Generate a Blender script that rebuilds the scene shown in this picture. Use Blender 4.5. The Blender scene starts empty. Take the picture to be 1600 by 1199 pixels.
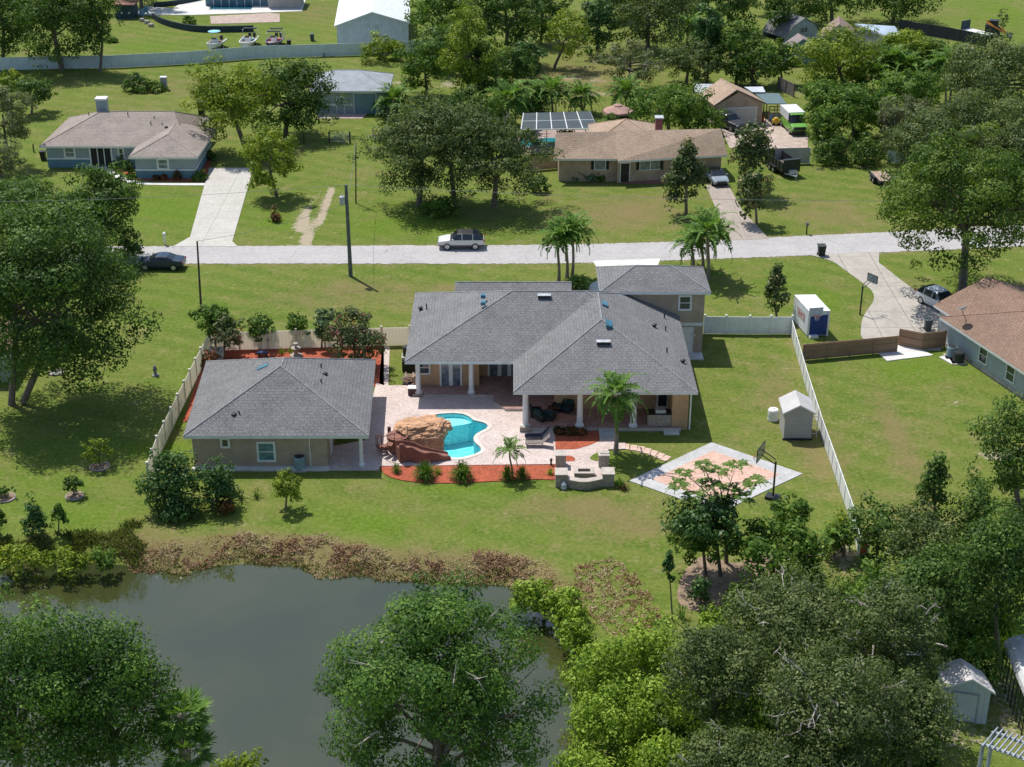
import bpy, bmesh, math, random
import numpy as np
from mathutils import Vector, Matrix
from mathutils.geometry import tessellate_polygon

sc = bpy.context.scene
COL = sc.collection
rad = math.radians

# ------------------------------------------------------------------ camera, sky, sun
F, PIT, CH = 2400.0, rad(25.5), 55.0           # focal length (photo pixels), pitch below horizon, height (m)
cam = bpy.data.cameras.new('camera')
cam.sensor_width = 36.0
cam.lens = F / 1600 * 36
cam.clip_start, cam.clip_end = 1.0, 5000.0
camo = bpy.data.objects.new('camera', cam)
COL.objects.link(camo)
camo.location = (0, 0, CH)
camo.rotation_euler = (math.pi / 2 - PIT, 0, 0)
sc.camera = camo

SUN = Vector((-0.32, 0.43, 1.0)).normalized()   # towards the sun
EL = math.asin(SUN.z)
ROT = math.atan2(SUN.x, SUN.y)
w = bpy.data.worlds.new('World')
sc.world = w
w.use_nodes = True
nt = w.node_tree
sky = nt.nodes.new('ShaderNodeTexSky')
sky.sky_type = 'NISHITA'
sky.sun_disc = False
sky.sun_elevation = EL
sky.sun_rotation = ROT
nt.links.new(sky.outputs[0], nt.nodes['Background'].inputs[0])
nt.nodes['Background'].inputs[1].default_value = 0.125
sl = bpy.data.lights.new('sun', 'SUN')
sl.energy = 4.3
sl.angle = rad(0.5)
sl.color = (1.0, 0.955, 0.88)
so = bpy.data.objects.new('sun', sl)
COL.objects.link(so)
so.rotation_euler = (-SUN).to_track_quat('-Z', 'Y').to_euler()
so.location = (0, 100, 90)
sc.view_settings.view_transform = 'Standard'
sc.view_settings.look = 'None'
sc.view_settings.exposure = 0.17
sc.view_settings.gamma = 1.0
try:
    sc.cycles.max_bounces = 6
    sc.cycles.diffuse_bounces = 3
    sc.cycles.glossy_bounces = 3
    sc.cycles.transparent_max_bounces = 8
    sc.cycles.use_denoising = True
except Exception:
    pass

# ------------------------------------------------------------------ geometry helpers
cP, sP = math.cos(PIT), math.sin(PIT)
def ray(px, py):
    u = (px - 800) / F; v = -(py - 599.5) / F
    return (u, cP + v * sP, -sP + v * cP)
def P(px, py, z=0.0):                            # point of the plane z seen at a photo position
    d = ray(px, py); t = (z - CH) / d[2]
    return Vector((d[0] * t, d[1] * t, z))
def PY(px, py, Y):                               # point of the upright plane y=Y
    d = ray(px, py); t = Y / d[1]
    return Vector((d[0] * t, Y, CH + d[2] * t))
def scl(p):
    return F / (p[1] * cP - (p[2] - CH) * sP)
def topz(y, ty):                                 # height at distance y seen at photo row ty
    k = (599.5 - ty) / F
    return y * (k * cP - sP) / (cP + k * sP) + CH

ORG = {}
def tag(o, label=None, cat=None, group=None, kind=None):
    if label: o['label'] = label
    if cat: o['category'] = cat
    if group: o['group'] = group
    if kind: o['kind'] = kind
    return o
def root(name, label, cat, loc=(0, 0, 0), rot=0.0, group=None, world=True):
    o = bpy.data.objects.new(name, None)
    o.empty_display_size = 0.3
    COL.objects.link(o)
    o.location = loc
    o.rotation_euler = (0, 0, rot)
    ORG[o.name] = Vector(loc) if world else Vector((0, 0, 0))
    return tag(o, label, cat, group)

class MB:
    def __init__(s):
        s.v = []; s.f = []; s.m = []
    def add(s, vs, fs, mi=0):
        n = len(s.v)
        s.v += [tuple(q) for q in vs]
        s.f += [tuple(i + n for i in f) for f in fs]
        s.m += [mi] * len(fs)
        return s
    def box(s, c, d, rz=0.0, mi=0, rx=0.0):
        M = Matrix.Rotation(rz, 3, 'Z') @ Matrix.Rotation(rx, 3, 'X')
        vs = [Vector(c) + M @ Vector((sx * d[0] / 2, sy * d[1] / 2, sz * d[2] / 2)) for sz in (-1, 1) for sx, sy in ((-1, -1), (1, -1), (1, 1), (-1, 1))]
        return s.add(vs, [(3, 2, 1, 0), (4, 5, 6, 7), (0, 1, 5, 4), (1, 2, 6, 5), (2, 3, 7, 6), (3, 0, 4, 7)], mi)
    def bb(s, x0, x1, y0, y1, z0, z1, mi=0):
        return s.box(((x0 + x1) / 2, (y0 + y1) / 2, (z0 + z1) / 2), (abs(x1 - x0), abs(y1 - y0), abs(z1 - z0)), 0, mi)
    def poly(s, pts, mi=0):
        return s.add(pts, [tuple(range(len(pts)))], mi)
    def prism(s, pts, z0, z1, mi=0, holes=(), bottom=False):
        loops = [[(p[0], p[1]) for p in pts]] + [[(p[0], p[1]) for p in h] for h in holes]
        tris = tessellate_polygon([[Vector((a, b, 0)) for a, b in l] for l in loops])
        flat = [q for l in loops for q in l]
        out = []
        for t in tris:
            a, b, c = (flat[i] for i in t)
            if (b[0] - a[0]) * (c[1] - a[1]) - (b[1] - a[1]) * (c[0] - a[0]) < 0: t = (t[0], t[2], t[1])
            out.append(tuple(t))
        s.add([(a, b, z1) for a, b in flat], out, mi)
        if bottom: s.add([(a, b, z0) for a, b in flat], [(t[0], t[2], t[1]) for t in out], mi)
        for k, l in enumerate(loops):
            ar = sum(l[i][0] * l[(i + 1) % len(l)][1] - l[(i + 1) % len(l)][0] * l[i][1] for i in range(len(l)))
            if (ar < 0) != (k > 0): l = l[::-1]
            for i in range(len(l)):
                a, b = l[i], l[(i + 1) % len(l)]
                s.add([(a[0], a[1], z0), (b[0], b[1], z0), (b[0], b[1], z1), (a[0], a[1], z1)], [(0, 1, 2, 3)], mi)
        return s
    def tube(s, pts, rs, n=8, mi=0, cap=True):
        pts = [Vector(p) for p in pts]
        if not hasattr(rs, '__len__'): rs = [rs] * len(pts)
        vs, fs = [], []
        for i, p in enumerate(pts):
            d = (pts[min(i + 1, len(pts) - 1)] - pts[max(i - 1, 0)])
            d = d.normalized() if d.length > 1e-9 else Vector((0, 0, 1))
            a = d.cross(Vector((0, 0, 1)) if abs(d.z) < 0.95 else Vector((1, 0, 0))).normalized()
            b = d.cross(a)
            for k in range(n):
                t = 2 * math.pi * k / n
                vs.append(p + (a * math.cos(t) + b * math.sin(t)) * rs[i])
        for i in range(len(pts) - 1):
            for k in range(n):
                fs.append((i * n + k, i * n + (k + 1) % n, (i + 1) * n + (k + 1) % n, (i + 1) * n + k))
        if cap:
            fs.append(tuple(range(n))[::-1]); fs.append(tuple((len(pts) - 1) * n + k for k in range(n)))
        return s.add(vs, fs, mi)
    def lathe(s, c, prof, n=16, mi=0):
        return s.tube([(c[0], c[1], c[2] + z) for r, z in prof], [r for r, z in prof], n, mi)
    def ball(s, c, r, nu=12, nv=8, mi=0):
        if not hasattr(r, '__len__'): r = (r, r, r)
        vs = [(c[0] + r[0] * math.cos(2 * math.pi * u / nu) * math.sin(math.pi * v / nv), c[1] + r[1] * math.sin(2 * math.pi * u / nu) * math.sin(math.pi * v / nv), c[2] - r[2] * math.cos(math.pi * v / nv)) for v in range(nv + 1) for u in range(nu)]
        return s.add(vs, [(v * nu + u, v * nu + (u + 1) % nu, (v + 1) * nu + (u + 1) % nu, (v + 1) * nu + u) for v in range(nv) for u in range(nu)], mi)
    def build(s, name, mats, parent=None, smooth=False, label=None):
        if not isinstance(mats, (list, tuple)): mats = [mats]
        V = np.array(s.v, dtype=np.float64).reshape(-1, 3)
        if parent is not None:
            off = np.array(ORG[parent.name]); loc = (0, 0, 0)
        else:
            off = np.array(((V[:, 0].min() + V[:, 0].max()) / 2, (V[:, 1].min() + V[:, 1].max()) / 2, V[:, 2].min())); loc = tuple(off)
        V = V - off
        me = bpy.data.meshes.new(name)
        me.from_pydata([tuple(q) for q in V], [], s.f)
        for m in mats: me.materials.append(m)
        me.polygons.foreach_set('material_index', s.m)
        if smooth: me.polygons.foreach_set('use_smooth', [True] * len(s.f))
        if len(s.f) < 60000:                      # uv in metres: u level, v up the slope
            ul = me.uv_layers.new(name='UVMap')
            uv = np.zeros((len(me.loops), 2))
            li = 0
            for f in s.f:
                a, b, c = V[f[0]], V[f[1]], V[f[2]]
                n = np.cross(b - a, c - a)
                if len(f) > 3: n = n + np.cross(c - a, V[f[3]] - a)
                L = math.sqrt(n.dot(n)) + 1e-12
                n = n / L
                if abs(n[2]) > 0.999: u = np.array((1.0, 0, 0))
                else:
                    u = np.array((-n[1], n[0], 0)); u /= math.sqrt(u.dot(u)) + 1e-12
                vv = np.cross(n, u)
                for i in f:
                    uv[li, 0] = V[i].dot(u); uv[li, 1] = V[i].dot(vv); li += 1
            ul.data.foreach_set('uv', uv.ravel())
        me.update()
        o = bpy.data.objects.new(name, me)
        COL.objects.link(o)
        o.location = loc
        if parent is not None:
            o.parent = parent
            ORG[o.name] = ORG[parent.name]
        else:
            ORG[o.name] = Vector(loc)
        if label: o['label'] = label
        return o

def copy_tree(o, parent=None):
    c = o.copy(); COL.objects.link(c)
    ORG[c.name] = ORG.get(o.name, Vector((0, 0, 0)))
    if parent is not None: c.parent = parent
    for ch in list(o.children): copy_tree(ch, c)
    return c

# ------------------------------------------------------------------ materials
MT = {}
def nd(t, typ, **kw):
    n = t.nodes.new('ShaderNode' + typ)
    for k, v in kw.items(): setattr(n, k, v)
    return n
def ramp(t, fac, stops):
    r = nd(t, 'ValToRGB')
    e = r.color_ramp.elements
    while len(e) < len(stops): e.new(0.5)
    for el, (p, c) in zip(e, stops):
        el.position = p; el.color = (*c, 1)
    t.links.new(fac, r.inputs[0])
    return r.outputs[0]
def mixc(t, fac, a, b, mode='MIX'):
    m = nd(t, 'MixRGB', blend_type=mode)
    for i, q in ((0, fac), (1, a), (2, b)):
        if hasattr(q, 'default_value') or hasattr(q, 'is_linked'): t.links.new(q, m.inputs[i])
        elif isinstance(q, (int, float)): m.inputs[i].default_value = q
        else: m.inputs[i].default_value = (*q, 1)
    return m.outputs[0]
def noise(t, vec, scale, detail=4, rough=0.55):
    n = nd(t, 'TexNoise')
    n.inputs['Scale'].default_value = scale; n.inputs['Detail'].default_value = detail; n.inputs['Roughness'].default_value = rough
    if vec is not None: t.links.new(vec, n.inputs['Vector'])
    return n.outputs['Fac']
def math_(t, op, a, b=None):
    m = nd(t, 'Math', operation=op)
    for i, q in ((0, a), (1, b)):
        if q is None: continue
        if isinstance(q, (int, float)): m.inputs[i].default_value = q
        else: t.links.new(q, m.inputs[i])
    return m.outputs[0]
def mk(name):
    m = bpy.data.materials.new(name); m.use_nodes = True
    t = m.node_tree
    return m, t, t.nodes['Principled BSDF']
def pm(name, col, rough=0.7, var=0.18, scale=2.0, metal=0.0, bump=0.0, spec=0.4, fine=0.0):
    """plain surface with mottled wear"""
    if name in MT: return MT[name]
    m, t, b = mk(name)
    g = nd(t, 'TexCoord')
    n = noise(t, g.outputs['Object'], scale, 5, 0.6)
    lo = tuple(c * (1 - var) for c in col); hi = tuple(min(1, c * (1 + var)) for c in col)
    c = ramp(t, n, [(0.38, lo), (0.62, hi)])
    if fine:
        n2 = noise(t, g.outputs['Object'], max(2.2, scale * 5), 4, 0.75)
        c = mixc(t, fine, c, ramp(t, n2, [(0.38, tuple(x * 0.5 for x in col)), (0.62, tuple(min(1, x * 1.5) for x in col))]))
    t.links.new(c, b.inputs['Base Color'])
    b.inputs['Roughness'].default_value = rough
    b.inputs['Metallic'].default_value = metal
    b.inputs['Specular IOR Level'].default_value = spec
    if bump:
        bn = nd(t, 'Bump'); bn.inputs['Strength'].default_value = bump
        t.links.new(noise(t, g.outputs['Object'], scale * 6, 4), bn.inputs['Height'])
        t.links.new(bn.outputs[0], b.inputs['Normal'])
    MT[name] = m
    return m
def bricks(name, c1, c2, mortar, bw, bh, msize=0.02, rough=0.85, big=0.25, speck=0.35, coord='UV'):
    """shingles, pavers and blocks laid in courses (uv in metres)"""
    m, t, b = mk(name)
    g = nd(t, 'TexCoord')
    v = g.outputs[coord]
    br = nd(t, 'TexBrick')
    t.links.new(v, br.inputs['Vector'])
    br.inputs['Scale'].default_value = 1.0
    br.inputs['Brick Width'].default_value = bw
    br.inputs['Row Height'].default_value = bh
    br.inputs['Mortar Size'].default_value = msize
    br.inputs['Mortar Smooth'].default_value = 0.3
    br.inputs['Color1'].default_value = (*c1, 1)
    br.inputs['Color2'].default_value = (*c2, 1)
    br.inputs['Mortar'].default_value = (*mortar, 1)
    n = noise(t, g.outputs['Object'], 0.5, 5, 0.65)
    c = mixc(t, big, br.outputs['Color'], ramp(t, n, [(0.36, tuple(x * 0.6 for x in c1)), (0.64, tuple(min(1, x * 1.35) for x in c2))]))
    n2 = noise(t, g.outputs['Object'], 9.0, 2, 0.8)
    c = mixc(t, speck, c, ramp(t, n2, [(0.35, tuple(x * 0.45 for x in c1)), (0.65, tuple(min(1, x * 1.6) for x in c2))]))
    t.links.new(c, b.inputs['Base Color'])
    b.inputs['Roughness'].default_value = rough
    b.inputs['Specular IOR Level'].default_value = 0.25
    bn = nd(t, 'Bump'); bn.inputs['Strength'].default_value = 0.5; bn.inputs['Distance'].default_value = 0.03
    t.links.new(br.outputs['Fac'], bn.inputs['Height']); bn.invert = True
    t.links.new(bn.outputs[0], b.inputs['Normal'])
    MT[name] = m
    return m
def leafmat(name, stops, rough=0.5, trans=0.27):
    m, t, b = mk(name)
    at = nd(t, 'Attribute', attribute_name='tone')
    c = ramp(t, at.outputs['Fac'], stops)
    t.links.new(c, b.inputs['Base Color'])
    b.inputs['Roughness'].default_value = rough
    b.inputs['Specular IOR Level'].default_value = 0.13
    tr = nd(t, 'BsdfTranslucent')
    t.links.new(mixc(t, 1.0, c, (1.5, 1.55, 0.6), 'MULTIPLY'), tr.inputs['Color'])
    mx = nd(t, 'MixShader'); mx.inputs[0].default_value = trans
    t.links.new(b.outputs[0], mx.inputs[1]); t.links.new(tr.outputs[0], mx.inputs[2])
    t.links.new(mx.outputs[0], t.nodes['Material Output'].inputs[0])
    MT[name] = m
    return m
def ribbed(name, col, axis=0, period=0.3, rough=0.4, metal=0.0, dark=0.7):
    """sheet metal or boards with lines every 'period' metres along uv"""
    m, t, b = mk(name)
    g = nd(t, 'TexCoord')
    sp = nd(t, 'SeparateXYZ'); t.links.new(g.outputs['UV'], sp.inputs[0])
    fr = math_(t, 'FRACT', math_(t, 'DIVIDE', sp.outputs[axis], period))
    line = math_(t, 'LESS_THAN', fr, 0.14)
    n = noise(t, g.outputs['Object'], 1.2, 5, 0.65)
    c = ramp(t, n, [(0.3, tuple(x * 0.85 for x in col)), (0.7, tuple(min(1, x * 1.1) for x in col))])
    c = mixc(t, line, c, tuple(x * dark for x in col))
    t.links.new(c, b.inputs['Base Color'])
    b.inputs['Roughness'].default_value = rough; b.inputs['Metallic'].default_value = metal
    MT[name] = m
    return m

white = pm('white paint', (0.78, 0.78, 0.76), 0.5, 0.06, 1.0)
trim = pm('white trim', (0.72, 0.73, 0.72), 0.5, 0.06, 1.5)
def slabs(name, col, bw, bh, var=.2, joint=.45, crack=.5, off=0.0):
    """poured slabs: control joints, cracks, stains"""
    m, t, b = mk(name)
    g = nd(t, 'TexCoord'); v = g.outputs['Object']
    br = nd(t, 'TexBrick'); t.links.new(v, br.inputs['Vector']); br.offset = off
    for k, x in (('Scale', 1.0), ('Brick Width', bw), ('Row Height', bh), ('Mortar Size', .035), ('Mortar Smooth', .2)): br.inputs[k].default_value = x
    br.inputs['Color1'].default_value = (*[c * .93 for c in col], 1); br.inputs['Color2'].default_value = (*[c * 1.05 for c in col], 1); br.inputs['Mortar'].default_value = (*[c * joint for c in col], 1)
    n = noise(t, v, .35, 6, .65); n2 = noise(t, v, 3.0, 5, .75)
    c = mixc(t, .55, br.outputs['Color'], ramp(t, n, [(.36, tuple(x * (1 - var) for x in col)), (.64, tuple(min(1, x * (1 + var * .6)) for x in col))]))
    c = mixc(t, .3, c, ramp(t, n2, [(.36, tuple(x * .62 for x in col)), (.64, tuple(min(1, x * 1.3) for x in col))]))
    c = mixc(t, br.outputs['Fac'], c, tuple(x * joint for x in col))
    vo = nd(t, 'TexVoronoi', feature='DISTANCE_TO_EDGE'); vo.inputs['Scale'].default_value = .16
    dm = nd(t, 'MixRGB', blend_type='ADD'); dm.inputs[0].default_value = .8; t.links.new(v, dm.inputs[1]); nn_ = nd(t, 'TexNoise'); nn_.inputs['Scale'].default_value = 1.6; nn_.inputs['Detail'].default_value = 4; t.links.new(v, nn_.inputs['Vector']); t.links.new(nn_.outputs['Color'], dm.inputs[2]); t.links.new(dm.outputs[0], vo.inputs['Vector'])
    ck = math_(t, 'LESS_THAN', vo.outputs['Distance'], .0028)
    c = mixc(t, math_(t, 'MULTIPLY', ck, crack * .55), c, tuple(x * .4 for x in col))
    t.links.new(c, b.inputs['Base Color']); b.inputs['Roughness'].default_value = .9; b.inputs['Specular IOR Level'].default_value = .2
    MT[name] = m
    return m
def translucent(name, col, base):
    m, t, b = mk(name); g = nd(t, 'TexCoord'); sp = nd(t, 'SeparateXYZ'); t.links.new(g.outputs['UV'], sp.inputs[0])
    line = math_(t, 'LESS_THAN', math_(t, 'FRACT', math_(t, 'DIVIDE', sp.outputs[0], .3)), .12)
    c = mixc(t, line, col, tuple(x * .85 for x in col)); t.links.new(c, b.inputs['Base Color']); b.inputs['Roughness'].default_value = .5
    tr = nd(t, 'BsdfTranslucent'); t.links.new(c, tr.inputs['Color']); mx = nd(t, 'MixShader'); mx.inputs[0].default_value = .62
    t.links.new(b.outputs[0], mx.inputs[1]); t.links.new(tr.outputs[0], mx.inputs[2]); t.links.new(mx.outputs[0], t.nodes['Material Output'].inputs[0]); MT[name] = m
    return m
vinyl = ribbed('white vinyl', (0.80, 0.81, 0.80), 0, 0.3, 0.45, 0, 0.86)
tan = pm('tan stucco', (0.50, 0.33, 0.19), 0.9, 0.1, 0.8, bump=0.2, fine=0.1)
taupe = pm('taupe stucco', (0.40, 0.32, 0.24), 0.9, 0.1, 0.8, bump=0.2, fine=0.1)
concrete = slabs('driveway concrete', (0.42, 0.39, 0.345), 3.2, 3.6, .32, .45, .6)
newcon = pm('fresh concrete', (0.62, 0.61, 0.58), 0.9, 0.1, 0.6, fine=0.1)
asphalt = slabs('pale worn asphalt', (0.425, 0.41, 0.405), 300, 2.45, .16, .82, .75)
dark = pm('dark metal', (0.025, 0.027, 0.03), 0.45, 0.2, 2.0)
blackp = pm('black plastic', (0.018, 0.018, 0.02), 0.5, 0.2, 2.0)
rubber = pm('tyre rubber', (0.02, 0.02, 0.02), 0.85, 0.2, 4.0)
alloy = pm('alloy rim', (0.45, 0.45, 0.46), 0.35, 0.15, 4.0, metal=0.6)
steel = pm('galvanised steel', (0.5, 0.52, 0.54), 0.45, 0.15, 3.0, metal=0.3)
glass = pm('window glass', (0.03, 0.045, 0.055), 0.08, 0.3, 0.8, spec=0.9)
carglass = pm('car glass', (0.012, 0.016, 0.022), 0.08, 0.2, 1.0, spec=0.8)
curtain = pm('curtained glass', (0.16, 0.2, 0.24), 0.12, 0.35, 2.5, spec=0.9)
bark = pm('grey bark', (0.17, 0.14, 0.115), 0.95, 0.35, 3.0, bump=0.6, fine=0.4)
deadwood = pm('bleached twigs', (0.42, 0.38, 0.34), 0.9, 0.25, 3.0)
palmbark = pm('palm bark', (0.24, 0.2, 0.16), 0.95, 0.3, 4.0, bump=0.5, fine=0.4)
polewood = pm('weathered pole wood', (0.10, 0.075, 0.055), 0.9, 0.3, 3.0)
mulchm = pm('red mulch', (0.35, 0.085, 0.042), 0.95, 0.3, 1.2, fine=0.6, bump=0.8)
sandy = pm('sandy soil', (0.42, 0.33, 0.24), 0.95, 0.25, 0.8, fine=0.4)
soil = pm('leaf litter soil', (0.25, 0.18, 0.12), 0.95, 0.35, 1.0, fine=0.5)
rockm = pm('artificial sandstone', (0.50, 0.29, 0.165), 0.9, 0.35, 1.6, bump=0.7, fine=0.35)
slidem = pm('brown slide gunite', (0.24, 0.105, 0.075), 0.8, 0.25, 1.2, bump=0.4, fine=0.2)
shingle = bricks('grey shingles', (0.135, 0.136, 0.139), (0.212, 0.213, 0.216), (0.074, 0.075, 0.077), 0.42, 0.27, 0.03, big=0.28, speck=0.38)
shinbrown = bricks('taupe shingles', (0.25, 0.21, 0.185), (0.35, 0.30, 0.27), (0.165, 0.14, 0.12), 0.42, 0.27, 0.03, big=0.28, speck=0.3)
shintan = bricks('tan shingles', (0.32, 0.23, 0.165), (0.44, 0.33, 0.245), (0.2, 0.145, 0.1), 0.42, 0.27, 0.03, big=0.28, speck=0.4)
shinred = bricks('red brown shingles', (0.20, 0.128, 0.092), (0.275, 0.185, 0.135), (0.13, 0.08, 0.06), 0.42, 0.27, 0.03, big=0.28, speck=0.35)
paver = bricks('pale pink pavers', (0.50, 0.39, 0.35), (0.64, 0.55, 0.51), (0.38, 0.30, 0.27), 0.3, 0.15, 0.012, big=0.25, speck=0.3)
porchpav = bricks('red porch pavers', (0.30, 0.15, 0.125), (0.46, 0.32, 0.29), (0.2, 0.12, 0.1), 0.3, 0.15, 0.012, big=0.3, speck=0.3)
greypav = bricks('grey border pavers', (0.40, 0.40, 0.40), (0.54, 0.54, 0.54), (0.36, 0.35, 0.34), 0.3, 0.15, 0.012, big=0.3, speck=0.25)
pinkpav = bricks('salmon court pavers', (0.52, 0.29, 0.21), (0.66, 0.46, 0.38), (0.42, 0.27, 0.21), 0.35, 0.2, 0.012, big=0.3, speck=0.35)
stone = bricks('stacked stone', (0.30, 0.26, 0.22), (0.46, 0.40, 0.34), (0.14, 0.12, 0.1), 0.35, 0.16, 0.02, big=0.3, speck=0.3)
woodfence = ribbed('brown fence boards', (0.34, 0.205, 0.13), 0, 0.15, 0.85, 0, 0.55)
greymetal = ribbed('white ribbed metal', (0.62, 0.68, 0.72), 0, 0.45, 0.4, 0, 0.8)
bluewall = ribbed('blue grey siding', (0.30, 0.37, 0.40), 1, 0.2, 0.7, 0, 0.85)
tealwall = pm('teal stucco', (0.12, 0.23, 0.29), 0.85, 0.08, 1.0)
siding = ribbed('grey shed siding', (0.40, 0.38, 0.36), 1, 0.22, 0.8, 0, 0.75)
OAK = leafmat('oak leaves', [(0.0, (0.034, 0.072, 0.019)), (0.5, (0.073, 0.140, 0.028)), (1.0, (0.159, 0.242, 0.056))])
LAUREL = leafmat('laurel oak leaves', [(0.0, (0.028, 0.072, 0.018)), (0.5, (0.071, 0.150, 0.027)), (1.0, (0.170, 0.282, 0.050))])
GREY = leafmat('live oak leaves', [(0.0, (0.042, 0.070, 0.024)), (0.5, (0.098, 0.142, 0.045)), (1.0, (0.215, 0.255, 0.10))])
BRIGHT = leafmat('bright green leaves', [(0.0, (0.035, 0.085, 0.014)), (0.5, (0.085, 0.165, 0.024)), (1.0, (0.20, 0.30, 0.055))])
SPREAD = leafmat('olive oak leaves', [(0.0, (0.032, 0.072, 0.014)), (0.5, (0.085, 0.155, 0.024)), (1.0, (0.210, 0.280, 0.055))])
WILLOW = leafmat('yellow green leaves', [(0.0, (0.095, 0.171, 0.020)), (0.5, (0.203, 0.310, 0.033)), (1.0, (0.365, 0.480, 0.075))])
GOLD = leafmat('golden green leaves', [(0.0, (0.077, 0.130, 0.014)), (0.5, (0.173, 0.243, 0.026)), (1.0, (0.347, 0.400, 0.053))])
DKGREEN = leafmat('dark glossy leaves', [(0.0, (0.023, 0.062, 0.017)), (0.5, (0.049, 0.116, 0.028)), (1.0, (0.132, 0.214, 0.062))], 0.4, 0.15)
BAREOAK = leafmat('sparse grey leaves', [(0.0, (0.068, 0.078, 0.037)), (0.5, (0.149, 0.186, 0.075)), (1.0, (0.270, 0.295, 0.163))])
MOSSY = leafmat('hanging moss', [(0.0, (0.11, 0.11, 0.095)), (0.5, (0.19, 0.18, 0.16)), (1.0, (0.28, 0.265, 0.235))], 0.9, 0.1)
SILVER = leafmat('silver green leaves', [(0.0, (0.068, 0.116, 0.056)), (0.5, (0.128, 0.202, 0.100)), (1.0, (0.230, 0.310, 0.175))])
MYRTLE = leafmat('myrtle leaves', [(0.0, (0.055, 0.085, 0.035)), (0.6, (0.12, 0.155, 0.065)), (0.93, (0.16, 0.17, 0.085)), (0.97, (0.34, 0.15, 0.13)), (1.0, (0.45, 0.07, 0.10))])
MAGN = leafmat('magnolia leaves', [(0.0, (0.030, 0.054, 0.018)), (0.5, (0.068, 0.109, 0.033)), (0.85, (0.135, 0.171, 0.056)), (1.0, (0.284, 0.232, 0.088))], 0.4, 0.15)
PALM = leafmat('palm fronds', [(0.0, (0.041, 0.093, 0.020)), (0.5, (0.095, 0.194, 0.033)), (1.0, (0.216, 0.341, 0.081))], 0.45, 0.3)
CROTON = leafmat('croton leaves', [(0.0, (0.03, 0.04, 0.012)), (0.5, (0.10, 0.075, 0.025)), (1.0, (0.30, 0.09, 0.05))])
REED = leafmat('dead reeds', [(0.0, (0.20, 0.095, 0.06)), (0.4, (0.36, 0.235, 0.145)), (0.8, (0.52, 0.41, 0.27)), (1.0, (0.24, 0.26, 0.09))], 0.9, 0.15)
WEED = leafmat('bank weeds', [(0.0, (0.06, 0.09, 0.02)), (0.5, (0.13, 0.16, 0.04)), (1.0, (0.26, 0.26, 0.09))], 0.8, 0.25)
# ------------------------------------------------------------------ terrain, pond, paving
def W2(pts, z=0.0): return [P(a, b, z).xy.to_tuple() for a, b in pts]
def smooth_loop(pts, k=6, closed=True):
    out = []; n = len(pts)
    rng_ = range(n) if closed else range(n - 1)
    for i in rng_:
        g = (lambda j: pts[j % n]) if closed else (lambda j: pts[max(0, min(n - 1, j))])
        p0, p1, p2, p3 = (np.array(g(i + d)) for d in (-1, 0, 1, 2))
        for q in range(k):
            t = q / k
            out.append(tuple(0.5 * (2 * p1 + (p2 - p0) * t + (2 * p0 - 5 * p1 + 4 * p2 - p3) * t * t + (3 * p1 - p0 - 3 * p2 + p3) * t ** 3)))
    if not closed: out.append(tuple(pts[-1]))
    return out
def sdist(X, Y, poly):                            # signed distance to a polygon, negative inside
    poly = np.array(poly); d = np.full(X.shape, 1e9); ins = np.zeros(X.shape, bool)
    for i in range(len(poly)):
        a = poly[i]; b = poly[(i + 1) % len(poly)]; ab = b - a
        t = np.clip(((X - a[0]) * ab[0] + (Y - a[1]) * ab[1]) / (ab @ ab + 1e-12), 0, 1)
        d = np.minimum(d, np.hypot(X - a[0] - t * ab[0], Y - a[1] - t * ab[1]))
        c = ((a[1] > Y) != (b[1] > Y))
        with np.errstate(divide='ignore', invalid='ignore'):
            xi = a[0] + (Y - a[1]) / (b[1] - a[1] + 1e-15) * ab[0]
        ins ^= c & (X < xi)
    return np.where(ins, -d, d)

WL = -0.8
pond_px = [(-150, 905), (0, 888), (90, 880), (190, 884), (270, 893), (350, 884), (440, 884), (520, 897), (620, 907), (720, 914), (790, 917), (835, 945), (880, 1005), (892, 1050), (888, 1100), (905, 1160), (890, 1225), (760, 1290), (480, 1265), (330, 1235), (120, 1300), (-150, 1330)]
pond = smooth_loop(W2(pond_px, WL), 5)
pool_z = [(640, 250), (740, 222), (860, 210), (980, 208), (1080, 222), (1150, 255), (1195, 292), (1265, 310), (1340, 332), (1378, 370), (1350, 405), (1270, 445), (1215, 485), (1198, 530), (1225, 580), (1280, 628), (1290, 675), (1230, 712), (1130, 745), (1020, 764), (920, 758), (850, 705), (770, 640), (720, 540), (670, 430), (600, 330)]
DZ = 0.10                                          # pool deck level
pool = smooth_loop(W2([(590 + a / 8, 620 + b / 8) for a, b in pool_z], DZ), 3)
pool = pool[::1]

def axis(segs, far):
    out = []
    for a, b, st in segs: out += list(np.arange(a, b, st))
    out.append(segs[-1][1])
    lo, hi = [], []; st = 8.0; v = out[0] - st
    while v > far[0]: lo.append(v); st *= 1.35; v -= st
    lo.append(far[0]); st = 8.0; v = out[-1] + st
    while v < far[1]: hi.append(v); st *= 1.35; v += st
    hi.append(far[1])
    return np.array(lo[::-1] + out + hi)
gx = axis([(-100, -45, 2.5), (-45, 42, 0.6), (42, 100, 2.5)], (-1500, 1500))
gy = axis([(50, 112, 0.6), (112, 182, 0.8), (182, 290, 2.0)], (-300, 2500))
X, Y = np.meshgrid(gx, gy)
d = sdist(X, Y, pond)
rs_ = np.random.default_rng(5)
t = np.clip((2.6 - d) / 2.6, 0, 1); t = t * t * (3 - 2 * t)
Z = np.where(d > 2.6, 0, np.where(d > 0, WL * t, WL - np.minimum(-d * 0.5, 1.6)))
pc = np.array(pool)
pb = (pc[:, 0].min() - 1.2, pc[:, 0].max() + 1.2, pc[:, 1].min() - 1.2, pc[:, 1].max() + 1.2)
Z = np.where((X > pb[0]) & (X < pb[1]) & (Y > pb[2]) & (Y < pb[3]), -2.6, Z)

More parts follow.
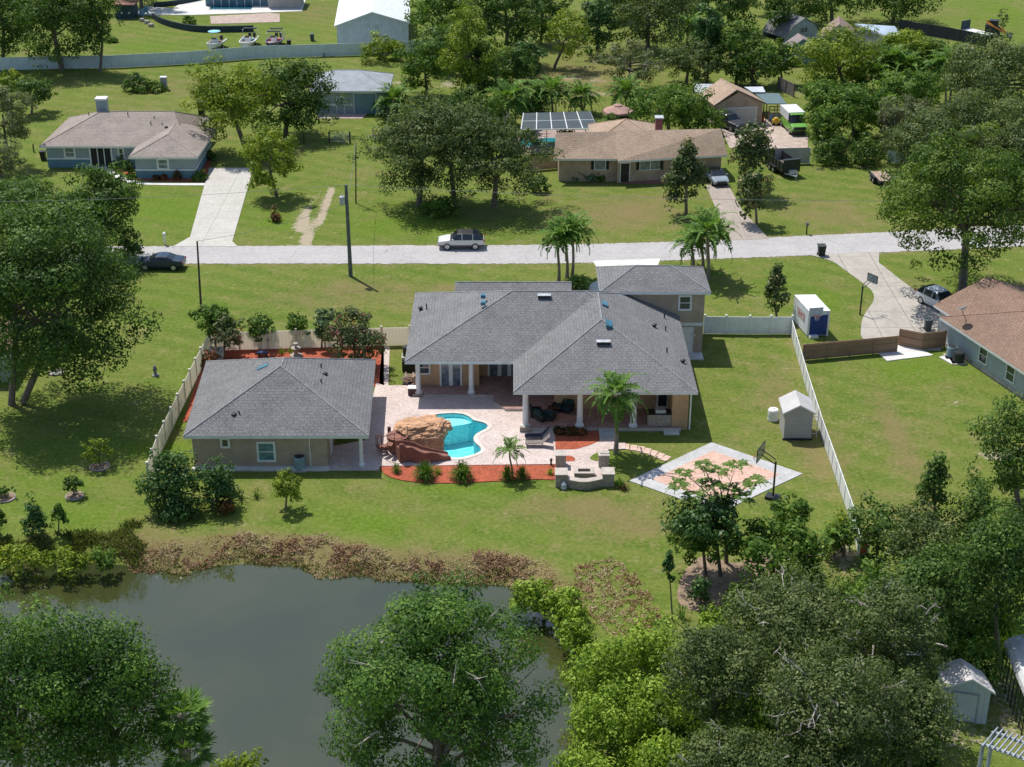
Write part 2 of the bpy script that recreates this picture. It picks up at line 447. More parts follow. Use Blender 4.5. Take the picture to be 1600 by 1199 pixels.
dry = np.zeros_like(X); dirt = np.zeros_like(X); lush = np.zeros_like(X)
def spot(arr, px, py, rpx, rpy, a):
    c = P(px, py); s = scl(c); ex = rpx / s; ey = rpy / (s * (CH / math.hypot(CH, c.y)))
    arr += a * np.exp(-(((X - c.x) / ex) ** 2 + ((Y - c.y) / ey) ** 2))
for q in [(560, 590, 0, 0, 0)]: pass
for px, py, a, b, k in [(560, 450, 110, 12, .55), (480, 470, 120, 10, .35), (700, 450, 60, 8, .4), (960, 340, 90, 22, .6), (1010, 320, 60, 20, .4), (880, 790, 80, 18, .6), (960, 800, 90, 18, .55), (1000, 830, 80, 20, .4),
        (560, 770, 80, 14, .4), (640, 790, 60, 14, .35), (1230, 640, 25, 70, .5), (1290, 720, 30, 60, .6), (1380, 640, 20, 120, .35), (1410, 700, 16, 60, .5), (1480, 600, 60, 20, .35), (1300, 330, 80, 18, .4), (1330, 350, 70, 12, .35),
        (160, 730, 120, 16, .45), (230, 820, 60, 16, .3), (300, 130, 90, 16, .4), (170, 170, 70, 12, .35), (560, 140, 80, 10, .4), (900, 120, 90, 20, .5), (1480, 20, 90, 12, .5), (1240, 530, 14, 40, .7), (480, 20, 60, 20, .6), (820, 470, 60, 10, .3), (1390, 800, 80, 30, .5), (440, 740, 40, 8, .35), (1320, 890, 50, 40, .6)]:
    spot(dry, px, py, a, b, k)
bandd = np.exp(-((d - 1.3) / 1.7) ** 2)
bx = P(170, 860).x; 
dry += 1.3 * bandd * (X > bx + 1) * (Y > 84) * (X < P(985, 900).x + 4)
for px, py, a, b, k in [(465, 345, 5, 20, .9), (478, 365, 4, 14, .7), (500, 320, 4, 18, .8), (488, 350, 6, 14, .7), (476, 378, 10, 5, .9), (480, 300, 4, 15, .5), (450, 371, 20, 2, .6), (1496, 631, 12, 4, 1.0), (1320, 870, 25, 22, .9), (1130, 920, 40, 25, .8), (1240, 140, 30, 12, .5), (905, 125, 50, 8, .5), (930, 145, 30, 6, .6), (700, 132, 25, 6, .7), (1330, 940, 50, 20, .7), (1560, 1080, 30, 60, .7), (1500, 1150, 50, 25, .6), (1330, 655, 12, 6, .25), (1370, 700, 6, 50, .3),
        (1410, 730, 5, 45, .5), (1235, 520, 8, 16, .6), (1550, 62, 25, 3, .9), (1560, 715, 30, 8, .8), (1210, 215, 45, 22, .9), (1395, 290, 8, 10, .6), (1350, 262, 40, 4, .5), (620, 128, 18, 3, .8), (1275, 690, 14, 4, .5)]:
    spot(dirt, px, py, a, b, k)
for px, py, a, b, k in [(300, 330, 60, 12, .7), (220, 320, 40, 10, .5), (430, 350, 40, 14, .6), (250, 700, 60, 14, .6), (640, 355, 110, 20, .5), (620, 500, 60, 10, .4), (300, 600, 40, 60, .4), (860, 700, 60, 14, .4), (1290, 470, 25, 20, .6), (1440, 580, 90, 26, .5), (160, 810, 60, 20, .5), (600, 820, 120, 14, .35), (740, 765, 140, 10, .6), (850, 840, 80, 14, .4), (440, 20, 60, 40, .2), (1560, 22, 60, 14, .5), (230, 75, 60, 10, .5), (900, 325, 40, 6, .5), (970, 720, 50, 18, .45), (900, 402, 300, 4, .3)]:
    spot(lush, px, py, a, b, k)
road_px = [(-400, 391), (0, 387), (400, 385), (800, 383.5), (890, 382.5), (1060, 378), (1200, 371.5), (1380, 363.5), (1600, 351), (2000, 327), (2000, 364), (1600, 385), (1400, 394), (1270, 399), (1200, 402), (1000, 409), (900, 411.5), (800, 412.5), (400, 412.5), (0, 414.5), (-400, 418)]
sel = (Y > 120) & (Y < 175)
rdist = np.full(X.shape, 99.0); rdist[sel] = sdist(X[sel], Y[sel], W2(road_px))
dry += .55 * np.exp(-(np.maximum(rdist, 0) / .9) ** 2); dirt += .30 * np.exp(-(np.maximum(rdist, 0) / .6) ** 2)
for px, py, a, bq, k in [(110, 730, 190, 110, .5), (560, 810, 300, 50, .45), (300, 470, 120, 60, .45), (260, 330, 130, 60, .5), (620, 340, 180, 50, .35), (1220, 440, 90, 60, .4), (1450, 590, 160, 70, .3), (420, 60, 300, 60, .3), (1530, 20, 120, 40, .45), (1500, 440, 80, 40, .4)]: spot(lush, px, py, a, bq, k)
for px, py, a, bq, k in [(560, 480, 160, 50, .3), (960, 330, 150, 40, .35), (1420, 690, 190, 90, .35), (930, 820, 180, 60, .3), (1290, 320, 120, 40, .3), (380, 150, 300, 60, .25), (900, 110, 160, 70, .4), (1190, 600, 80, 110, .3), (250, 810, 150, 40, .25), (1300, 150, 250, 80, .2)]: spot(dry, px, py, a, bq, k)
for k in range(15):
    q = k / 14
    spot(dirt, 497 - 27 * q, 300 + 60 * q, 3.2, 5, .75); spot(dirt, 518 - 37 * q + 4 * math.sin(q * 4), 296 + 88 * q, 3.6, 6, .8)
nv = X.size
me = bpy.data.meshes.new('ground')
ny, nx = X.shape
idx = np.arange(nv).reshape(ny, nx)
fa = np.stack([idx[:-1, :-1], idx[:-1, 1:], idx[1:, 1:], idx[1:, :-1]], -1).reshape(-1, 4)
me.vertices.add(nv); me.vertices.foreach_set('co', np.stack([X, Y, Z], -1).ravel())
me.loops.add(fa.size); me.loops.foreach_set('vertex_index', fa.ravel())
me.polygons.add(len(fa)); me.polygons.foreach_set('loop_start', np.arange(0, fa.size, 4))
me.polygons.foreach_set('use_smooth', np.ones(len(fa), bool))
for nm, arr in (('dry', dry), ('dirt', dirt), ('lush', lush)):
    a = me.attributes.new(nm, 'FLOAT', 'POINT'); a.data.foreach_set('value', np.clip(arr, 0, 1.5).ravel().astype(np.float32))
me.update(calc_edges=True); me.validate()

m, t, b = mk('lawn')
g = nd(t, 'NewGeometry'); pos = g.outputs['Position']
n1 = noise(t, pos, 0.055, 5, 0.62); n2 = noise(t, pos, 0.45, 5, 0.65); n3 = noise(t, pos, 3.2, 4, 0.7); n4 = noise(t, pos, 14.0, 2, 0.7)
base = ramp(t, n1, [(0.38, (0.066, 0.142, 0.013)), (0.5, (0.112, 0.174, 0.024)), (0.62, (0.170, 0.201, 0.051))])
mid = ramp(t, n2, [(0.38, (0.058, 0.117, 0.009)), (0.5, (0.117, 0.171, 0.022)), (0.63, (0.208, 0.220, 0.070))])
c = mixc(t, 0.5, base, mid)
fine = ramp(t, n3, [(0.36, (0.046, 0.084, 0.009)), (0.5, (0.117, 0.166, 0.024)), (0.64, (0.224, 0.255, 0.074))])
c = mixc(t, 0.5, c, fine)
fn = ramp(t, n4, [(0.35, (0.041, 0.068, 0.009)), (0.65, (0.224, 0.274, 0.066))])
c = mixc(t, 0.3, c, fn)
# mowing lanes: broad, bent, faint
wv = nd(t, 'TexWave', wave_type='BANDS', bands_direction='Y')
mp = nd(t, 'Mapping'); mp.inputs['Rotation'].default_value = (0, 0, 0.5)
t.links.new(pos, mp.inputs['Vector']); t.links.new(mp.outputs[0], wv.inputs['Vector'])
wv.inputs['Scale'].default_value = 0.11; wv.inputs['Distortion'].default_value = 22.0; wv.inputs['Detail'].default_value = 3; wv.inputs['Detail Scale'].default_value = 0.12
c = mixc(t, 0.13, c, ramp(t, wv.outputs['Fac'], [(0.2, (0.07, 0.12, 0.012)), (0.8, (0.24, 0.23, 0.06))]))
n5 = noise(t, pos, 0.2, 6, 0.7); n6 = noise(t, pos, 1.15, 5, 0.7)
def mrange(v, lo, hi, k):
    mr = nd(t, 'MapRange'); mr.inputs[1].default_value = lo; mr.inputs[2].default_value = hi; mr.inputs[4].default_value = k
    t.links.new(v, mr.inputs[0]); return mr.outputs[0]
c = mixc(t, mrange(n5, .5, .64, .5), c, mixc(t, n3, (0.13, 0.11, 0.04), (0.30, 0.25, 0.11)))
c = mixc(t, mrange(n6, .53, .66, .5), c, (0.062, 0.11, 0.010))
c = mixc(t, mrange(noise(t, pos, 0.8, 5, .72), .56, .66, .45), c, (0.26, 0.235, 0.10))
def attr(nm): return nd(t, 'Attribute', attribute_name=nm).outputs['Fac']
def thresh(a, k, lo, hi):
    v = math_(t, 'ADD', a, math_(t, 'MULTIPLY', math_(t, 'SUBTRACT', k, 0.5), 3.2))
    mr = nd(t, 'MapRange'); mr.inputs[1].default_value = lo; mr.inputs[2].default_value = hi
    t.links.new(v, mr.inputs[0]); return mr.outputs[0]
nn = mixc(t, 0.5, n2, n3)
lu = thresh(attr('lush'), nn, 0.25, 0.75)
c = mixc(t, math_(t, 'MULTIPLY', lu, 0.7), c, mixc(t, 0.35, (0.092, 0.185, 0.006), fine))
dr = thresh(attr('dry'), nn, 0.2, 0.95)
c = mixc(t, math_(t, 'MULTIPLY', dr, 0.75), c, mixc(t, 0.5, (0.215, 0.165, 0.07), mixc(t, n3, (0.13, 0.085, 0.045), (0.27, 0.22, 0.115))))
di = thresh(attr('dirt'), nn, 0.35, 0.75)
c = mixc(t, math_(t, 'MULTIPLY', di, 0.9), c, mixc(t, n3, (0.30, 0.235, 0.165), (0.50, 0.43, 0.34)))
t.links.new(c, b.inputs['Base Color']); b.inputs['Roughness'].default_value = 0.95; b.inputs['Specular IOR Level'].default_value = 0.1
bn = nd(t, 'Bump'); bn.inputs['Strength'].default_value = 0.5; bn.inputs['Distance'].default_value = 0.12
t.links.new(mixc(t, 0.5, n3, n4), bn.inputs['Height']); t.links.new(bn.outputs[0], b.inputs['Normal'])
me.materials.append(m)
go = bpy.data.objects.new('ground', me); COL.objects.link(go); go['kind'] = 'structure'

def sheet(name, pts, z, mat, z0=-0.06, holes=(), **kw):
    o = MB().prism(pts, z0, z, holes=holes).build(name, mat)
    o['kind'] = 'structure'
    return o

# pond water
m, t, b = mk('murky pond water')
g = nd(t, 'NewGeometry')
t.links.new(ramp(t, noise(t, g.outputs['Position'], 0.09, 5), [(0.38, (0.034, 0.044, 0.016)), (0.62, (0.052, 0.058, 0.017))]), b.inputs['Base Color'])
b.inputs['Roughness'].default_value = 0.03; b.inputs['Specular IOR Level'].default_value = 1.0; b.inputs['IOR'].default_value = 1.55
bn = nd(t, 'Bump'); bn.inputs['Strength'].default_value = 0.10; bn.inputs['Distance'].default_value = 0.03
t.links.new(noise(t, g.outputs['Position'], 1.1, 5), bn.inputs['Height']); t.links.new(bn.outputs[0], b.inputs['Normal'])
far = []
cx = np.mean([p[0] for p in pond]); cy = np.mean([p[1] for p in pond])
for p in pond:
    v = np.array((p[0] - cx, p[1] - cy)); v *= 1 + 0.25 / np.linalg.norm(v); far.append((cx + v[0], cy + v[1]))
o = MB().prism(far, WL - 0.05, WL).build('pond_water', m); o['kind'] = 'structure'

# road
top = [(-400, 391), (0, 387), (215, 385.5), (400, 385), (800, 383.5), (890, 382.5), (1060, 378), (1200, 371.5), (1380, 363.5), (1600, 351), (2000, 327)]
bot = [(2000, 364), (1600, 385), (1400, 394), (1270, 399), (1200, 402), (1000, 409), (900, 411.5), (800, 412.5), (400, 412.5), (200, 413), (0, 414.5), (-400, 418)]
m = asphalt
rr_ = random.Random(9)
sheet('road', [(x, y + rr_.uniform(-.11, .11)) for x, y in smooth_loop(W2(top), 60, False)] + [(x, y + rr_.uniform(-.11, .11)) for x, y in smooth_loop(W2(bot), 60, False)], 0.03, m)
# driveways
sheet('pale_driveway', W2([(327, 263), (396, 263), (363, 378), (372, 386), (270, 386), (297, 371)]), 0.055, slabs('bleached driveway', (0.50, 0.48, 0.44), 60, 4.6, .14, .6, .7))
sheet('front_walk', smooth_loop(W2([(150, 260), (170, 262), (185, 273), (205, 282), (240, 286), (326, 287)]), 3, False) + smooth_loop(W2([(326, 290.5), (235, 289.5), (198, 285.5), (178, 277), (160, 264), (148, 262)]), 3, False), 0.05, newcon)
sheet('brick_house_driveway', W2([(1103, 290), (1137, 288), (1160, 330), (1202, 374), (1143, 376), (1122, 335)]), 0.05, slabs('stained driveway', (0.38, 0.33, 0.285), 60, 4.0, .3, .7, .6))
sheet('gravel_yard', W2([(1110, 188), (1228, 186), (1262, 212), (1262, 236), (1195, 240), (1140, 232), (1128, 205)]), 0.05, pm('brick gravel', (0.42, 0.34, 0.29), 0.95, 0.3, 1.0, fine=0.5))
sheet('house_apron', W2([(926, 408.5), (1032, 405), (1019, 440), (1000, 470), (960, 470), (945, 440)]), 0.055, newcon)
sheet('entry_pad', W2([(918, 452), (925, 443), (940, 438), (960, 438), (960, 470), (918, 465)]), 0.06, newcon)
dv = smooth_loop(W2([(1268, 400), (1300, 409), (1322, 424), (1345, 441), (1362, 455), (1365, 470), (1352, 490), (1346, 505), (1345, 525)]), 4, False)
dv += W2([(1360, 545), (1400, 548), (1470, 548), (1480, 520), (1500, 500), (1500, 470), (1440, 462), (1410, 440), (1373, 411), (1374, 394)])
sheet('long_driveway', dv, 0.055, concrete)
sheet('gate_slab', W2([(1371, 552), (1392, 547), (1404, 539), (1430, 543), (1458, 556), (1386, 565)]), 0.07, newcon)
sheet('unit_pad', W2([(1467, 559), (1480, 556), (1497, 569), (1487, 570)]), 0.08, newcon)
# pool terrace of pavers, with the pool cut out
ter = W2([(600, 604), (651, 604), (651, 618), (830, 618), (830, 672), (866, 672), (868, 692), (900, 692), (937, 690), (937, 676), (961, 676), (961, 694), (977, 694), (977, 703), (950, 704), (950, 725), (955, 740), (950, 752), (872, 752), (870, 727), (594, 730), (592, 736), (512, 736), (512, 700), (570, 690), (578, 640), (588, 600)])
grow = []
pcx, pcy = pc.mean(0)
def offset_loop(l, dd):
    out = []; n = len(l); ar = sum(l[i][0] * l[(i + 1) % n][1] - l[(i + 1) % n][0] * l[i][1] for i in range(n))
    sg = 1 if ar > 0 else -1
    for i in range(n):
        a, b2 = np.array(l[i - 1]), np.array(l[(i + 1) % n]); tt = b2 - a; tt = tt / (np.linalg.norm(tt) + 1e-9)
        out.append((l[i][0] + sg * tt[1] * dd, l[i][1] - sg * tt[0] * dd))
    return out
cop = offset_loop(pool, 0.32)
sheet('pool_terrace', ter, DZ, paver, -0.06, holes=[cop])
# side walk between the two buildings
sheet('side_walk', W2([(597, 542), (609, 542), (607, 604), (592, 604)]), 0.05, paver)
# mulch beds
sheet('mulch_bed', smooth_loop(W2([(594, 731), (640, 728.5), (700, 728), (780, 727.5), (869, 727.5)]), 2, False) + smooth_loop(W2([(870, 745), (868, 750.5), (850, 750), (820, 750), (770, 753), (700, 756), (640, 753), (612, 747), (599, 740)]), 3, False), 0.06, mulchm)
sheet('porch_bed', W2([(867, 676), (937, 676), (937, 691), (920, 698), (900, 704), (868, 704.5)]), 0.13, mulchm)
sheet('garden_bed', W2([(352, 542), (480, 542), (600, 541), (600, 604), (583, 604), (580, 566), (330, 566), (325, 590), (300, 640), (292, 660), (285, 660), (318, 565)]), 0.05, mulchm)
sheet('house_bed', smooth_loop(W2([(165, 262), (180, 266), (208, 276), (212, 282), (300, 284), (322, 283), (326, 276), (330, 250), (322, 240)]), 2, False) + W2([(305, 270), (300, 280), (210, 280), (205, 262)]), 0.045, mulchm)
sheet('fire_bed', smooth_loop(W2([(881, 716), (890, 714.5), (898, 718), (897, 722), (888, 723), (881, 722)]), 4), 0.13, mulchm)
sheet('grass_inset', smooth_loop(W2([(938, 710), (930, 711), (922, 717), (925, 721), (938, 722)]), 4), 0.125, m if False else bpy.data.materials['lawn'])
# pool house deck far behind, and its gravel
sheet('far_deck', W2([(270, 14), (300, -6), (480, -8), (472, 18), (420, 20), (300, 24), (200, 24), (230, 10)]), 0.06, newcon)
sheet('far_gravel', W2([(328, 26), (420, 21), (437, 22), (437, 35), (330, 38)]), 0.05, pm('pink gravel', (0.42, 0.33, 0.28), 0.95, 0.3, 1.5, fine=0.5))
sheet('bed_soil', smooth_loop(W2([(1072, 890), (1100, 870), (1150, 880), (1192, 868), (1222, 905), (1180, 930), (1130, 945), (1085, 955), (1058, 935)]), 5), 0.03, soil)
# ------------------------------------------------------------------ building helpers
def lerp(a, b, k): return Vector(a) * (1 - k) + Vector(b) * k
def hip_roof(name, par, c4, z, r0, r1, zr, mat, gab=(0, 0), thick=0.22, edge=None, caps=True, soffit=None):
    """c4 = front-left, front-right, back-right, back-left (xy); ridge r0 -> r1 (xy). gab flags = gable at r0 / r1 ends.
    The ridge runs left-right if it is nearer parallel to the front eave, else front-back."""
    A, B, C_, D = [Vector((p[0], p[1], z)) for p in c4]
    R0, R1 = Vector((r0[0], r0[1], zr)), Vector((r1[0], r1[1], zr))
    mb = MB()
    e = (B - A).normalized(); rr = (R1 - R0)
    along = abs(rr.normalized().dot(e)) > 0.7 if rr.length > 0.01 else True
    if along:   # r0 left, r1 right
        mb.poly([A, B, R1, R0]); mb.poly([C_, D, R0, R1])
        ends = [(D, A, R0, gab[0]), (B, C_, R1, gab[1])]
    else:       # r0 front, r1 back
        mb.poly([D, A, R0, R1]); mb.poly([B, C_, R1, R0])
        ends = [(A, B, R0, gab[0]), (C_, D, R1, gab[1])]
    for a, b, r, gflag in ends:
        if not gflag: mb.poly([a, b, r])
    dz = Vector((0, 0, -thick))
    if any(gab):                                   # gable: rake thickness and underside
        for a, b, r, gflag in ends:
            if gflag:
                mb.add([a, r, r + dz, a + dz], [(3, 2, 1, 0)], 1); mb.add([r, b, b + dz, r + dz], [(3, 2, 1, 0)], 1)
        if along:
            mb.add([A + dz, B + dz, R1 + dz, R0 + dz], [(3, 2, 1, 0)], 1); mb.add([C_ + dz, D + dz, R0 + dz, R1 + dz], [(3, 2, 1, 0)], 1)
            sides = [(A, B), (C_, D)]
        else:
            mb.add([D + dz, A + dz, R0 + dz, R1 + dz], [(3, 2, 1, 0)], 1); mb.add([B + dz, C_ + dz, R1 + dz, R0 + dz], [(3, 2, 1, 0)], 1)
            sides = [(D, A), (B, C_)]
        for a, b, r, gflag in ends:
            if not gflag: sides.append((a, b))
    else:
        sides = [(A, B), (B, C_), (C_, D), (D, A)]
        mb.add([A + dz, B + dz, C_ + dz, D + dz], [(3, 2, 1, 0)], 1)
    for a, b in sides: mb.add([a, b, b + dz, a + dz], [(3, 2, 1, 0)], 1)
    o = mb.build(name, [mat, edge or trim], par)
    if caps:
        cb = MB(); up = Vector((0, 0, 0.0))
        segs = [(R0, R1)] if rr.length > 0.3 else []
        for a, b, r, gflag in ends:
            if not gflag: segs += [(a, r), (b, r)]
        for a, b in segs: cb.tube([a + up, b + up], 0.06, 6)
        cb.build('ridge_cap', MT[mat.name + ' cap'] if mat.name + ' cap' in MT else mat, o)
    return o
for nm, cl in (('grey shingles', (0.28, 0.285, 0.295)), ('taupe shingles', (0.36, 0.29, 0.26)), ('tan shingles', (0.42, 0.29, 0.21)), ('red brown shingles', (0.33, 0.195, 0.15))):
    MT[nm + ' cap'] = pm(nm + ' cap', cl, 0.9, 0.2, 2.0)

def window(par, c, w_, h_, ang=0.0, mat=glass, mull=1, fr=trim, name='window', fw=0.1, vert=0, vw=.05):
    """flat window on a wall: c on the wall plane, ang turns it (0 faces -y)"""
    R = Matrix.Rotation(ang, 3, 'Z'); c = Vector(c)
    def bx(mb, x0, x1, z0, z1, d0, d1):
        mb.box(c + R @ Vector(((x0 + x1) / 2, -(d0 + d1) / 2, (z0 + z1) / 2)), (x1 - x0, d1 - d0, z1 - z0), ang)
    f = MB()
    bx(f, -w_ / 2 - fw, w_ / 2 + fw, h_ / 2, h_ / 2 + fw, 0.0, .07); bx(f, -w_ / 2 - fw, w_ / 2 + fw, -h_ / 2 - fw, -h_ / 2, 0.0, .09)
    bx(f, -w_ / 2 - fw, -w_ / 2, -h_ / 2, h_ / 2, 0.0, .068); bx(f, w_ / 2, w_ / 2 + fw, -h_ / 2, h_ / 2, 0.0, .068)
    for k in range(mull):
        zc = -h_ / 2 + h_ * (k + 1) / (mull + 1); bx(f, -w_ / 2, w_ / 2, zc - .03, zc + .03, .03, .06)
    for k in range(vert):
        xc = -w_ / 2 + w_ * (k + 1) / (vert + 1); bx(f, xc - vw, xc + vw, -h_ / 2, h_ / 2, .032, .062)
    o = f.build(name, fr, par)
    g = MB(); bx(g, -w_ / 2, w_ / 2, -h_ / 2, h_ / 2, 0.004, .028)
    g.build('pane', mat, o)
    return o
def winpx(par, Yw, x0, y0, x1, y1, **kw):
    a = PY(x0, y0, Yw); b = PY(x1, y1, Yw)
    return window(par, ((a.x + b.x) / 2, Yw, (a.z + b.z) / 2), b.x - a.x, a.z - b.z, 0.0, **kw)
def door(par, c, w_, h_, ang=0.0, mat=white, fr=trim, name='door', handle=True):
    R = Matrix.Rotation(ang, 3, 'Z'); c = Vector(c)
    f = MB()
    def bx(mb, x0, x1, z0, z1, d0, d1): mb.box(c + R @ Vector(((x0 + x1) / 2, -(d0 + d1) / 2, (z0 + z1) / 2)), (x1 - x0, d1 - d0, z1 - z0), ang)
    bx(f, -w_ / 2, w_ / 2, 0.02, h_, 0.003, .04)
    o = f.build(name, mat, par)
    q = MB(); bx(q, -w_ / 2 - .1, -w_ / 2, 0.02, h_ + .1, 0, .06); bx(q, w_ / 2, w_ / 2 + .1, 0.02, h_ + .1, 0, .06); bx(q, -w_ / 2, w_ / 2, h_, h_ + .1, 0, .058)
    q.build('frame', fr, o)
    if handle:
        h = MB(); p = c + R @ Vector((w_ / 2 - .1, -.07, 1.0)); h.ball(p, .05, 8, 6); h.build('handle', steel, o)
    return o
def column(par, x, y, z0, z1, r=0.2, base=True, mat=white, ped=None):
    mb = MB().lathe((x, y, 0), [(r * 1.5, z0), (r * 1.5, z0 + .12), (r * 1.15, z0 + .2), (r, z0 + .3), (r * .9, z1 - .35), (r * 1.1, z1 - .28), (r * 1.35, z1 - .14), (r * 1.35, z1)], 16)
    o = mb.build('column', mat, par, smooth=False)
    if ped is not None: MB().bb(x - .45, x + .45, y - .4, y + .4, 0.0, z0 - 0.004).build('stone_base', ped, o)
    return o
def onroof(px, py, zf, z=5.0):
    for _ in range(60):
        p = P(px, py, z); z = 0.6 * z + 0.4 * zf(p.x, p.y)
    return P(px, py, z)
def vent(par, p, tall=True):
    mb = MB()
    if tall: mb.tube([p + Vector((0, 0, -.1)), p + Vector((0, 0, .42))], .055, 8)
    else:
        mb.tube([p + Vector((0, 0, -.1)), p + Vector((0, 0, .12))], .12, 8); mb.ball(p + Vector((0, 0, .18)), (.22, .22, .12), 10, 6)
    return mb.build('roof_vent', blackp, par)

# ------------------------------------------------------------------ the pool house (main residence)
H = root('main_house', 'large tan stucco house with grey hip roofs and two storey tower by the pool', 'house', (3, 115, 0))
ZE, TP = 3.6, 0.43
A = (-8.6, 14.05, 111.8, 126.4); Bq = (0.1, 14.3, 106.2, 126.0)
def hz_(q, x, y): return ZE + TP * max(-9, min(x - q[0], q[1] - x, y - q[2], q[3] - y))
def zmain(x, y): return max(hz_(A, x, y), hz_(Bq, x, y))
rA = hip_roof('roof', H, [(A[0], A[2]), (A[1], A[2]), (A[1], A[3]), (A[0], A[3])], ZE, (A[0] + 8.6, 119.1), (A[1] - 7.9, 119.1), ZE + TP * 7.3, shingle)
rB = hip_roof('roof', H, [(Bq[0], Bq[2]), (Bq[1], Bq[2]), (Bq[1], Bq[3]), (Bq[0], Bq[3])], ZE, (7.2, Bq[2] + 7.1), (7.2, Bq[3] - 7.1), ZE + TP * 7.1, shingle)
gl_, gr_ = P(711, 441, 5.35), P(893, 442, 5.35)
rD = hip_roof('roof', H, [(gl_.x, gl_.y - 5), (gr_.x, gl_.y - 5), (gr_.x, gl_.y + 5), (gl_.x, gl_.y + 5)], 5.35 - 5 * .42, (gl_.x, gl_.y), (gr_.x, gl_.y), 5.35, shingle, gab=(1, 1))
TZ = 5.9
tE = [P(937, 457, TZ), P(1111, 456.5, TZ), P(1096, 417.5, TZ), P(929, 417.5, TZ)]
ty0, ty1, tx0, tx1 = tE[0].y, tE[2].y, tE[0].x, tE[1].x
rT = hip_roof('roof', H, [(tx0, ty0), (tx1, ty0), (tx1, ty1), (tx0, ty1)], TZ, (tx0 + 3.2, (ty0 + ty1) / 2), (tx1 - 3.2, (ty0 + ty1) / 2), TZ + .43 * (ty1 - ty0) / 2, shingle)
wy = ty0 + .45
# walls
mb = MB()
mb.bb(-7.9, -2.7, 114.3, 125.7, 0, ZE - .2)
mb.bb(-2.7, 13.7, 116.2, 125.7, 0, ZE - .2)
mb.bb(3.4, 13.7, 110.0, 116.2, 0, ZE - .2)
mb.bb(12.45, 13.7, 106.9, 110.0, 0, ZE - .2)
mb.bb(gl_.x + .4, gr_.x - .4, 125.7, gl_.y + 4.4, 0, 3.0)
mb.add([(-3.0, 116.2, 0), (-4.1, 114.3, 0), (-4.1, 114.3, ZE - .2), (-3.0, 116.2, ZE - .2)], [(0, 1, 2, 3)])
mb.build('wall', tan, H)
MB().bb(tx0 + .45, tx1 - .45, wy, ty1 - .45, 0.0, TZ - .2).build('wall', taupe, H, label='taupe stucco wall of the two storey tower')
zb0, zb1 = PY(1070, 509, wy).z, PY(1070, 504.5, wy).z
MB().bb(PY(1060, 505, wy).x, tx1 - .42, wy - .05, wy + .1, zb0, zb1).build('band', trim, H)
winpx(H, wy, 1063, 464, 1077.5, 482.5, name='window', fw=.16)
door(H, (PY(1072, 540, wy).x, wy, 0.1), 0.95, 2.3)
MB().tube([(PY(1084, 523, wy).x, wy - .02, PY(1084, 523, wy).z), (PY(1084, 523, wy).x, wy - .22, PY(1084, 523, wy).z)], [.05, .14], 8).build('wall_lamp', steel, H)
MB().bb(P(1077, 558).x, P(1098, 558).x, wy - 1.4, wy - .004, 0, .12).build('door_step', newcon, H)
# porch floor
fl = [(-8.1, 112.55), (P(771, 623, .3).x, 112.55), (P(771, 628, .3).x, P(771, 628, .3).y), (P(790, 639, .3).x, P(790, 639, .3).y), (.95, P(805, 639, .3).y), (.95, 106.65), (13.2, 106.65), (13.2, 110.0), (3.4, 110.0), (3.4, 116.2), (-2.7, 116.2), (-2.7, 114.3), (-8.1, 114.3)]
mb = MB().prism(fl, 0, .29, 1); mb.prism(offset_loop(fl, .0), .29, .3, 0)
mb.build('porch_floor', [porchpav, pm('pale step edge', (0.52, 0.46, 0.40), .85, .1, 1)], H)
for px, py, pd in ((653, 620, stone), (736, 621, None)):
    q = P(px, py, .3); column(H, q.x, 112.95, .3, ZE - .22, .21, ped=pd)
for px, pd in ((821, stone), (906, None), (990, None)):
    q = P(px, 671, .3); column(H, q.x, 107.0, .3, ZE - .22, .24, ped=None)
q = P(821, 672, 0); MB().bb(q.x - .45, q.x + .4, 106.3, 106.64, 0, .5).build('stone_base', stone, H)
# porch windows and french doors
def french(Yw, x0, x1, z1=2.75, n=2, mat=curtain, top=True):
    w_ = x1 - x0
    o = window(H, ((x0 + x1) / 2, Yw, .3 + z1 / 2 - .12), w_, z1 - .2, mat=mat, mull=0, vert=n - 1, name='french_door', fw=.16, fr=white, vw=.16)
    return o
xa, xb = PY(690, 590, 114.3).x, PY(719, 590, 114.3).x
french(114.3, xa, xb, 2.3)
window(H, ((xa + xb) / 2, 114.3, 3.05), xb - xa, .4, mull=0, mat=pm('teal reflecting glass', (0.03, 0.30, 0.31), .12, .2, 1, spec=.8), name='transom')
window(H, (PY(664, 582, 114.3).x - .05, 114.3, 2.2), .75, 1.5, mull=2, fw=.12)
xa, xb = PY(765, 580, 116.2).x, PY(800, 580, 116.2).x
french(116.2, xa, xb + .6, 2.75, 3)
window(H, (PY(744, 580, 116.2).x - .35, 116.2 - .0, 1.95), .55, 1.7, mull=1, fw=.1)
xa = PY(1041, 640, 110.0).x
window(H, (12.0, 110.0, 1.75), .7, 2.4, mull=0, name='window', fw=.14)
MB().bb(11.2, 11.3, 109.1, 109.9, 1.25, 1.4).build('shelf', steel, H)
# outdoor kitchen at the end of the porch
K = root('outdoor_kitchen', 'stone clad outdoor kitchen counter with steel grill at the right end of the porch', 'outdoor kitchen', (11.4, 107.6, .3))
MB().bb(10.6, 12.44, 107.0, 107.75, .3, 1.25).build('cabinet', stone, K)
MB().bb(10.5, 12.44, 106.95, 107.85, 1.25, 1.33).build('countertop', dark, K)
MB().bb(11.2, 12.0, 107.1, 107.7, 1.33, 1.6).build('grill', steel, K)
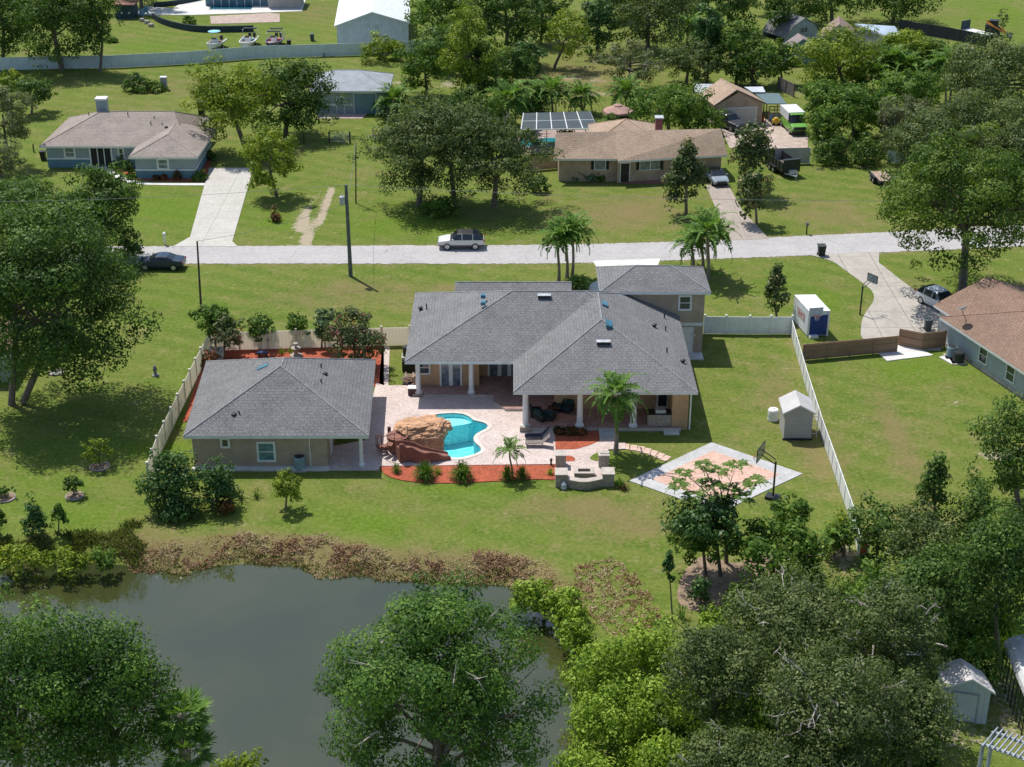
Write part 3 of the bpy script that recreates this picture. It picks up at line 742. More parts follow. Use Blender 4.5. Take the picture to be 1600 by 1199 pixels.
# skylights, ridge vents, pipes
skym = pm('blue skylight', (0.05, 0.17, 0.24), .2, .2, 1, spec=.7)
def skylight(par, px, py, zf, w_=.55, l_=.9, face='y', mat=skym):
    p = onroof(px, py, zf)
    e = .1; gxx = (zf(p.x + e, p.y) - zf(p.x - e, p.y)) / (2 * e); gyy = (zf(p.x, p.y + e) - zf(p.x, p.y - e)) / (2 * e)
    n = Vector((-gxx, -gyy, 1)).normalized(); u = Vector((n.z, 0, -n.x)).normalized() if abs(gyy) > abs(gxx) else Vector((0, n.z, -n.y)).normalized()
    v = n.cross(u); c = p + n * .05
    vs = [c + u * (sx * w_ / 2) + v * (sy * l_ / 2) + n * (sz * .1) for sz in (-1, 1) for sx, sy in ((-1, -1), (1, -1), (1, 1), (-1, 1))]
    return MB().add(vs, [(3, 2, 1, 0), (4, 5, 6, 7), (0, 1, 5, 4), (1, 2, 6, 5), (2, 3, 7, 6), (3, 0, 4, 7)]).build('skylight', mat, par)
for px, py in ((944.5, 476), (951, 507)): skylight(H, px, py, zmain, .95, .5)
def ridgevent(par, px0, px1, py, zf):
    p = onroof((px0 + px1) / 2, py, zf); w_ = (px1 - px0) / scl(p)
    o = MB().box(p + Vector((0, 0, .12)), (w_, .5, .22)).build('ridge_vent', steel, par)
    MB().box(p + Vector((0, -.26, .1)), (w_ - .06, .03, .17)).build('louvre', blackp, o)
ridgevent(H, 840, 861, 464.5, zmain); ridgevent(H, 932, 954, 537, zmain)
for px, py in ((755, 465), (755, 476)):
    p = onroof(px, py, zmain); MB().box(p + Vector((0, 0, .12)), (.4, .4, .3)).build('roof_vent', skym, H)
for px, py, k in ((657, 484, 0), (666.5, 482, 1), (1022.5, 511, 0), (1038, 497, 1), (1040, 517, 1), (1042, 551, 1), (1067, 566.5, 0)):
    vent(H, onroof(px, py, zmain), k)
MB().tube([(13.85, 106.75, .1), (13.85, 106.75, 3.4)], .06, 8).build('downpipe', white, H)

# ------------------------------------------------------------------ guest house
G = root('guest_house', 'low taupe stucco guest house with a square grey hip roof behind the white fence', 'guest house', (-17.5, 107, 0))
GZ = 2.9
ge = [P(286, 682, GZ), P(576, 681.5, GZ), P(587, 562.5, GZ), P(322, 565, GZ)]
gp0 = P(439, 572, GZ + 3.05); gp1 = P(444, 559.5, GZ + 3.05)
rg = hip_roof('roof', G, [q.xy for q in ge], GZ, gp0.xy, gp1.xy, GZ + 3.05, shingle)
gy0, gxl = ge[0].y + .5, ge[0].x + .5
xs_ = PY(513, 733, gy0).x
mb = MB(); mb.prism([(gxl, gy0), (xs_, gy0), (xs_, ge[2].y - .5), (gxl - .4, ge[2].y - .5)], 0, GZ - .2); mb.bb(xs_, ge[2].x - .7, ge[1].y + 7, ge[2].y - .5, 0, GZ - .2)
mb.build('wall', taupe, G)
MB().bb(gxl - .1, xs_ + .1, gy0 - .55, gy0 - .004, 0, .14).build('plinth', newcon, G)
winpx(G, gy0, 347, 687, 356.5, 697, fw=.16, mull=0)
winpx(G, gy0, 403.5, 693, 428.5, 718.5, mat=pm('blinds behind glass', (0.10, 0.22, 0.24), .2, .25, 3), fw=.16)
column(G, P(565.5, 725.5, .1).x, gy0 + .25, .1, GZ - .22, .15)
for px in (483, 485.5):
    pass
MB().tube([(PY(484, 700, gy0).x, gy0 - .06, .15), (PY(484, 700, gy0).x, gy0 - .06, GZ - .2)], .045, 6).build('conduit', trim, G)
door(G, (xs_ + .003, gy0 + 2.2, .1), .9, 2.1, math.pi / 2)
def zguest(x, y):
    gc = ge
    return GZ + .425 * max(-5, min(x - (gc[0].x + (y - gc[0].y) / (gc[3].y - gc[0].y) * (gc[3].x - gc[0].x)), (gc[1].x + (y - gc[1].y) / (gc[2].y - gc[1].y) * (gc[2].x - gc[1].x)) - x, y - gc[0].y, gc[3].y - y))
skylight(G, 411.5, 575, zguest, .5, .9); ridgevent(G, 425.5, 448, 593, zguest)
for px, py, k in ((502, 576, 1), (508, 587, 0), (502, 600, 1), (366, 651, 0), (374, 650, 1)): vent(G, onroof(px, py, zguest), k)

# ------------------------------------------------------------------ blue grey ranch house across the road
R1 = root('ranch_house', 'blue grey ranch house with taupe hip roof, white trim band and a block chimney', 'house', (-47, 180, 0))
z1 = 2.75
fl_, fr_, bl_ = P(61, 229, z1), P(322, 229, z1), P(98, 189, z1)
x0, x1, y0, y1 = fl_.x, P(320, 184, z1).x, fl_.y, bl_.y + 1.5
ym = (y0 + y1) / 2; zr1 = z1 + .40 * (y1 - y0) / 2
hip_roof('roof', R1, [(x0, y0), (x1, y0), (x1 + .6, y1), (x0 + .3, y1)], z1, (P(157, 175, zr1).x, ym), (P(268, 179, zr1).x, ym), zr1, shinbrown)
wl, wr = P(200, 246, z1), P(302, 247, z1)
wxr = wr.x + .4; hw = (wxr - wl.x) / 2; xm = (wl.x + wxr) / 2
hip_roof('roof', R1, [(wl.x, wl.y), (wxr, wl.y), (wxr + .3, y0 + 7), (wl.x, y0 + 7)], z1 - .006, (xm, wl.y + hw * .95), (xm, y0 + 7 - hw * .5), z1 + .40 * hw, shinbrown)
mb = MB(); mb.bb(x0 + .6, wl.x + .6, y0 + .6, y1 - .6, 1.05, z1 - .2); mb.bb(wl.x + .6, wxr - .5, wl.y + .55, y0 + 6.4, 1.05, z1 - .2); mb.bb(wl.x + .6, x1 - .6, y0 + 6.4, y1 - .6, 1.05, z1 - .2)
mb.build('wall', bluewall, R1)
mb = MB(); mb.bb(x0 + .58, wl.x + .58, y0 + .58, y1 - .58, 0, 1.0); mb.bb(wl.x + .58, wxr - .48, wl.y + .53, y0 + 6.42, 0, 1.0); mb.bb(wl.x + .58, x1 - .58, y0 + 6.42, y1 - .58, 0, 1.0)
mb.build('wall', tealwall, R1, label='darker teal lower wall')
mb = MB(); mb.bb(x0 + .54, wl.x + .54, y0 + .54, y1 - .54, 1.0, 1.14); mb.bb(wl.x + .54, wxr - .44, wl.y + .49, y0 + 6.46, 1.0, 1.14); mb.bb(wl.x + .54, x1 - .54, y0 + 6.46, y1 - .54, 1.0, 1.14)
mb.build('band', white, R1)
yf, yw = y0 + .6, wl.y + .55
winpx(R1, yf, 101.5, 231.5, 116, 245, fw=.2, mat=curtain); winpx(R1, yw, 247, 250, 262, 263, fw=.2, mat=curtain)
a, b = PY(141, 232, yf - .03), PY(175, 256, yf - .03)
window(R1, ((a.x + b.x) / 2, yf - .04, 1.25), b.x - a.x, 2.3, mull=0, vert=2, name='screen_door', mat=pm('dark screen', (0.012, 0.014, 0.02), .6), fw=.18)
winpx(R1, yf, 186, 233, 193, 248, fw=.18)
p = P(159.5, 182, zr1 - .6); cxx = PY(159.5, 165, ym + 1.0).x
MB().bb(cxx - .6, cxx + .6, ym + .5, ym + 1.6, z1, topz(ym + 1, 155.5)).build('chimney', bluewall, R1)
zt = topz(ym + 1, 155.5); MB().bb(cxx - .68, cxx + .68, ym + .42, ym + 1.68, zt, zt + .22).build('chimney_cap', white, R1)
def zr_(x, y): return max(z1 + .4 * min(x - x0, x1 - x, y - y0, y1 - y), z1 + .4 * min(x - wl.x, wxr - x, y - wl.y))
for px, py, k in ((139, 181, 1), (200, 181, 1), (236, 195, 1), (241, 187, 1), (244, 184, 1), (253.5, 197, 1), (249, 186, 0), (260, 201, 0)): vent(R1, onroof(px, py, zr_), k)

# ------------------------------------------------------------------ blue grey garage further back
R2 = root('detached_garage', 'blue grey detached garage with a grey hip roof and wide roller door', 'garage', (-26.5, 200, 0))
z2 = 3.2
a, b, c_ = P(483, 142.5, z2), P(608, 142, z2), P(608, 115.5, z2)
hip_roof('roof', R2, [(a.x, a.y), (b.x, a.y), (b.x, c_.y), (a.x, c_.y)], z2, (P(520, 112, 5.2).x, (a.y + c_.y) / 2), (P(560, 112, 5.2).x, (a.y + c_.y) / 2), z2 + .36 * (c_.y - a.y) / 2, pm('pale grey roofing', (.30, .33, .36), .8, .12, .7, fine=.15))
MB().bb(a.x + .6, b.x - .5, a.y + .6, c_.y - .5, 0, z2 - .2).build('wall', bluewall, R2)
yy = a.y + .6
p0, p1 = PY(526, 152, yy), PY(538, 175, yy); door(R2, ((p0.x + p1.x) / 2, yy, 0), p1.x - p0.x, 2.2, mat=bluewall)
p0, p1 = PY(553, 147, yy), PY(588, 175, yy); door(R2, ((p0.x + p1.x) / 2, yy, 0), p1.x - p0.x, 2.7, name='garage_door', mat=ribbed('teal roller door', (.17, .28, .34), 1, .5, .6, 0, .85), handle=False)
mb = MB(); 
for u, v in ((484, 525), (539, 551), (590, 596)): mb.bb(PY(u, 160, yy).x, PY(v, 160, yy).x, yy - .04, yy - .002, 1.1, 1.32)
mb.build('band', trim, R2)
sheet('garage_apron', [(a.x + 1, yy - .01), (b.x - 3, yy - .01), (b.x - 3.5, yy - 2.4), (a.x + 1, yy - 2.4)], .06, pm('pink stained slab', (.48, .36, .34), .9, .15, 1))

# ------------------------------------------------------------------ white metal barn behind the far fence
R3 = root('metal_barn', 'white ribbed metal barn with a low gable roof behind the long far fence', 'barn', (-23, 243, 0))
z3 = 3.8
e0, e1 = P(522, 41, z3), P(641, 36, z3); ap = P(582, 22.5, z3 + 1.9)
dv_ = Vector((-1.2, 19, 0))
fm = lerp(e0, e1, .5)
hip_roof('roof', R3, [e0.xy, e1.xy, (e1 + dv_).xy, (e0 + dv_).xy], z3, (fm).xy, (fm + dv_).xy, z3 + 1.9, ribbed('white metal roof', (.72, .75, .77), 0, .5, .35, 0, .93), gab=(1, 1), caps=False)
q0, q1 = e0 + Vector((.35, .25, 0)), e1 + Vector((-.35, .25, 0))
pr_ = [q0, q1, q1 + dv_ * .97, q0 + dv_ * .97]
mb = MB()
for k in range(4):
    a, b = pr_[k], pr_[(k + 1) % 4]; mb.add([(a.x, a.y, 0), (b.x, b.y, 0), (b.x, b.y, z3 - .16), (a.x, a.y, z3 - .16)], [(0, 1, 2, 3)])
for a, b in ((pr_[0], pr_[1]), (pr_[2], pr_[3])): mm = lerp(a, b, .5); mb.add([(a.x, a.y, z3 - .16), (b.x, b.y, z3 - .16), (mm.x, mm.y, z3 + 1.68)], [(0, 1, 2)])
mb.build('wall', greymetal, R3)
mq = lerp(q0, q1, .56); MB().box((mq.x, mq.y - .1, z3 - .4), (.5, .06, .4)).build('gable_vent', steel, R3)

# ------------------------------------------------------------------ tan brick house
R4 = root('brick_house', 'long tan ranch house with a tan gable roof and dark shutters across the road', 'house', (17, 178, 0))
z4 = 2.9; zt4 = z4 + 2.25
fa, fb, fc = P(877, 248.5, z4), P(965, 248.8, z4), P(1137, 241.5, z4)
ra, rb = P(869, 207.5, zt4), P(1126, 201.8, zt4)
def mirror(f, r): return Vector((2 * r.x - f.x, 2 * r.y - f.y, 0))
dirr = (rb - ra); rm = ra + dirr * .36
mb_e = [Vector((fa.x, fa.y)), Vector((fb.x + .4, fb.y - .1))]
hip_roof('roof', R4, [(ra.x - .35, fa.y), (rm.x + 1, fa.y), (rm.x + 1, 2 * rm.y - fa.y), (ra.x + .2, 2 * ra.y - fa.y)], z4, ra.xy, (rm.x + 1, rm.y), zt4, shintan, gab=(1, 1), caps=False)
f2 = Vector((fb.x, fb.y - .7, 0)); f3 = Vector((fc.x, fc.y - .1, 0))
hip_roof('roof', R4, [f2.xy, f3.xy, (f3.x - .4, 2 * rb.y - f3.y), (f2.x, 2 * rm.y - f2.y)], z4 - .03, (f2.x + .0, rm.y + .02), (rb.x, rb.y), zt4 + .04, shintan, gab=(1, 1), caps=False)
brick = pm('tan painted brick', (.42, .32, .24), .9, .12, 1.0, bump=.2)
mb = MB(); yb = fa.y + .7; yb2 = f2.y + .8
def gablewall(mb, x, ya, yb_, yr, zt): mb.add([(x, ya, z4 - .25), (x, yb_, z4 - .25), (x, yr, zt)], [(0, 1, 2)])
mb.bb(ra.x + .3, fb.x, yb, ra.y + (ra.y - yb), 0, z4 - .2)
mb.prism([(fb.x, yb2), (fc.x - .6, f3.y + .7), (fc.x - .8, 2 * rb.y - f3.y - 1), (fb.x, 2 * rb.y - f3.y - 1)], 0, z4 - .24)
gablewall(mb, ra.x + .3, yb, 2 * ra.y - yb, ra.y, zt4 - .3); gablewall(mb, fc.x - .6, f3.y + .7, 2 * rb.y - f3.y - .7, rb.y, zt4 - .3)
mb.build('wall', brick, R4)
winpx(R4, yb, 929.5, 250, 945.5, 265, mull=0, mat=curtain, fw=.08)
shut = pm('black shutters', (.015, .016, .018), .6)
for x in (926.3, 949): a = PY(x, 257, yb); MB().box((a.x, yb - .03, a.z), (.38, .05, 1.2)).build('shutter', shut, R4)
def yw2(px):
    return yb2 + (f3.y + .7 - yb2) * (PY(px, 260, yb2).x - fb.x) / (fc.x - .6 - fb.x)
an = math.atan2(f3.y + .7 - yb2, fc.x - .6 - fb.x)
a = PY(976.5, 264, yw2(976.5)); door(R4, (a.x, yw2(976.5), 0.1), 1.0, 2.2, an, mat=pm('dark brown door', (.03, .025, .025), .6))
a = PY(1016, 257.5, yw2(1016)); window(R4, (a.x, yw2(1016), a.z), 2.4, 1.1, an, mat=curtain, mull=0, vert=1, fw=.08)
for x in (996.5, 1034): a = PY(x, 257, yw2(x)); MB().box((a.x, yw2(x) - .04, a.z), (.36, .05, 1.3), an).build('shutter', shut, R4)
sheet('brick_porch', W2([(972, 280), (1045, 277), (1047, 287), (976, 288)]), .12, pm('red brick floor', (.30, .13, .11), .9, .2, 1.5, fine=.3))
hp = P(978, 186, zt4 + .35)
hip_roof('roof', R4, [(hp.x - 4.2, hp.y - 4.2), (hp.x + 4.4, hp.y - 4.2), (hp.x + 4.4, hp.y + 4.2), (hp.x - 4.2, hp.y + 4.2)], zt4 - 1.5, hp.xy, (hp.x + .01, hp.y), zt4 + .35, shintan)
MB().bb(hp.x - 3.8, hp.x + 4, 2 * ra.y - yb + .02, hp.y + 3.8, 0, zt4 - 1.7).build('wall', brick, R4)
cy_ = rb.y + 1.2; a = PY(1029.5, 195, cy_)
MB().bb(a.x - .4, a.x + .4, cy_ - .5, cy_ + .5, 3.0, topz(cy_, 184)).build('chimney', pm('maroon brick', (.20, .075, .075), .9, .2, 2, fine=.3), R4)
MB().bb(a.x - .5, a.x + .5, cy_ - .6, cy_ + .6, topz(cy_, 184), topz(cy_, 184) + .12).build('chimney_cap', steel, R4)

# ------------------------------------------------------------------ brick garage with lean-to roofs
R5 = root('gable_garage', 'tan gable fronted garage with a pale roller door behind the brick house', 'garage', (28, 197, 0))
z5 = 2.8; z5t = 4.7
e0, e1 = P(1115.8, 165, z5), P(1197, 161, z5); ap = P(1156.5, 149.5, z5t)
bk0 = P(1091.8, 147, z5); dv_ = Vector((bk0.x - e0.x, bk0.y - e0.y, 0)); fm = Vector((ap.x, (e0.y + e1.y) / 2, 0))
hip_roof('roof', R5, [e0.xy, e1.xy, (e1 + dv_).xy, (e0 + dv_).xy], z5, fm.xy, (fm + dv_).xy, z5t, shintan, gab=(1, 1), caps=True, edge=pm('brown fascia', (.16, .12, .1), .7))
q0, q1 = e0 + Vector((.35, .35, 0)), e1 + Vector((-.35, .35, 0)); pr_ = [q0, q1, q1 + dv_ * .96, q0 + dv_ * .96]
mb = MB()
for k in range(4):
    a, b = pr_[k], pr_[(k + 1) % 4]; mb.add([(a.x, a.y, 0), (b.x, b.y, 0), (b.x, b.y, z5 - .1), (a.x, a.y, z5 - .1)], [(0, 1, 2, 3)])
mm = lerp(q0, q1, .5); mb.add([(q0.x, q0.y, z5 - .1), (q1.x, q1.y, z5 - .1), (mm.x, mm.y, z5t - .3)], [(0, 1, 2)])
mb.build('wall', brick, R5)
an5 = math.atan2(q1.y - q0.y, q1.x - q0.x); mm = lerp(q0, q1, .52)
door(R5, (mm.x, mm.y - .01, 0), 4.3, 2.2, an5, name='garage_door', mat=ribbed('cream roller door', (.55, .52, .46), 1, .5, .6, 0, .9), handle=False)
# lean-to shelters either side
def shelter(name, label, pts, z, mat, posts=True, cat='carport'):
    V_ = [P(a, b, z + dz) for a, b, dz in pts]
    r = root(name, label, cat, (sum(v.x for v in V_) / len(V_), sum(v.y for v in V_) / len(V_), 0))
    mb = MB(); dz = Vector((0, 0, -.1))
    mb.poly(V_); mb.add([v + dz for v in V_], [tuple(range(len(V_)))[::-1]])
    for i in range(len(V_)): a, b = V_[i], V_[(i + 1) % len(V_)]; mb.add([a, b, b + dz, a + dz], [(3, 2, 1, 0)])
    mb.build('roof', mat, r)
    if posts:
        for v in V_:
            k = lerp(v, Vector((sum(q.x for q in V_) / len(V_), sum(q.y for q in V_) / len(V_), v.z)), .06)
            MB().tube([(k.x, k.y, 0), (k.x, k.y, v.z - .08)], .07, 6).build('post', polewood, r)
    return r
corr = ribbed('corrugated tin', (.42, .44, .46), 0, .5, .5, .2, .6)
shelter('carport', 'dark green flat roofed carport beside the gable fronted garage', [(1198, 162, 0), (1229, 162, 0), (1217, 146, 0), (1178, 145, 0)], 2.5, ribbed('dark green sheet roof', (.10, .16, .17), 1, .6, .6, 0, .7))
shelter('lean_to', 'grey corrugated lean to roof behind the gable fronted garage', [(1086, 143, 0), (1102, 147, 0), (1130, 131.5, .4), (1083, 131, .4)], 2.6, corr, cat='lean-to')
shelter('tin_shelter', 'small pale tin roof beyond the dark green carport', [(1176, 144, 0), (1196, 144, 0), (1192, 135.5, .3), (1163, 136, .3)], 2.7, pm('pale tin', (.52, .56, .6), .5, .12, 1), cat='shelter')

# ------------------------------------------------------------------ screen enclosure and its pool
S = root('screen_enclosure', 'dark mesh pool screen enclosure with white ribs beside the brick house', 'pool enclosure', (8, 195, 0))
zs = 3.4
tl, tr, bl2, br2 = P(818, 177, zs), P(922, 174, zs), P(814, 203, zs), P(935, 201, zs)
mesh_ = pm('dark mesh screen', (.035, .05, .055), .6, .15, .6)
mb = MB(); dz = Vector((0, 0, -.05))
mb.poly([bl2, br2, tr, tl]); mb.add([v + dz for v in (bl2, br2, tr, tl)], [(3, 2, 1, 0)])
for a, b in ((bl2, br2), (br2, tr), (tr, tl), (tl, bl2)): mb.add([a, b, b + dz, a + dz], [(3, 2, 1, 0)])
mb.build('screen_roof', mesh_, S)
for k in range(6):
    a, b = lerp(tl, tr, k / 5), lerp(bl2, br2, k / 5.0); MB().tube([a, b], .06, 6).build('rib', white, S)
MB().tube([lerp(tl, bl2, .5), lerp(tr, br2, .5)], .05, 6).build('rib', white, S)
MB().tube([bl2, br2], .06, 6).build('rib', white, S); MB().tube([br2, tr], .06, 6).build('rib', white, S)
for k in range(7): a = lerp(bl2, br2, k / 6); MB().tube([(a.x, a.y, 0), (a.x, a.y, zs)], .045, 6).build('post', pm('maroon post', (.12, .05, .05), .6), S)
for k in (0, 1): a = (tl, tr)[k]; MB().tube([(a.x, a.y, 0), (a.x, a.y, zs)], .05, 6).build('post', pm('maroon post', (.12, .05, .05), .6), S)
q = W2([(812, 219), (868, 217), (868, 228), (812, 231)])
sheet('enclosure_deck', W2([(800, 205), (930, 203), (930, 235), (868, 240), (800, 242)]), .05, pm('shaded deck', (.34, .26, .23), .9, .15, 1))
WP = root('backyard_pool', 'blue rectangular pool beside the brick house, half under the mesh enclosure', 'pool', (q[0][0] + 3, q[0][1], 0))
MB().prism(q, 0, .10).build('water', pm('teal pool water', (.02, .22, .28), .08, .2, 1, spec=.7), WP)
MB().prism(offset_loop(q, .25), 0, .13, holes=[q]).build('coping', steel, WP)
# gazebo
gz = P(965, 186); GZB = root('gazebo', 'faded pink round canvas gazebo behind the brick house', 'gazebo', (gz.x, gz.y, 0))
cvs = pm('faded pink canvas', (.40, .25, .21), .9, .15, 1)
zt = topz(gz.y, 163)
MB().lathe((gz.x, gz.y, 0), [(2.1, zt - 1.05), (2.05, zt - .8), (.55, zt - .2), (.6, zt - .12), (.05, zt + .1)], 8).build('canopy', cvs, GZB)
for k in range(4):
    t_ = math.pi / 4 + k * math.pi / 2; MB().tube([(gz.x + 1.7 * math.cos(t_), gz.y + 1.7 * math.sin(t_), 0), (gz.x + 1.7 * math.cos(t_), gz.y + 1.7 * math.sin(t_), zt - .95)], .06, 6).build('post', polewood, GZB)

# ------------------------------------------------------------------ barn shapes at the far right
R6 = root('gambrel_barn', 'grey blue gambrel barn with a double sloped grey roof, far right beyond the trees', 'barn', (47, 240, 0))
bz = 1.0
b0 = P(1223, 68, 0); b1 = P(1284, 60, 0); fdir = (b1 - b0); fdir.z = 0
bkd = Vector((P(1189, 53.5, 1.5).x - P(1223, 65, 1.5).x, P(1189, 53.5, 1.5).y - P(1223, 65, 1.5).y, 0)) * 1.0
Wd = fdir.length; ux = fdir.normalized()
prof = [(0, .0), (.05, .8), (.20, 2.4), (.5, 3.5), (.80, 2.4), (.95, .8), (1, 0)]
def gp(k, z, back): return b0 + ux * (Wd * k) + (bkd if back else Vector((0, 0, 0))) + Vector((0, 0, z))
mb = MB()
mb.add([gp(k, z, 0) for k, z in prof], [tuple(range(7))[::-1]]); mb.add([gp(k, z, 1) for k, z in prof], [tuple(range(7))])
mb.build('wall', bluewall, R6)
mb = MB(); o_ = .12
for i in range(1, 5):
    (k0, za), (k1, zb) = prof[i], prof[i + 1]
    if i == 1: k0 -= .02; za -= .1
    if i == 4: k1 += .02; zb -= .1
    ext = -bkd.normalized() * .3
    vs = [gp(k0, za + o_, 0) + ext, gp(k1, zb + o_, 0) + ext, gp(k1, zb + o_, 1) - ext, gp(k0, za + o_, 1) - ext]
    mb.add(vs, [(3, 2, 1, 0)]); mb.add([v - Vector((0, 0, .1)) for v in vs], [(0, 1, 2, 3)])
    mb.add([vs[0], vs[1], vs[1] - Vector((0, 0, .1)), vs[0] - Vector((0, 0, .1))], [(0, 1, 2, 3)])
mb.build('roof', shingle, R6)
a = gp(.52, 1.7, 0); window(R6, (a.x, a.y - .02, a.z), 1.2, .7, math.atan2(ux.y, ux.x), fr=bluewall, mull=0, vert=1)
def gable_shed(name, label, e0, e1, bk, z, rise, rmat, wmat, cat='shed'):
    dv = Vector((bk[0] - e0.x, bk[1] - e0.y, 0)); fm = lerp(e0, e1, .5)
    r = root(name, label, cat, (fm.x, fm.y, 0))
    ro = hip_roof('roof', r, [e0.xy, e1.xy, (e1 + dv).xy, (e0 + dv).xy], z, fm.xy, (fm + dv).xy, z + rise, rmat, gab=(1, 1), caps=False, thick=.12)
    u = (e1 - e0).normalized(); q0 = e0 + u * .2 + dv.normalized() * .15; q1 = e1 - u * .2 + dv.normalized() * .15; dv2 = dv - dv.normalized() * .3
    mb = MB(); pr_ = [q0, q1, q1 + dv2, q0 + dv2]
    for k in range(4):
        a, b = pr_[k], pr_[(k + 1) % 4]; mb.add([(a.x, a.y, 0), (b.x, b.y, 0), (b.x, b.y, z - .06), (a.x, a.y, z - .06)], [(0, 1, 2, 3)])
    for a, b in ((pr_[0], pr_[1]), (pr_[2], pr_[3])): mm = lerp(a, b, .5); mb.add([(a.x, a.y, z - .06), (b.x, b.y, z - .06), (mm.x, mm.y, z + rise - .15)], [(0, 1, 2)])
    mb.build('wall', wmat, r)
    return r, q0, q1, u
brroof = pm('grey brown roofing', (.24, .2, .19), .9, .15, .8, fine=.2)
e0, e1 = P(1230, 79, 2.4), P(1278, 72, 2.4)
gable_shed('small_outbuilding', 'small outbuilding with a grey brown roof in front of the gambrel barn', e0, e1, P(1222, 70, 2.4).xy, 2.4, 1.4, brroof, tealwall, 'outbuilding')
e0, e1 = P(1284, 58, 2.6), P(1336, 57, 2.6)
gable_shed('far_cottage', 'brown roofed cottage between the gambrel barn and the slanted shed', e0, e1, P(1284, 45, 2.6).xy, 2.6, 1.9, pm('warm brown roofing', (.27, .19, .16), .9, .15, .8, fine=.2), siding, 'cottage')
R7 = root('slant_roof_shed', 'tall grey shed with a single slanted metal roof and open timber front', 'shed', (56, 242, 0))
V_ = [P(1382, 55, 4.2), P(1408, 53.5, 4.2), P(1398, 41, 4.6), P(1336, 37, 4.6)]
mb = MB(); dz = Vector((0, 0, -.25)); mb.poly(V_)
for i in range(4): a, b = V_[i], V_[(i + 1) % 4]; mb.add([a, b, b + dz, a + dz], [(3, 2, 1, 0)], 1)
mb.add([v + dz for v in V_], [(3, 2, 1, 0)], 1)
mb.build('roof', [pm('blue tint metal roof', (.38, .46, .54), .35, .12, .6), white], R7)
cc = sum(V_, Vector()) / 4; mb = MB(); Q = [lerp(v, cc, .06) for v in V_]
for i in (1, 2, 3): a, b = Q[i], Q[(i + 1) % 4]; mb.add([(a.x, a.y, 0), (b.x, b.y, 0), (b.x, b.y, b.z - .2), (a.x, a.y, a.z - .2)], [(0, 1, 2, 3)])
a, b = Q[3], Q[0]
mb.build('wall', siding, R7)
mb = MB(); a, b = Q[0], Q[1]
for k in range(4): q = lerp(a, b, k / 3); mb.tube([(q.x, q.y, 0), (q.x, q.y, q.z - .25)], .08, 6)
for z in (1.2, 2.4, 3.4): mb.tube([(a.x, a.y, z), (b.x, b.y, z)], .06, 6)
mb.build('timber_frame', pm('raw timber', (.30, .18, .12), .9, .2, 2), R7)

# ------------------------------------------------------------------ neighbour on the right, seen end on
R8 = root('neighbour_house', 'pale grey house with a red brown shingle roof along the right edge', 'house', (36, 118, 0))
z8 = 2.6
w0, w1 = P(1477, 541), P(1600, 625); dl = (w1 - w0).normalized(); dn = Vector((-dl.y, dl.x, 0))
if dn.x < 0: dn = -dn
f0 = w0 - dl * 2.2; f1 = w0 + dl * 22
def L8(a, b, z=0): return w0 + dl * a + dn * b + Vector((0, 0, z))
hip_roof('roof', R8, [L8(-.6, -.6).xy, L8(24, -.6).xy, L8(24, 13).xy, L8(-.6, 13).xy][::1], z8, L8(6.0, 6.2).xy, L8(17, 6.2).xy, z8 + .38 * 6.8, shinred) if False else None
# local order seen from the lawn side: front eave runs from far (a) to near (b)
hip_roof('roof', R8, [L8(-.6, -.55).xy, L8(24, -.55).xy, L8(24, 13).xy, L8(-.6, 13).xy], z8, L8(6.2, 6.2).xy, L8(17, 6.2).xy, z8 + .38 * 6.75, shinred)
hip_roof('roof', R8, [L8(-3.2, .5).xy, L8(6, .5).xy, L8(6, 11).xy, L8(-3.2, 11).xy], z8 + .01, L8(-3.2, 5.75).xy, L8(4, 5.75).xy, z8 + .38 * 5.25, shinred, gab=(1, 0))
mb = MB(); mb.prism([L8(0, 0).xy, L8(23.4, 0).xy, L8(23.4, 12.4).xy, L8(0, 12.4).xy], .35, z8 - .2); mb.prism([L8(-2.8, 1.0).xy, L8(-.002, 1.0).xy, L8(-.002, 10.5).xy, L8(-2.8, 10.5).xy], 0, z8 - .2)
mb.build('wall', pm('pale grey siding', (.36, .41, .42), .8, .08, 1), R8)
MB().prism([L8(-.02, -.06).xy, L8(23.5, -.06).xy, L8(23.5, 12.3).xy, L8(-.02, 12.3).xy], 0, .35).build('plinth', concrete, R8)
an8 = math.atan2(dl.y, dl.x)
for a in (5.4, 9.2, 13.4): window(R8, L8(a, -.002, 1.45), 1.0, 1.3, an8, fw=.1); 
p = PY(1488, 522, 121); 
dsh = L8(2.0, .3, z8 + .35)
DS = root('satellite_dish', 'grey satellite dish on a bent mast on the red brown roof', 'satellite dish', dsh)
MB().tube([dsh + Vector((0, 0, -.25)), dsh + Vector((0, 0, .35)), dsh + Vector((-.35, 0, .9)), dsh + Vector((-.4, 0, 1.15))], .035, 6).build('mast', dark, DS)
dm = MB(); cd = dsh + Vector((-.4, 0.05, 1.25))
dm.tube([cd + Vector((0, -.02, 0)), cd + Vector((-.03, 0, .1)), cd + Vector((-.06, .02, .16))], [.05, .34, .46], 14); dm.build('dish', pm('grey dish', (.16, .17, .18), .5), DS)

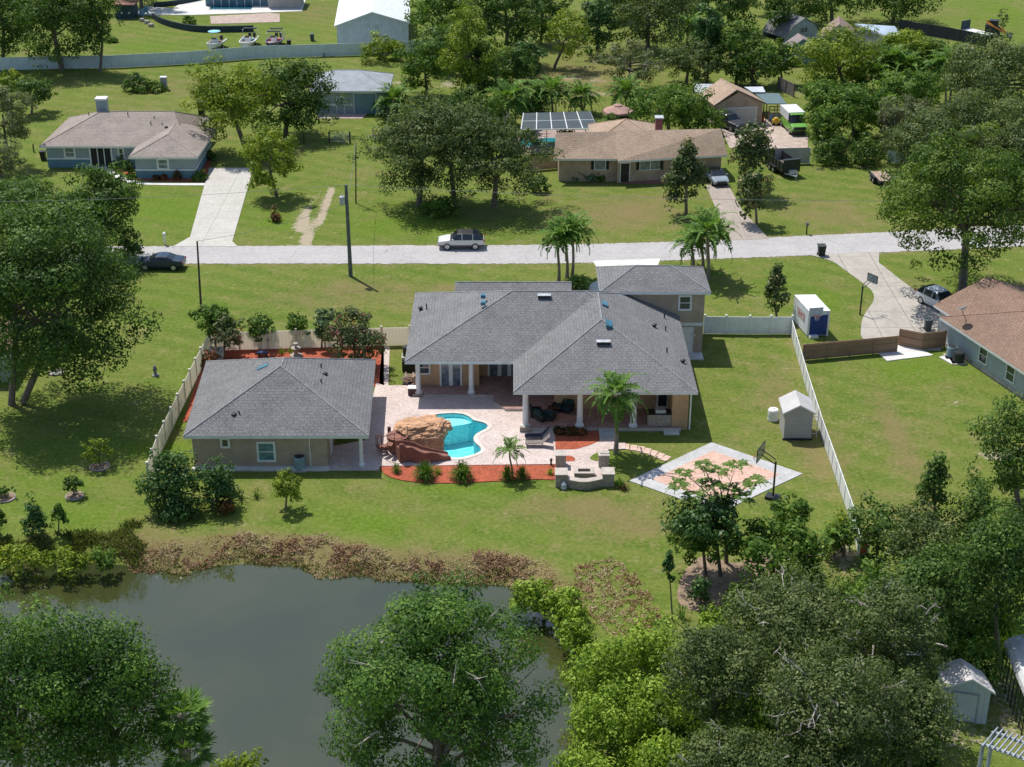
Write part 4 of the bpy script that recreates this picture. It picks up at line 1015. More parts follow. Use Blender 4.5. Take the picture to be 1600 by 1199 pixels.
# ------------------------------------------------------------------ neighbour on the left edge
R9 = root('corner_house', 'pale green house corner with orange brown roof behind the big left oak', 'house', (-45, 118, 0))
a, b = P(11, 598), P(27, 556)
mb = MB().prism([(a.x - 9, a.y), (a.x, a.y), (b.x + .3, b.y), (b.x - 9.5, b.y)], 0, 2.7); mb.build('wall', pm('pale green siding', (.34, .42, .33), .85, .08, 1), R9)
hip_roof('roof', R9, [(a.x - 9.5, a.y - .5), (a.x + .5, a.y - .5), (b.x + .8, b.y + .5), (b.x - 10, b.y + .5)], 2.8, (a.x - 5, a.y + 4.5), (a.x - 5, b.y - 4.5), 4.7, shinred)
window(R9, (a.x - .9, a.y, 1.5), .8, 1.2)
window(R9, (lerp(a, b, .25).x + .003, lerp(a, b, .25).y, 1.5), .9, 1.2, math.pi / 2 - .1)

# ------------------------------------------------------------------ pool cage building at the top edge
RA = root('pool_cage', 'blue grey screened pool cage on a white deck at the top edge', 'pool enclosure', (-43, 275, 0))
q0, q1 = P(322, 10), P(420, 9)
MB().bb(q0.x, q1.x, q0.y, q0.y + 14, .06, 3.2).build('screen_wall', pm('blue mesh', (.08, .18, .25), .4, .15, .8), RA)
for k in range(9): x = q0.x + (q1.x - q0.x) * k / 8; MB().bb(x - .06, x + .06, q0.y - .06, q0.y - .003, .06, 3.2).build('post', trim, RA)
MB().bb(q0.x - .1, q1.x + .1, q0.y - .08, q0.y - .001, 3.2, 3.35).build('beam', trim, RA)
RB = root('storage_cabin', 'grey cabin with a dark end wall on the far white deck', 'cabin', (-38, 266, 0))
q2, q3 = P(420, 14), P(470, 13); MB().bb(q2.x, q3.x, q2.y, q2.y + 5, .06, 2.6).build('wall', siding, RB)
MB().bb(q2.x - .3, q3.x + .3, q2.y - .3, q2.y + 5.3, 2.6, 2.8).build('roof', pm('grey flat roof', (.3, .3, .31), .8), RB)
q2, q3 = P(327, 15), P(394, 13)
FP = root('lap_pool', 'narrow dark teal pool set in the far white deck', 'pool', (q2.x + 3, q2.y, 0))
MB().bb(q2.x, q3.x, q2.y - 0.5, q2.y + 2.6, 0, .10).build('water', pm('dark teal water', (.015, .12, .16), .08, .2, 1), FP)
MB().bb(q2.x - .2, q3.x + .2, q2.y - .75, q2.y - .5, 0, .14).build('coping', trim, FP)
RC = root('dark_shed', 'dark green garden shed with a rusty roof edge under the far left trees', 'shed', (-68, 250, 0))
q2, q3 = P(181, 30), P(210, 30); MB().bb(q2.x, q3.x, q2.y, q2.y + 3, 0, 2.2).build('wall', pm('dark green boards', (.03, .06, .075), .8, .2, 1.5), RC)
MB().box(((q2.x + q3.x) / 2, q2.y + 1.5, 2.34), (q3.x - q2.x + .5, 3.6, .2)).build('roof', pm('rusty edge', (.25, .12, .1), .8), RC)
for k in (.35, .75): MB().ball((q2.x + (q3.x - q2.x) * k, q2.y - .02, 1.0), (.14, .05, .14), 8, 6).build('lamp', white, RC)
# ------------------------------------------------------------------ fences
def fence(name, label, px, hgt, step, pmat, postm=None, cat='fence', world=None, post_up=.12, cap=True, pw=.13, thick=.05, group=None, rail=None):
    pts = world or [P(a, b) for a, b in px]
    r = root(name, label, cat, pts[0], group=group)
    for i in range(len(pts) - 1):
        a, b = pts[i], pts[i + 1]; L = (b - a).length; n = max(1, round(L / step)); an = math.atan2(b.y - a.y, b.x - a.x)
        for k in range(n):
            p, q = lerp(a, b, k / n), lerp(a, b, (k + 1) / n); c = lerp(p, q, .5)
            mb = MB().box((c.x, c.y, hgt / 2 + .03), (L / n - pw - .004, thick, hgt - .06), an)
            o = mb.build('panel', pmat, r)
            if rail is not None:
                mb = MB(); u = Vector((-math.sin(an), math.cos(an), 0)) * (-thick / 2 - .03)
                for z in (.25, hgt * .55, hgt - .12): mb.box((c.x + u.x, c.y + u.y, z), (L / n - pw - .01, .055, .09), an)
                mb.build('rail', rail, o)
        for k in range(n + (1 if i == len(pts) - 2 else 0)):
            p = lerp(a, b, k / n)
            mb = MB().box((p.x, p.y, (hgt + post_up) / 2), (pw, pw, hgt + post_up), an)
            if cap: mb.box((p.x, p.y, hgt + post_up + .03), (pw + .05, pw + .05, .06), an)
            mb.build('post', postm or white, r)
    return r
cream = translucent('cream vinyl', (.90, .85, .76), None)
bluevin = ribbed('pale blue white vinyl', (.60, .68, .72), 0, .35, .5, 0, .8)
fence('vinyl_fence', 'long pale blue white fence far behind, running past the three boats', [(-60, 112), (100, 108), (175, 107), (300, 100.5), (400, 92), (570, 87), (668, 83)], 1.9, 2.6, bluevin, pm('blue white posts', (.5, .58, .62), .5), post_up=.02, cap=False, pw=.1)
fence('vinyl_fence', 'cream vinyl fence along the garden bed, turning the corner by the guest house', [(641, 540), (330, 549), (316, 575), (290, 628), (248, 716), (233, 758)], 1.75, 2.4, cream, pm('cream posts', (.66, .62, .57), .5))
fence('vinyl_fence', 'short white vinyl fence with gates between the tower and the storage container', [(1100, 522), (1133, 522.5), (1170, 523), (1236, 523)], 1.7, 1.9, vinyl, white)
fence('vinyl_fence', 'white picket like fence running down the right side past the small shed', [(1236, 524), (1259, 605), (1283, 682), (1312, 765), (1334, 830), (1340, 866)], 1.45, 1.75, vinyl, pm('white blue posts', (.50, .54, .60), .5), post_up=.0, cap=False, pw=.1)
fence('short_fence', 'red brown fence panel leaning at the end of the white picket fence', [(1341, 868), (1355, 864)], 1.4, 2.0, pm('red paint', (.42, .10, .06), .8, .15, 1.5), cap=False)
fence('board_fence', 'brown board fence in front of the storage container', [(1254, 564), (1400, 550.5)], 1.55, 2.3, woodfence, woodfence, cap=False, post_up=.0, rail=woodfence)
fence('board_gate', 'pair of brown board gates closed beside the grey neighbour house', [(1404, 540), (1439, 547), (1475, 543)], 1.6, 2.5, woodfence, woodfence, cap=False, post_up=.0, rail=woodfence)
fence('masonry_wall', 'cream masonry wall behind the dump trailer', [(1196, 258), (1264, 256)], 2.0, 6, pm('cream render', (.44, .42, .36), .9, .1, .8), cap=False, post_up=0)
fence('masonry_wall', 'pale blue fence section under the moss hung oak', [(1386, 256), (1440, 252)], 1.6, 2.4, bluevin, cap=False, post_up=0)
fence('board_fence', 'dark weathered board fence beyond the slant roofed shed', [(1405, 50), (1480, 62), (1540, 74)], 1.9, 2.6, pm('black grey boards', (.05, .05, .06), .85, .2, 1.5), pm('black grey boards', (.05, .05, .06), .85), cap=False, post_up=0)
fence('board_fence', 'grey board fence beside the bamboo and the carport', [(1215, 140), (1240, 152)], 1.8, 2.6, pm('grey boards', (.2, .17, .16), .85, .2, 1.5), polewood, cap=False, post_up=0)
fence('masonry_wall', 'low tan wall left of the brick house', [(822, 268), (871, 264)], 1.7, 5, brick, brick, cap=False, post_up=0)
# wire fence posts and the field gate
for i, (px, py, h_) in enumerate([(475, 224, 1.1), (587, 224, 1.2), (53, 238, 1.0), (18, 241, 1.0), (338, 219, 1.2)]):
    p = P(px, py); o = MB().tube([(p.x, p.y, 0), (p.x, p.y, h_)], .09, 8).build('fence_post', polewood)
    tag(o, ['thin wooden post left of the field gate', 'thin wooden post right of the field gate', 'weathered wire fence post left of the ranch house', 'far weathered post at the left edge near the shrubs', 'short post at the right corner of the ranch house'][i], 'fence post', 'wire fence posts')
def field_gate(label, x0, x1, yb, yt):
    a, b = P(x0, yb), P(x1, yb); g = root('field_gate', label, 'gate', a); h_ = topz(a.y, yt)
    for q in (a, b): MB().tube([(q.x, q.y, 0), (q.x, q.y, h_ + .25)], .1, 8).build('post', polewood, g)
    mb = MB()
    for z in (.25, h_ * .5, h_ * .75, h_): mb.tube([(a.x, a.y, z), (b.x, b.y, z)], .035, 6)
    for k in (.33, .66): q = lerp(a, b, k); mb.tube([(q.x, q.y, .25), (q.x, q.y, h_)], .03, 6)
    mb.build('gate_frame', steel, g)
field_gate('silver tube field gate in the lawn in front of the blue grey garage', 515, 547, 224, 209)
field_gate('small tube gate beside the right end of the ranch house', 314, 334, 217, 203)

# ------------------------------------------------------------------ poles, wires, boxes, bins
def pole(label, bx, by, tx, ty, r, mat=polewood, cans=False):
    a = P(bx, by); h_ = topz(a.y, ty); b = PY(tx, ty, a.y)
    r_ = root('utility_pole', label, 'utility pole', a)
    MB().tube([(a.x, a.y, 0), (b.x, b.y, b.z)], [r, r * .7], 10).build('shaft', mat, r_)
    if cans:
        z = topz(a.y, 319); c = lerp(a, b, z / b.z)
        MB().lathe((c.x - .42, c.y - .1, z), [(.2, 0), (.27, .03), (.27, .75), (.2, .82)], 12).build('transformer', steel, r_)
        MB().tube([(c.x - .42, c.y - .1, z + .8), (c.x - .42, c.y - .1, z + 1.1)], .05, 6).build('insulator', pm('white ceramic', (.6, .58, .55), .3), r_)
    return a, b
pa, pb_ = pole('tall grey utility pole with a transformer can beside the road', 548, 432, 540.5, 289, .21, pm('grey green pole', (.12, .14, .13), .9, .2, 2), True)
pl0, pl1 = pole('slim leaning wooden pole left of the garden trees', 314, 478, 308, 377, .11)
pt0, pt1 = pole('thin wooden service pole on the lawn behind the transformer pole', 556, 318, 556, 223, .085)
def wire(label, a, b, sag=.6, r=.017):
    pts = [lerp(a, b, k / 10) - Vector((0, 0, sag * 4 * (k / 10) * (1 - k / 10))) for k in range(11)]
    tag(MB().tube(pts, r, 4, cap=False).build('power_wire', pm('grey wire', (.22, .22, .23), .6)), label, 'power line', 'overhead wires')
wire('overhead wire from the transformer pole towards the big right hand oak', pb_, Vector((75, pb_.y + 1, 8.2)), 1.2)
wire('overhead wire from the transformer pole towards the left edge trees', pb_, Vector((-75, pb_.y - 1, 8.4)), 1.0)
wire('thin service wire from the transformer pole to the thin pole on the lawn', lerp(pa, pb_, .85), pt1, .5)
wire('service wire from the slim leaning pole up to the transformer pole', pl1, lerp(pa, pb_, .8), .4)
def post_thing(name, label, cat, px, py, h_, parts, group=None):
    p = P(px, py); r = root(name, label, cat, p, group=group)
    for nm, mt, fn in parts: fn(p).build(nm, mt, r)
    return r
post_thing('mailbox', 'white mailbox on a white post at the pale driveway', 'mailbox', 258, 383, 1.2, [('post', white, lambda p: MB().box((p.x, p.y, .5), (.14, .14, 1.0))), ('box', white, lambda p: MB().box((p.x, p.y, 1.15), (.24, .5, .28)).ball((p.x, p.y, 1.29), (.12, .24, .1), 10, 6))])
post_thing('mailbox', 'dark mailbox on a black post across the road from the wheeled bin', 'mailbox', 1260, 366, 1.2, [('post', blackp, lambda p: MB().box((p.x, p.y, .5), (.12, .12, 1.0))), ('box', pm('grey box', (.12, .12, .12), .5), lambda p: MB().box((p.x, p.y, 1.12), (.28, .5, .24)).ball((p.x, p.y, 1.24), (.14, .24, .1), 10, 6))])
def wheelie(label, px, py, col, h_=1.1, sz=.62):
    p = P(px, py); r = root('wheeled_bin', label, 'bin', p)
    mb = MB(); a, b = sz * .40, sz * .5
    mb.add([(p.x + x * k, p.y + y * k, z) for k, z in ((a, .05), (b, h_ - .1)) for x, y in ((-1, -1), (1, -1), (1, 1), (-1, 1))], [(3, 2, 1, 0), (4, 5, 6, 7), (0, 1, 5, 4), (1, 2, 6, 5), (2, 3, 7, 6), (3, 0, 4, 7)])
    mb.build('bin_body', col, r)
    MB().box((p.x, p.y + .04, h_ - .05), (sz + .06, sz + .14, .09)).build('lid', col, r)
    for s in (-1, 1): MB().tube([(p.x + s * sz * .4, p.y + sz * .46, .12), (p.x + s * sz * .48, p.y + sz * .46, .12)], .12, 10).build('wheel', rubber, r)
wheelie('dark grey wheeled bin at the edge of the road by the long driveway', 1283, 400, pm('charcoal bin', (.035, .04, .045), .6), 1.15, .75)
wheelie('dark wheeled bin behind the board gate at the grey house', 1449, 517, pm('green grey bin', (.06, .085, .09), .6))
wheelie('small black bin on the grass beside the far boats', 452, 73, blackp, 1.0)
wheelie('green wheeled bin beside the white barn', 488, 64, pm('bin green', (.06, .10, .09), .6), 1.1)
wheelie('black bin at the left wall of the ranch house', 68, 250, blackp, 1.1)
wheelie('dark bin under the big oak at the left edge', 30, 569, blackp, 1.2)
def acunit(label, px, py, s=.8, h_=.9, mat=steel):
    p = P(px, py); r = root('air_conditioner', label, 'air conditioner', (p.x, p.y, 0))
    MB().lathe((p.x, p.y, .08), [(s * .5, 0), (s * .52, .04), (s * .52, h_ - .08), (s * .48, h_)], 14).build('casing', mat, r)
    MB().lathe((p.x, p.y, .08 + h_), [(s * .42, 0.002), (s * .42, .03), (s * .1, .05)], 14).build('fan_grille', dark, r)
    MB().box((p.x, p.y, .04), (s * 1.3, s * 1.3, .08)).build('pad', concrete, r)
acunit('pale blue round air conditioner against the guest house wall', 469, 733, .85, 1.0, pm('blue grey casing', (.22, .32, .36), .6))
acunit('dark round air conditioner at the left wall of the main house', 637, 557, .8, .85, pm('dark casing', (.03, .035, .04), .5))
acunit('square topped grey air conditioner farther along the grey house wall', 1486, 558, .85, .9, pm('blue grey casing', (.22, .32, .36), .6))
acunit('black air conditioner nearer the camera beside the grey house', 1497, 566, .95, .85, dark)
# grill and clutter beside the porch
g = P(639, 580); r = root('barbecue_grill', 'black covered barbecue grill beside the left porch column', 'grill', g)
MB().box((g.x, g.y, .55), (1.1, .6, .9)).ball((g.x, g.y, 1.0), (.55, .3, .25), 12, 8).build('cover', blackp, r)
g = P(641, 598); rn = random.Random(4); r = root('firewood_pile', 'loose pile of pale split firewood on a low rack beside the porch', 'firewood', g)
mb = MB()
for k in range(26):
    a = rn.uniform(0, 3.14); c = Vector((g.x + rn.uniform(-.5, .5), g.y + rn.uniform(-.5, .5), .1 + rn.uniform(0, .55))); dv = Vector((math.cos(a), math.sin(a), rn.uniform(-.3, .3))) * .32
    mb.tube([c - dv, c + dv], .055, 6)
mb.build('logs', pm('split logs', (.42, .32, .26), .9, .3, 3), r)
MB().box((g.x, g.y, .04), (1.2, 1.2, .08)).build('rack', dark, r)
g = P(645.5, 616, DZ); r = root('storage_box', 'dark storage box with a pale lid at the porch corner', 'box', g)
MB().box((g.x, g.y, DZ + .3), (.8, .6, .6)).build('box_body', pm('maroon box', (.08, .04, .045), .6), r); MB().box((g.x, g.y, DZ + .63), (.86, .66, .06)).build('lid', trim, r)

# ------------------------------------------------------------------ swimming pool
ctr = sum((Vector((a, b, 0)) for a, b in pool), Vector()) / len(pool)
SP = root('swimming_pool', 'turquoise freeform swimming pool set in the pale paver terrace', 'swimming pool', (ctr.x, ctr.y, 0))
m, t, b = mk('pool plaster')
g = nd(t, 'TexCoord'); n = noise(t, g.outputs['Object'], 9, 3)
t.links.new(ramp(t, n, [(.3, (.20, .66, .74)), (.7, (.42, .82, .86))]), b.inputs['Base Color']); b.inputs['Roughness'].default_value = .6
plaster = m
fl_in = offset_loop(pool, -.02)
mb = MB()
mb.add([(a, b2, -1.9) for a, b2 in pool] , [tuple(range(len(pool)))])
for i in range(len(pool)):
    a, b2 = pool[i], pool[(i + 1) % len(pool)]; mb.add([(a[0], a[1], -1.9), (b2[0], b2[1], -1.9), (b2[0], b2[1], DZ), (a[0], a[1], DZ)], [(3, 2, 1, 0)])
mb.build('basin', plaster, SP)
def zpt(a, b2, z): q = P(590 + a / 8, 620 + b2 / 8, z); return (q.x, q.y)
zl = -.28
ledge = [zpt(*q, zl) for q in ((600, 330), (640, 262), (740, 236), (860, 222), (980, 220), (1080, 236), (1150, 270), (1210, 318), (1110, 342), (990, 362), (880, 385), (700, 400))]
cxl = sum(p[0] for p in ledge) / 12; cyl_ = sum(p[1] for p in ledge) / 12
MB().prism(ledge, -1.88, zl).build('tanning_ledge', pm('pale ledge plaster', (.62, .84, .86), .6, .15, 6), SP)
for k in range(3):
    q = [zpt(*w_, -.45 - .3 * k) for w_ in ((1130 - 12 * k, 336 + 34 * k), (1240 - 8 * k, 344 + 36 * k), (1310 - 10 * k, 358 + 36 * k), (1290, 372 + 36 * k), (1110 - 10 * k, 356 + 36 * k))]
    MB().prism(q, -1.87, -.45 - .3 * k).build('step', plaster, SP)
MB().prism(offset_loop(pool, .32), 0.0, DZ + .03, holes=[pool]).build('coping', pm('cream coping', (.66, .58, .52), .8, .12, 2), SP)
m, t, b = mk('clear pool water')
g = nd(t, 'TexCoord')
tb = nd(t, 'BsdfTransparent'); gl = nd(t, 'BsdfGlossy'); gl.inputs['Roughness'].default_value = .03
n = noise(t, g.outputs['Object'], 2.6, 3, .6)
t.links.new(ramp(t, n, [(.38, (.50, .93, .95)), (.62, (.78, .99, .99))]), tb.inputs['Color'])
bn = nd(t, 'Bump'); bn.inputs['Strength'].default_value = .5; bn.inputs['Distance'].default_value = .06
t.links.new(noise(t, g.outputs['Object'], 3.5, 3), bn.inputs['Height']); t.links.new(bn.outputs[0], gl.inputs['Normal'])
fr = nd(t, 'Fresnel'); fr.inputs[0].default_value = 1.33; 
mx = nd(t, 'MixShader'); t.links.new(fr.outputs[0], mx.inputs[0]); t.links.new(tb.outputs[0], mx.inputs[1]); t.links.new(gl.outputs[0], mx.inputs[2])
t.links.new(mx.outputs[0], t.nodes['Material Output'].inputs[0])
mb = MB(); lw = offset_loop(pool, .01); lw = lw if sum(lw[i - 1][0] * lw[i][1] - lw[i][0] * lw[i - 1][1] for i in range(len(lw))) > 0 else lw[::-1]; mb.add([(a, b2, -.06) for a, b2 in lw], [tuple(range(len(pool)))]); wo = mb.build('water', m, SP)
# rock grotto with slide
from mathutils import noise as mn
RG = root('rock_grotto', 'orange brown artificial rock grotto with a water slide beside the pool', 'rock grotto', (P(655, 705).x, P(655, 705).y, 0))
def rock(mb, c, r, seed, flat=.0, nu=56, nv=34, rz=0.):
    vs = []; so_ = Vector((seed * 7.3, seed * 3.1, seed * 1.7))
    for v in range(nv + 1):
        for u in range(nu):
            th = math.pi * v / nv; ph = 2 * math.pi * u / nu
            dvec = Vector((math.cos(ph) * math.sin(th), math.sin(ph) * math.sin(th), -math.cos(th)))
            e = Vector((math.copysign(abs(dvec.x) ** .6, dvec.x), math.copysign(abs(dvec.y) ** .6, dvec.y), math.copysign(abs(dvec.z) ** .5, dvec.z)))
            k = 1 + .30 * mn.fractal(dvec * 1.8 + so_, .9, 2.1, 5) + .16 * abs(mn.noise(dvec * 3.4 + so_))
            vd = mn.voronoi(Vector((e.x * r[0], e.y * r[1], e.z * r[2])) * .95 + so_)[0]; k -= .13 * (1 - min(1, (vd[1] - vd[0]) / .22))
            q = Vector((e.x * r[0] * k, e.y * r[1] * k, e.z * r[2] * (1 + .3 * (k - 1))))
            q = Matrix.Rotation(rz, 3, 'Z') @ q
            vs.append(Vector(c) + q)
    mb.add(vs, [(v * nu + u, v * nu + (u + 1) % nu, (v + 1) * nu + (u + 1) % nu, (v + 1) * nu + u) for v in range(nv) for u in range(nu)])
def rp(zx, zy, z): return P(590 + zx / 8, 620 + zy / 8, z)
mb = MB()
for (zx, zy, zc, r, sd, rz) in [(490, 450, .95, (1.4, 1.15, 1.0), 1, .2), (690, 440, .95, (.95, 1.05, 1.0), 2, -.2), (350, 460, .9, (.85, 1.0, .9), 3, .1), (745, 365, 1.25, (.95, .72, .42), 4, .4), (640, 335, 1.0, (.75, .55, .6), 5, .3), (660, 570, .55, (1.05, .55, .95), 6, 0), (470, 570, .6, (.95, .6, .8), 7, .2), (280, 540, .6, (.55, .6, .75), 8, 0), (560, 380, 1.3, (.8, .6, .45), 9, .5), (420, 400, 1.2, (.7, .55, .45), 10, -.3)]:
    c = rp(zx, zy, zc); rock(mb, (c.x, c.y, zc), r, sd, rz=rz)
mb.build('boulder', rockm, RG)
# slide: a gunite channel sweeping from the tower down into the water
path = [(250, 640, 1.15), (330, 635, 1.1), (420, 650, 1.0), (520, 685, .85), (640, 710, .65), (760, 728, .4), (850, 742, .2), (895, 750, .1)]
W_ = [rp(*q) for q in path]; W_ = [Vector(q) for q in smooth_loop([tuple(q) for q in W_], 4, False)]
mb = MB(); prev = None
for i, q in enumerate(W_):
    dv = (W_[min(i + 1, len(W_) - 1)] - W_[max(i - 1, 0)]); dv.z = 0; dv.normalize(); nrm = Vector((-dv.y, dv.x, 0))
    wig = .12 * math.sin(i * .8)
    fd = 1 - .55 * i / len(W_); sec = [(-.5, -q.z), (-.5, (.42 + wig) * fd), (-.38, (.46 + wig) * fd), (-.3, .06), (.3, .06), (.38, .4 * fd), (.5, .36 * fd), (.5, -q.z)]
    ring = [q + nrm * a + Vector((0, 0, b2)) for a, b2 in sec]
    if prev:
        mb.add(prev + ring, [(k, 8 + k, 8 + (k + 1), k + 1) for k in range(7)])
    else: mb.add(ring, [tuple(range(8))])
    prev = ring
mb.add(prev, [tuple(range(8))[::-1]])
mb.build('slide', slidem, RG)
c = rp(215, 690, 0); mb = MB()
mb.lathe((c.x + .25, c.y + .1, 0), [(.75, 0), (.8, .6), (.72, .9), (.8, 1.25), (.86, 1.38), (.66, 1.42), (.58, 1.1)], 14); mb.build('slide_tower', slidem, RG)
mb = MB()
for k in range(6):
    t_ = 2.4 + k * .42; q = Vector((c.x + 1.0 * math.cos(t_), c.y + .9 * math.sin(t_), 0)); mb.box((q.x, q.y, .12 + k * .2), (.75, .35, .1), t_)
mb.build('stair', slidem, RG)
mb = MB(); pr0 = None
for k in range(9):
    t_ = 2.4 + k * .40; q = Vector((c.x + 1.4 * math.cos(t_), c.y + 1.25 * math.sin(t_), .1 + k * .2)); mb.tube([q, q + Vector((0, 0, .9))], .025, 6)
    if pr0 is not None: mb.tube([pr0, q + Vector((0, 0, .9))], .03, 6)
    pr0 = q + Vector((0, 0, .9))
mb.build('handrail', pm('bronze rail', (.16, .08, .06), .5), RG)
p = rp(150, 545, 0); MB().tube([(p.x, p.y, 0), (p.x, p.y, .9)], .05, 6).box((p.x, p.y, .9), (.25, .2, .5)).build('pump_post', pm('maroon box', (.08, .04, .045), .6), RG)

# ------------------------------------------------------------------ fire pit corner
capm = pm('pale cap stone', (.46, .41, .36), .85, .12, 2)
def pillar(label, px, py, s=.75, h_=.95):
    p = P(px, py, DZ); r = root('stone_pillar', label, 'pillar', p, group='stone pillars by the fire pit')
    MB().box((p.x, p.y, DZ + h_ / 2), (s, s, h_)).build('shaft', stone, r); MB().box((p.x, p.y, DZ + h_ + .04), (s + .1, s + .1, .08)).build('cap', capm, r)
pillar('square stone pillar beside the lounge chairs and the small mulch bed', 876, 727); pillar('square stone pillar beside the palm and the grass inset', 943, 727)
a, b, c = P(877, 760), P(913, 766), P(950, 759)
SW = root('seat_wall', 'low curved stone seat wall with square ends behind the fire pit', 'wall', b)
arc = smooth_loop([a.xy.to_tuple(), b.xy.to_tuple(), c.xy.to_tuple()], 6, False)
inn = [(x, y + .45) for x, y in arc]
MB().prism(arc + inn[::-1], 0, .62).build('wall', stone, SW); MB().prism([(x, y - .04) for x, y in arc] + [(x, y + .05) for x, y in inn[::-1]], .62, .70).build('cap', capm, SW)
for q in (a, c): MB().box((q.x, q.y + .3, .5), (.85, 1.0, 1.0)).build('end_pillar', stone, SW); MB().box((q.x, q.y + .3, 1.04), (.95, 1.1, .08)).build('cap', capm, SW)
p = P(913, 749, DZ); FPt = root('fire_pit', 'rectangular stone fire pit with a recessed dark burner', 'fire pit', p)
wq, dq = 1.45, .85
MB().prism([(p.x - wq / 2, p.y), (p.x + wq / 2, p.y), (p.x + wq / 2, p.y + dq), (p.x - wq / 2, p.y + dq)], DZ, DZ + .45, holes=[[(p.x - .45, p.y + .22), (p.x + .45, p.y + .22), (p.x + .45, p.y + .68), (p.x - .45, p.y + .68)]]).build('surround', stone, FPt)
MB().bb(p.x - .45, p.x + .45, p.y + .22, p.y + .68, DZ + .01, DZ + .30).build('burner', pm('lava rock', (.14, .07, .06), .95, .3, 8, fine=.5), FPt)
MB().prism([(p.x - wq / 2 - .05, p.y - .05), (p.x + wq / 2 + .05, p.y - .05), (p.x + wq / 2 + .05, p.y + dq + .05), (p.x - wq / 2 - .05, p.y + dq + .05)], DZ + .45, DZ + .52, holes=[[(p.x - .45, p.y + .22), (p.x + .45, p.y + .22), (p.x + .45, p.y + .68), (p.x - .45, p.y + .68)]]).build('cap', capm, FPt)
p = P(881, 764); r = root('garden_ornament', 'small grey lantern ornament at the left end of the seat wall', 'ornament', p)
MB().lathe((p.x, p.y, 0), [(.22, 0), (.25, .1), (.18, .35), (.24, .4), (.05, .62)], 12).build('lantern', steel, r)
p = P(861, 728); r = root('bollard_light', 'short dark bollard light at the edge of the terrace', 'garden light', p)
MB().lathe((p.x, p.y, 0), [(.07, 0), (.07, .45), (.11, .46), (.11, .58), (.02, .62)], 10).build('light', blackp, r)
# steps to the porch and stepping stones
ST = root('porch_steps', 'two wide pale paver steps leading up to the porch beside the palm', 'steps', P(949, 690))
q0, q1 = P(937, 690), P(961, 690)
MB().bb(q0.x, q1.x, 105.3, 105.95, 0, .17).build('tread', greypav, ST); MB().bb(q0.x, q1.x, 105.95, 106.64, 0, .26).build('tread', greypav, ST)
pts = [(978, 699), (990, 700.5), (1001, 702.5), (1011, 705.5), (1021, 709), (1031, 713), (1040, 717)]
for i, (px, py) in enumerate(pts):
    p = P(px, py); ang_ = -.1 - .09 * i
    o = MB().box((p.x, p.y, .03), (.52, .85, .06), ang_).build('stepping_stone', pm('pink stepping stone', (.60, .43, .35), .85, .15, 2))
    tag(o, ['stepping stone nearest the palm', 'second stepping stone from the palm', 'third stepping stone from the palm', 'middle stepping stone of the curved path', 'third stepping stone from the court end', 'stepping stone next to the last by the court', 'last stepping stone before the court'][i] + ' on the grass', 'stepping stone', 'pink stepping stones')
p = P(1049, 677); tag(MB().box((p.x, p.y, .06), (1.2, .7, .12)).build('concrete_pad', newcon), 'small bare concrete pad on the grass below the right porch wall', 'concrete pad')
# court
ct = [P(983, 752), P(1124, 802), P(1254, 741), P(1112, 692)]
cc = sum(ct, Vector()) / 4
sheet('court_border', [v.xy.to_tuple() for v in ct], .05, greypav)
sheet('court_floor', [lerp(v, cc, .26).xy.to_tuple() for v in ct], .058, pinkpav)

# ------------------------------------------------------------------ basketball hoops
def hoop(label, bx, by, h_, to, board, polem, base=True, reach=1.0, frame=dark, bw=1.5):
    """pole at a photo position; board faces direction 'to' (angle)"""
    p = P(bx, by); r = root('basketball_hoop', label, 'basketball hoop', p)
    dv = Vector((math.cos(to), math.sin(to), 0)); sd = Vector((-dv.y, dv.x, 0))
    MB().tube([p, p + Vector((0, 0, h_ * .86))], .075, 8).build('pole', polem, r)
    bc = p + dv * reach + Vector((0, 0, h_))
    mb = MB(); tp = p + Vector((0, 0, h_ * .86))
    for z in (-.05, .35): mb.tube([tp + Vector((0, 0, z - .2)), bc - dv * .06 + Vector((0, 0, z - .15))], .04, 6)
    mb.build('arm', polem, r)
    bh = bw * .6
    mb = MB(); mb.box(bc, (.04, bw, bh), to); o = mb.build('backboard', board, r)
    mb = MB()
    c4 = [bc + sd * (s * bw / 2) + Vector((0, 0, q * bh / 2)) + dv * .0 for s, q in ((-1, -1), (1, -1), (1, 1), (-1, 1))]
    for k in range(4): mb.tube([c4[k], c4[(k + 1) % 4]], .035, 6)
    mb.build('frame', frame, o)
    rc = bc + dv * .32 - Vector((0, 0, bh * .38))
    ring = [rc + Vector((math.cos(k * math.pi / 6) * .23, math.sin(k * math.pi / 6) * .23, 0)) for k in range(13)]
    MB().tube(ring, .02, 6, cap=False).build('rim', pm('orange rim', (.55, .10, .03), .5), r)
    mb = MB()
    for k in range(12): mb.tube([ring[k], rc + (ring[k] - rc) * .55 - Vector((0, 0, .42))], .008, 4)
    mb.build('net', white, r)
    if base: MB().box(p + Vector((0, 0, .12)), (1.0, .8, .24), to).build('base', frame, r)
    return r
glb = pm('clear board glass', (.16, .24, .20), .15, .15, 1, spec=.7)
hoop('black basketball hoop with a clear board at the paver court', 1207.5, 779, 3.5, math.radians(153), glb, pm('black red pole', (.06, .025, .025), .5), True, 1.15, dark, 1.7)
hoop('dark basketball hoop leaning over the curve of the long driveway', 1343.5, 492, 3.3, math.radians(35), pm('grey board', (.28, .32, .35), .3), dark, False, 1.2, dark, 1.2)
hoop('pale basketball hoop standing in front of the storage container', 1269, 526, 2.55, math.radians(-80), pm('pale board', (.45, .55, .58), .3), pm('pale grey pole', (.55, .57, .6), .5), True, .4, white, 1.25)

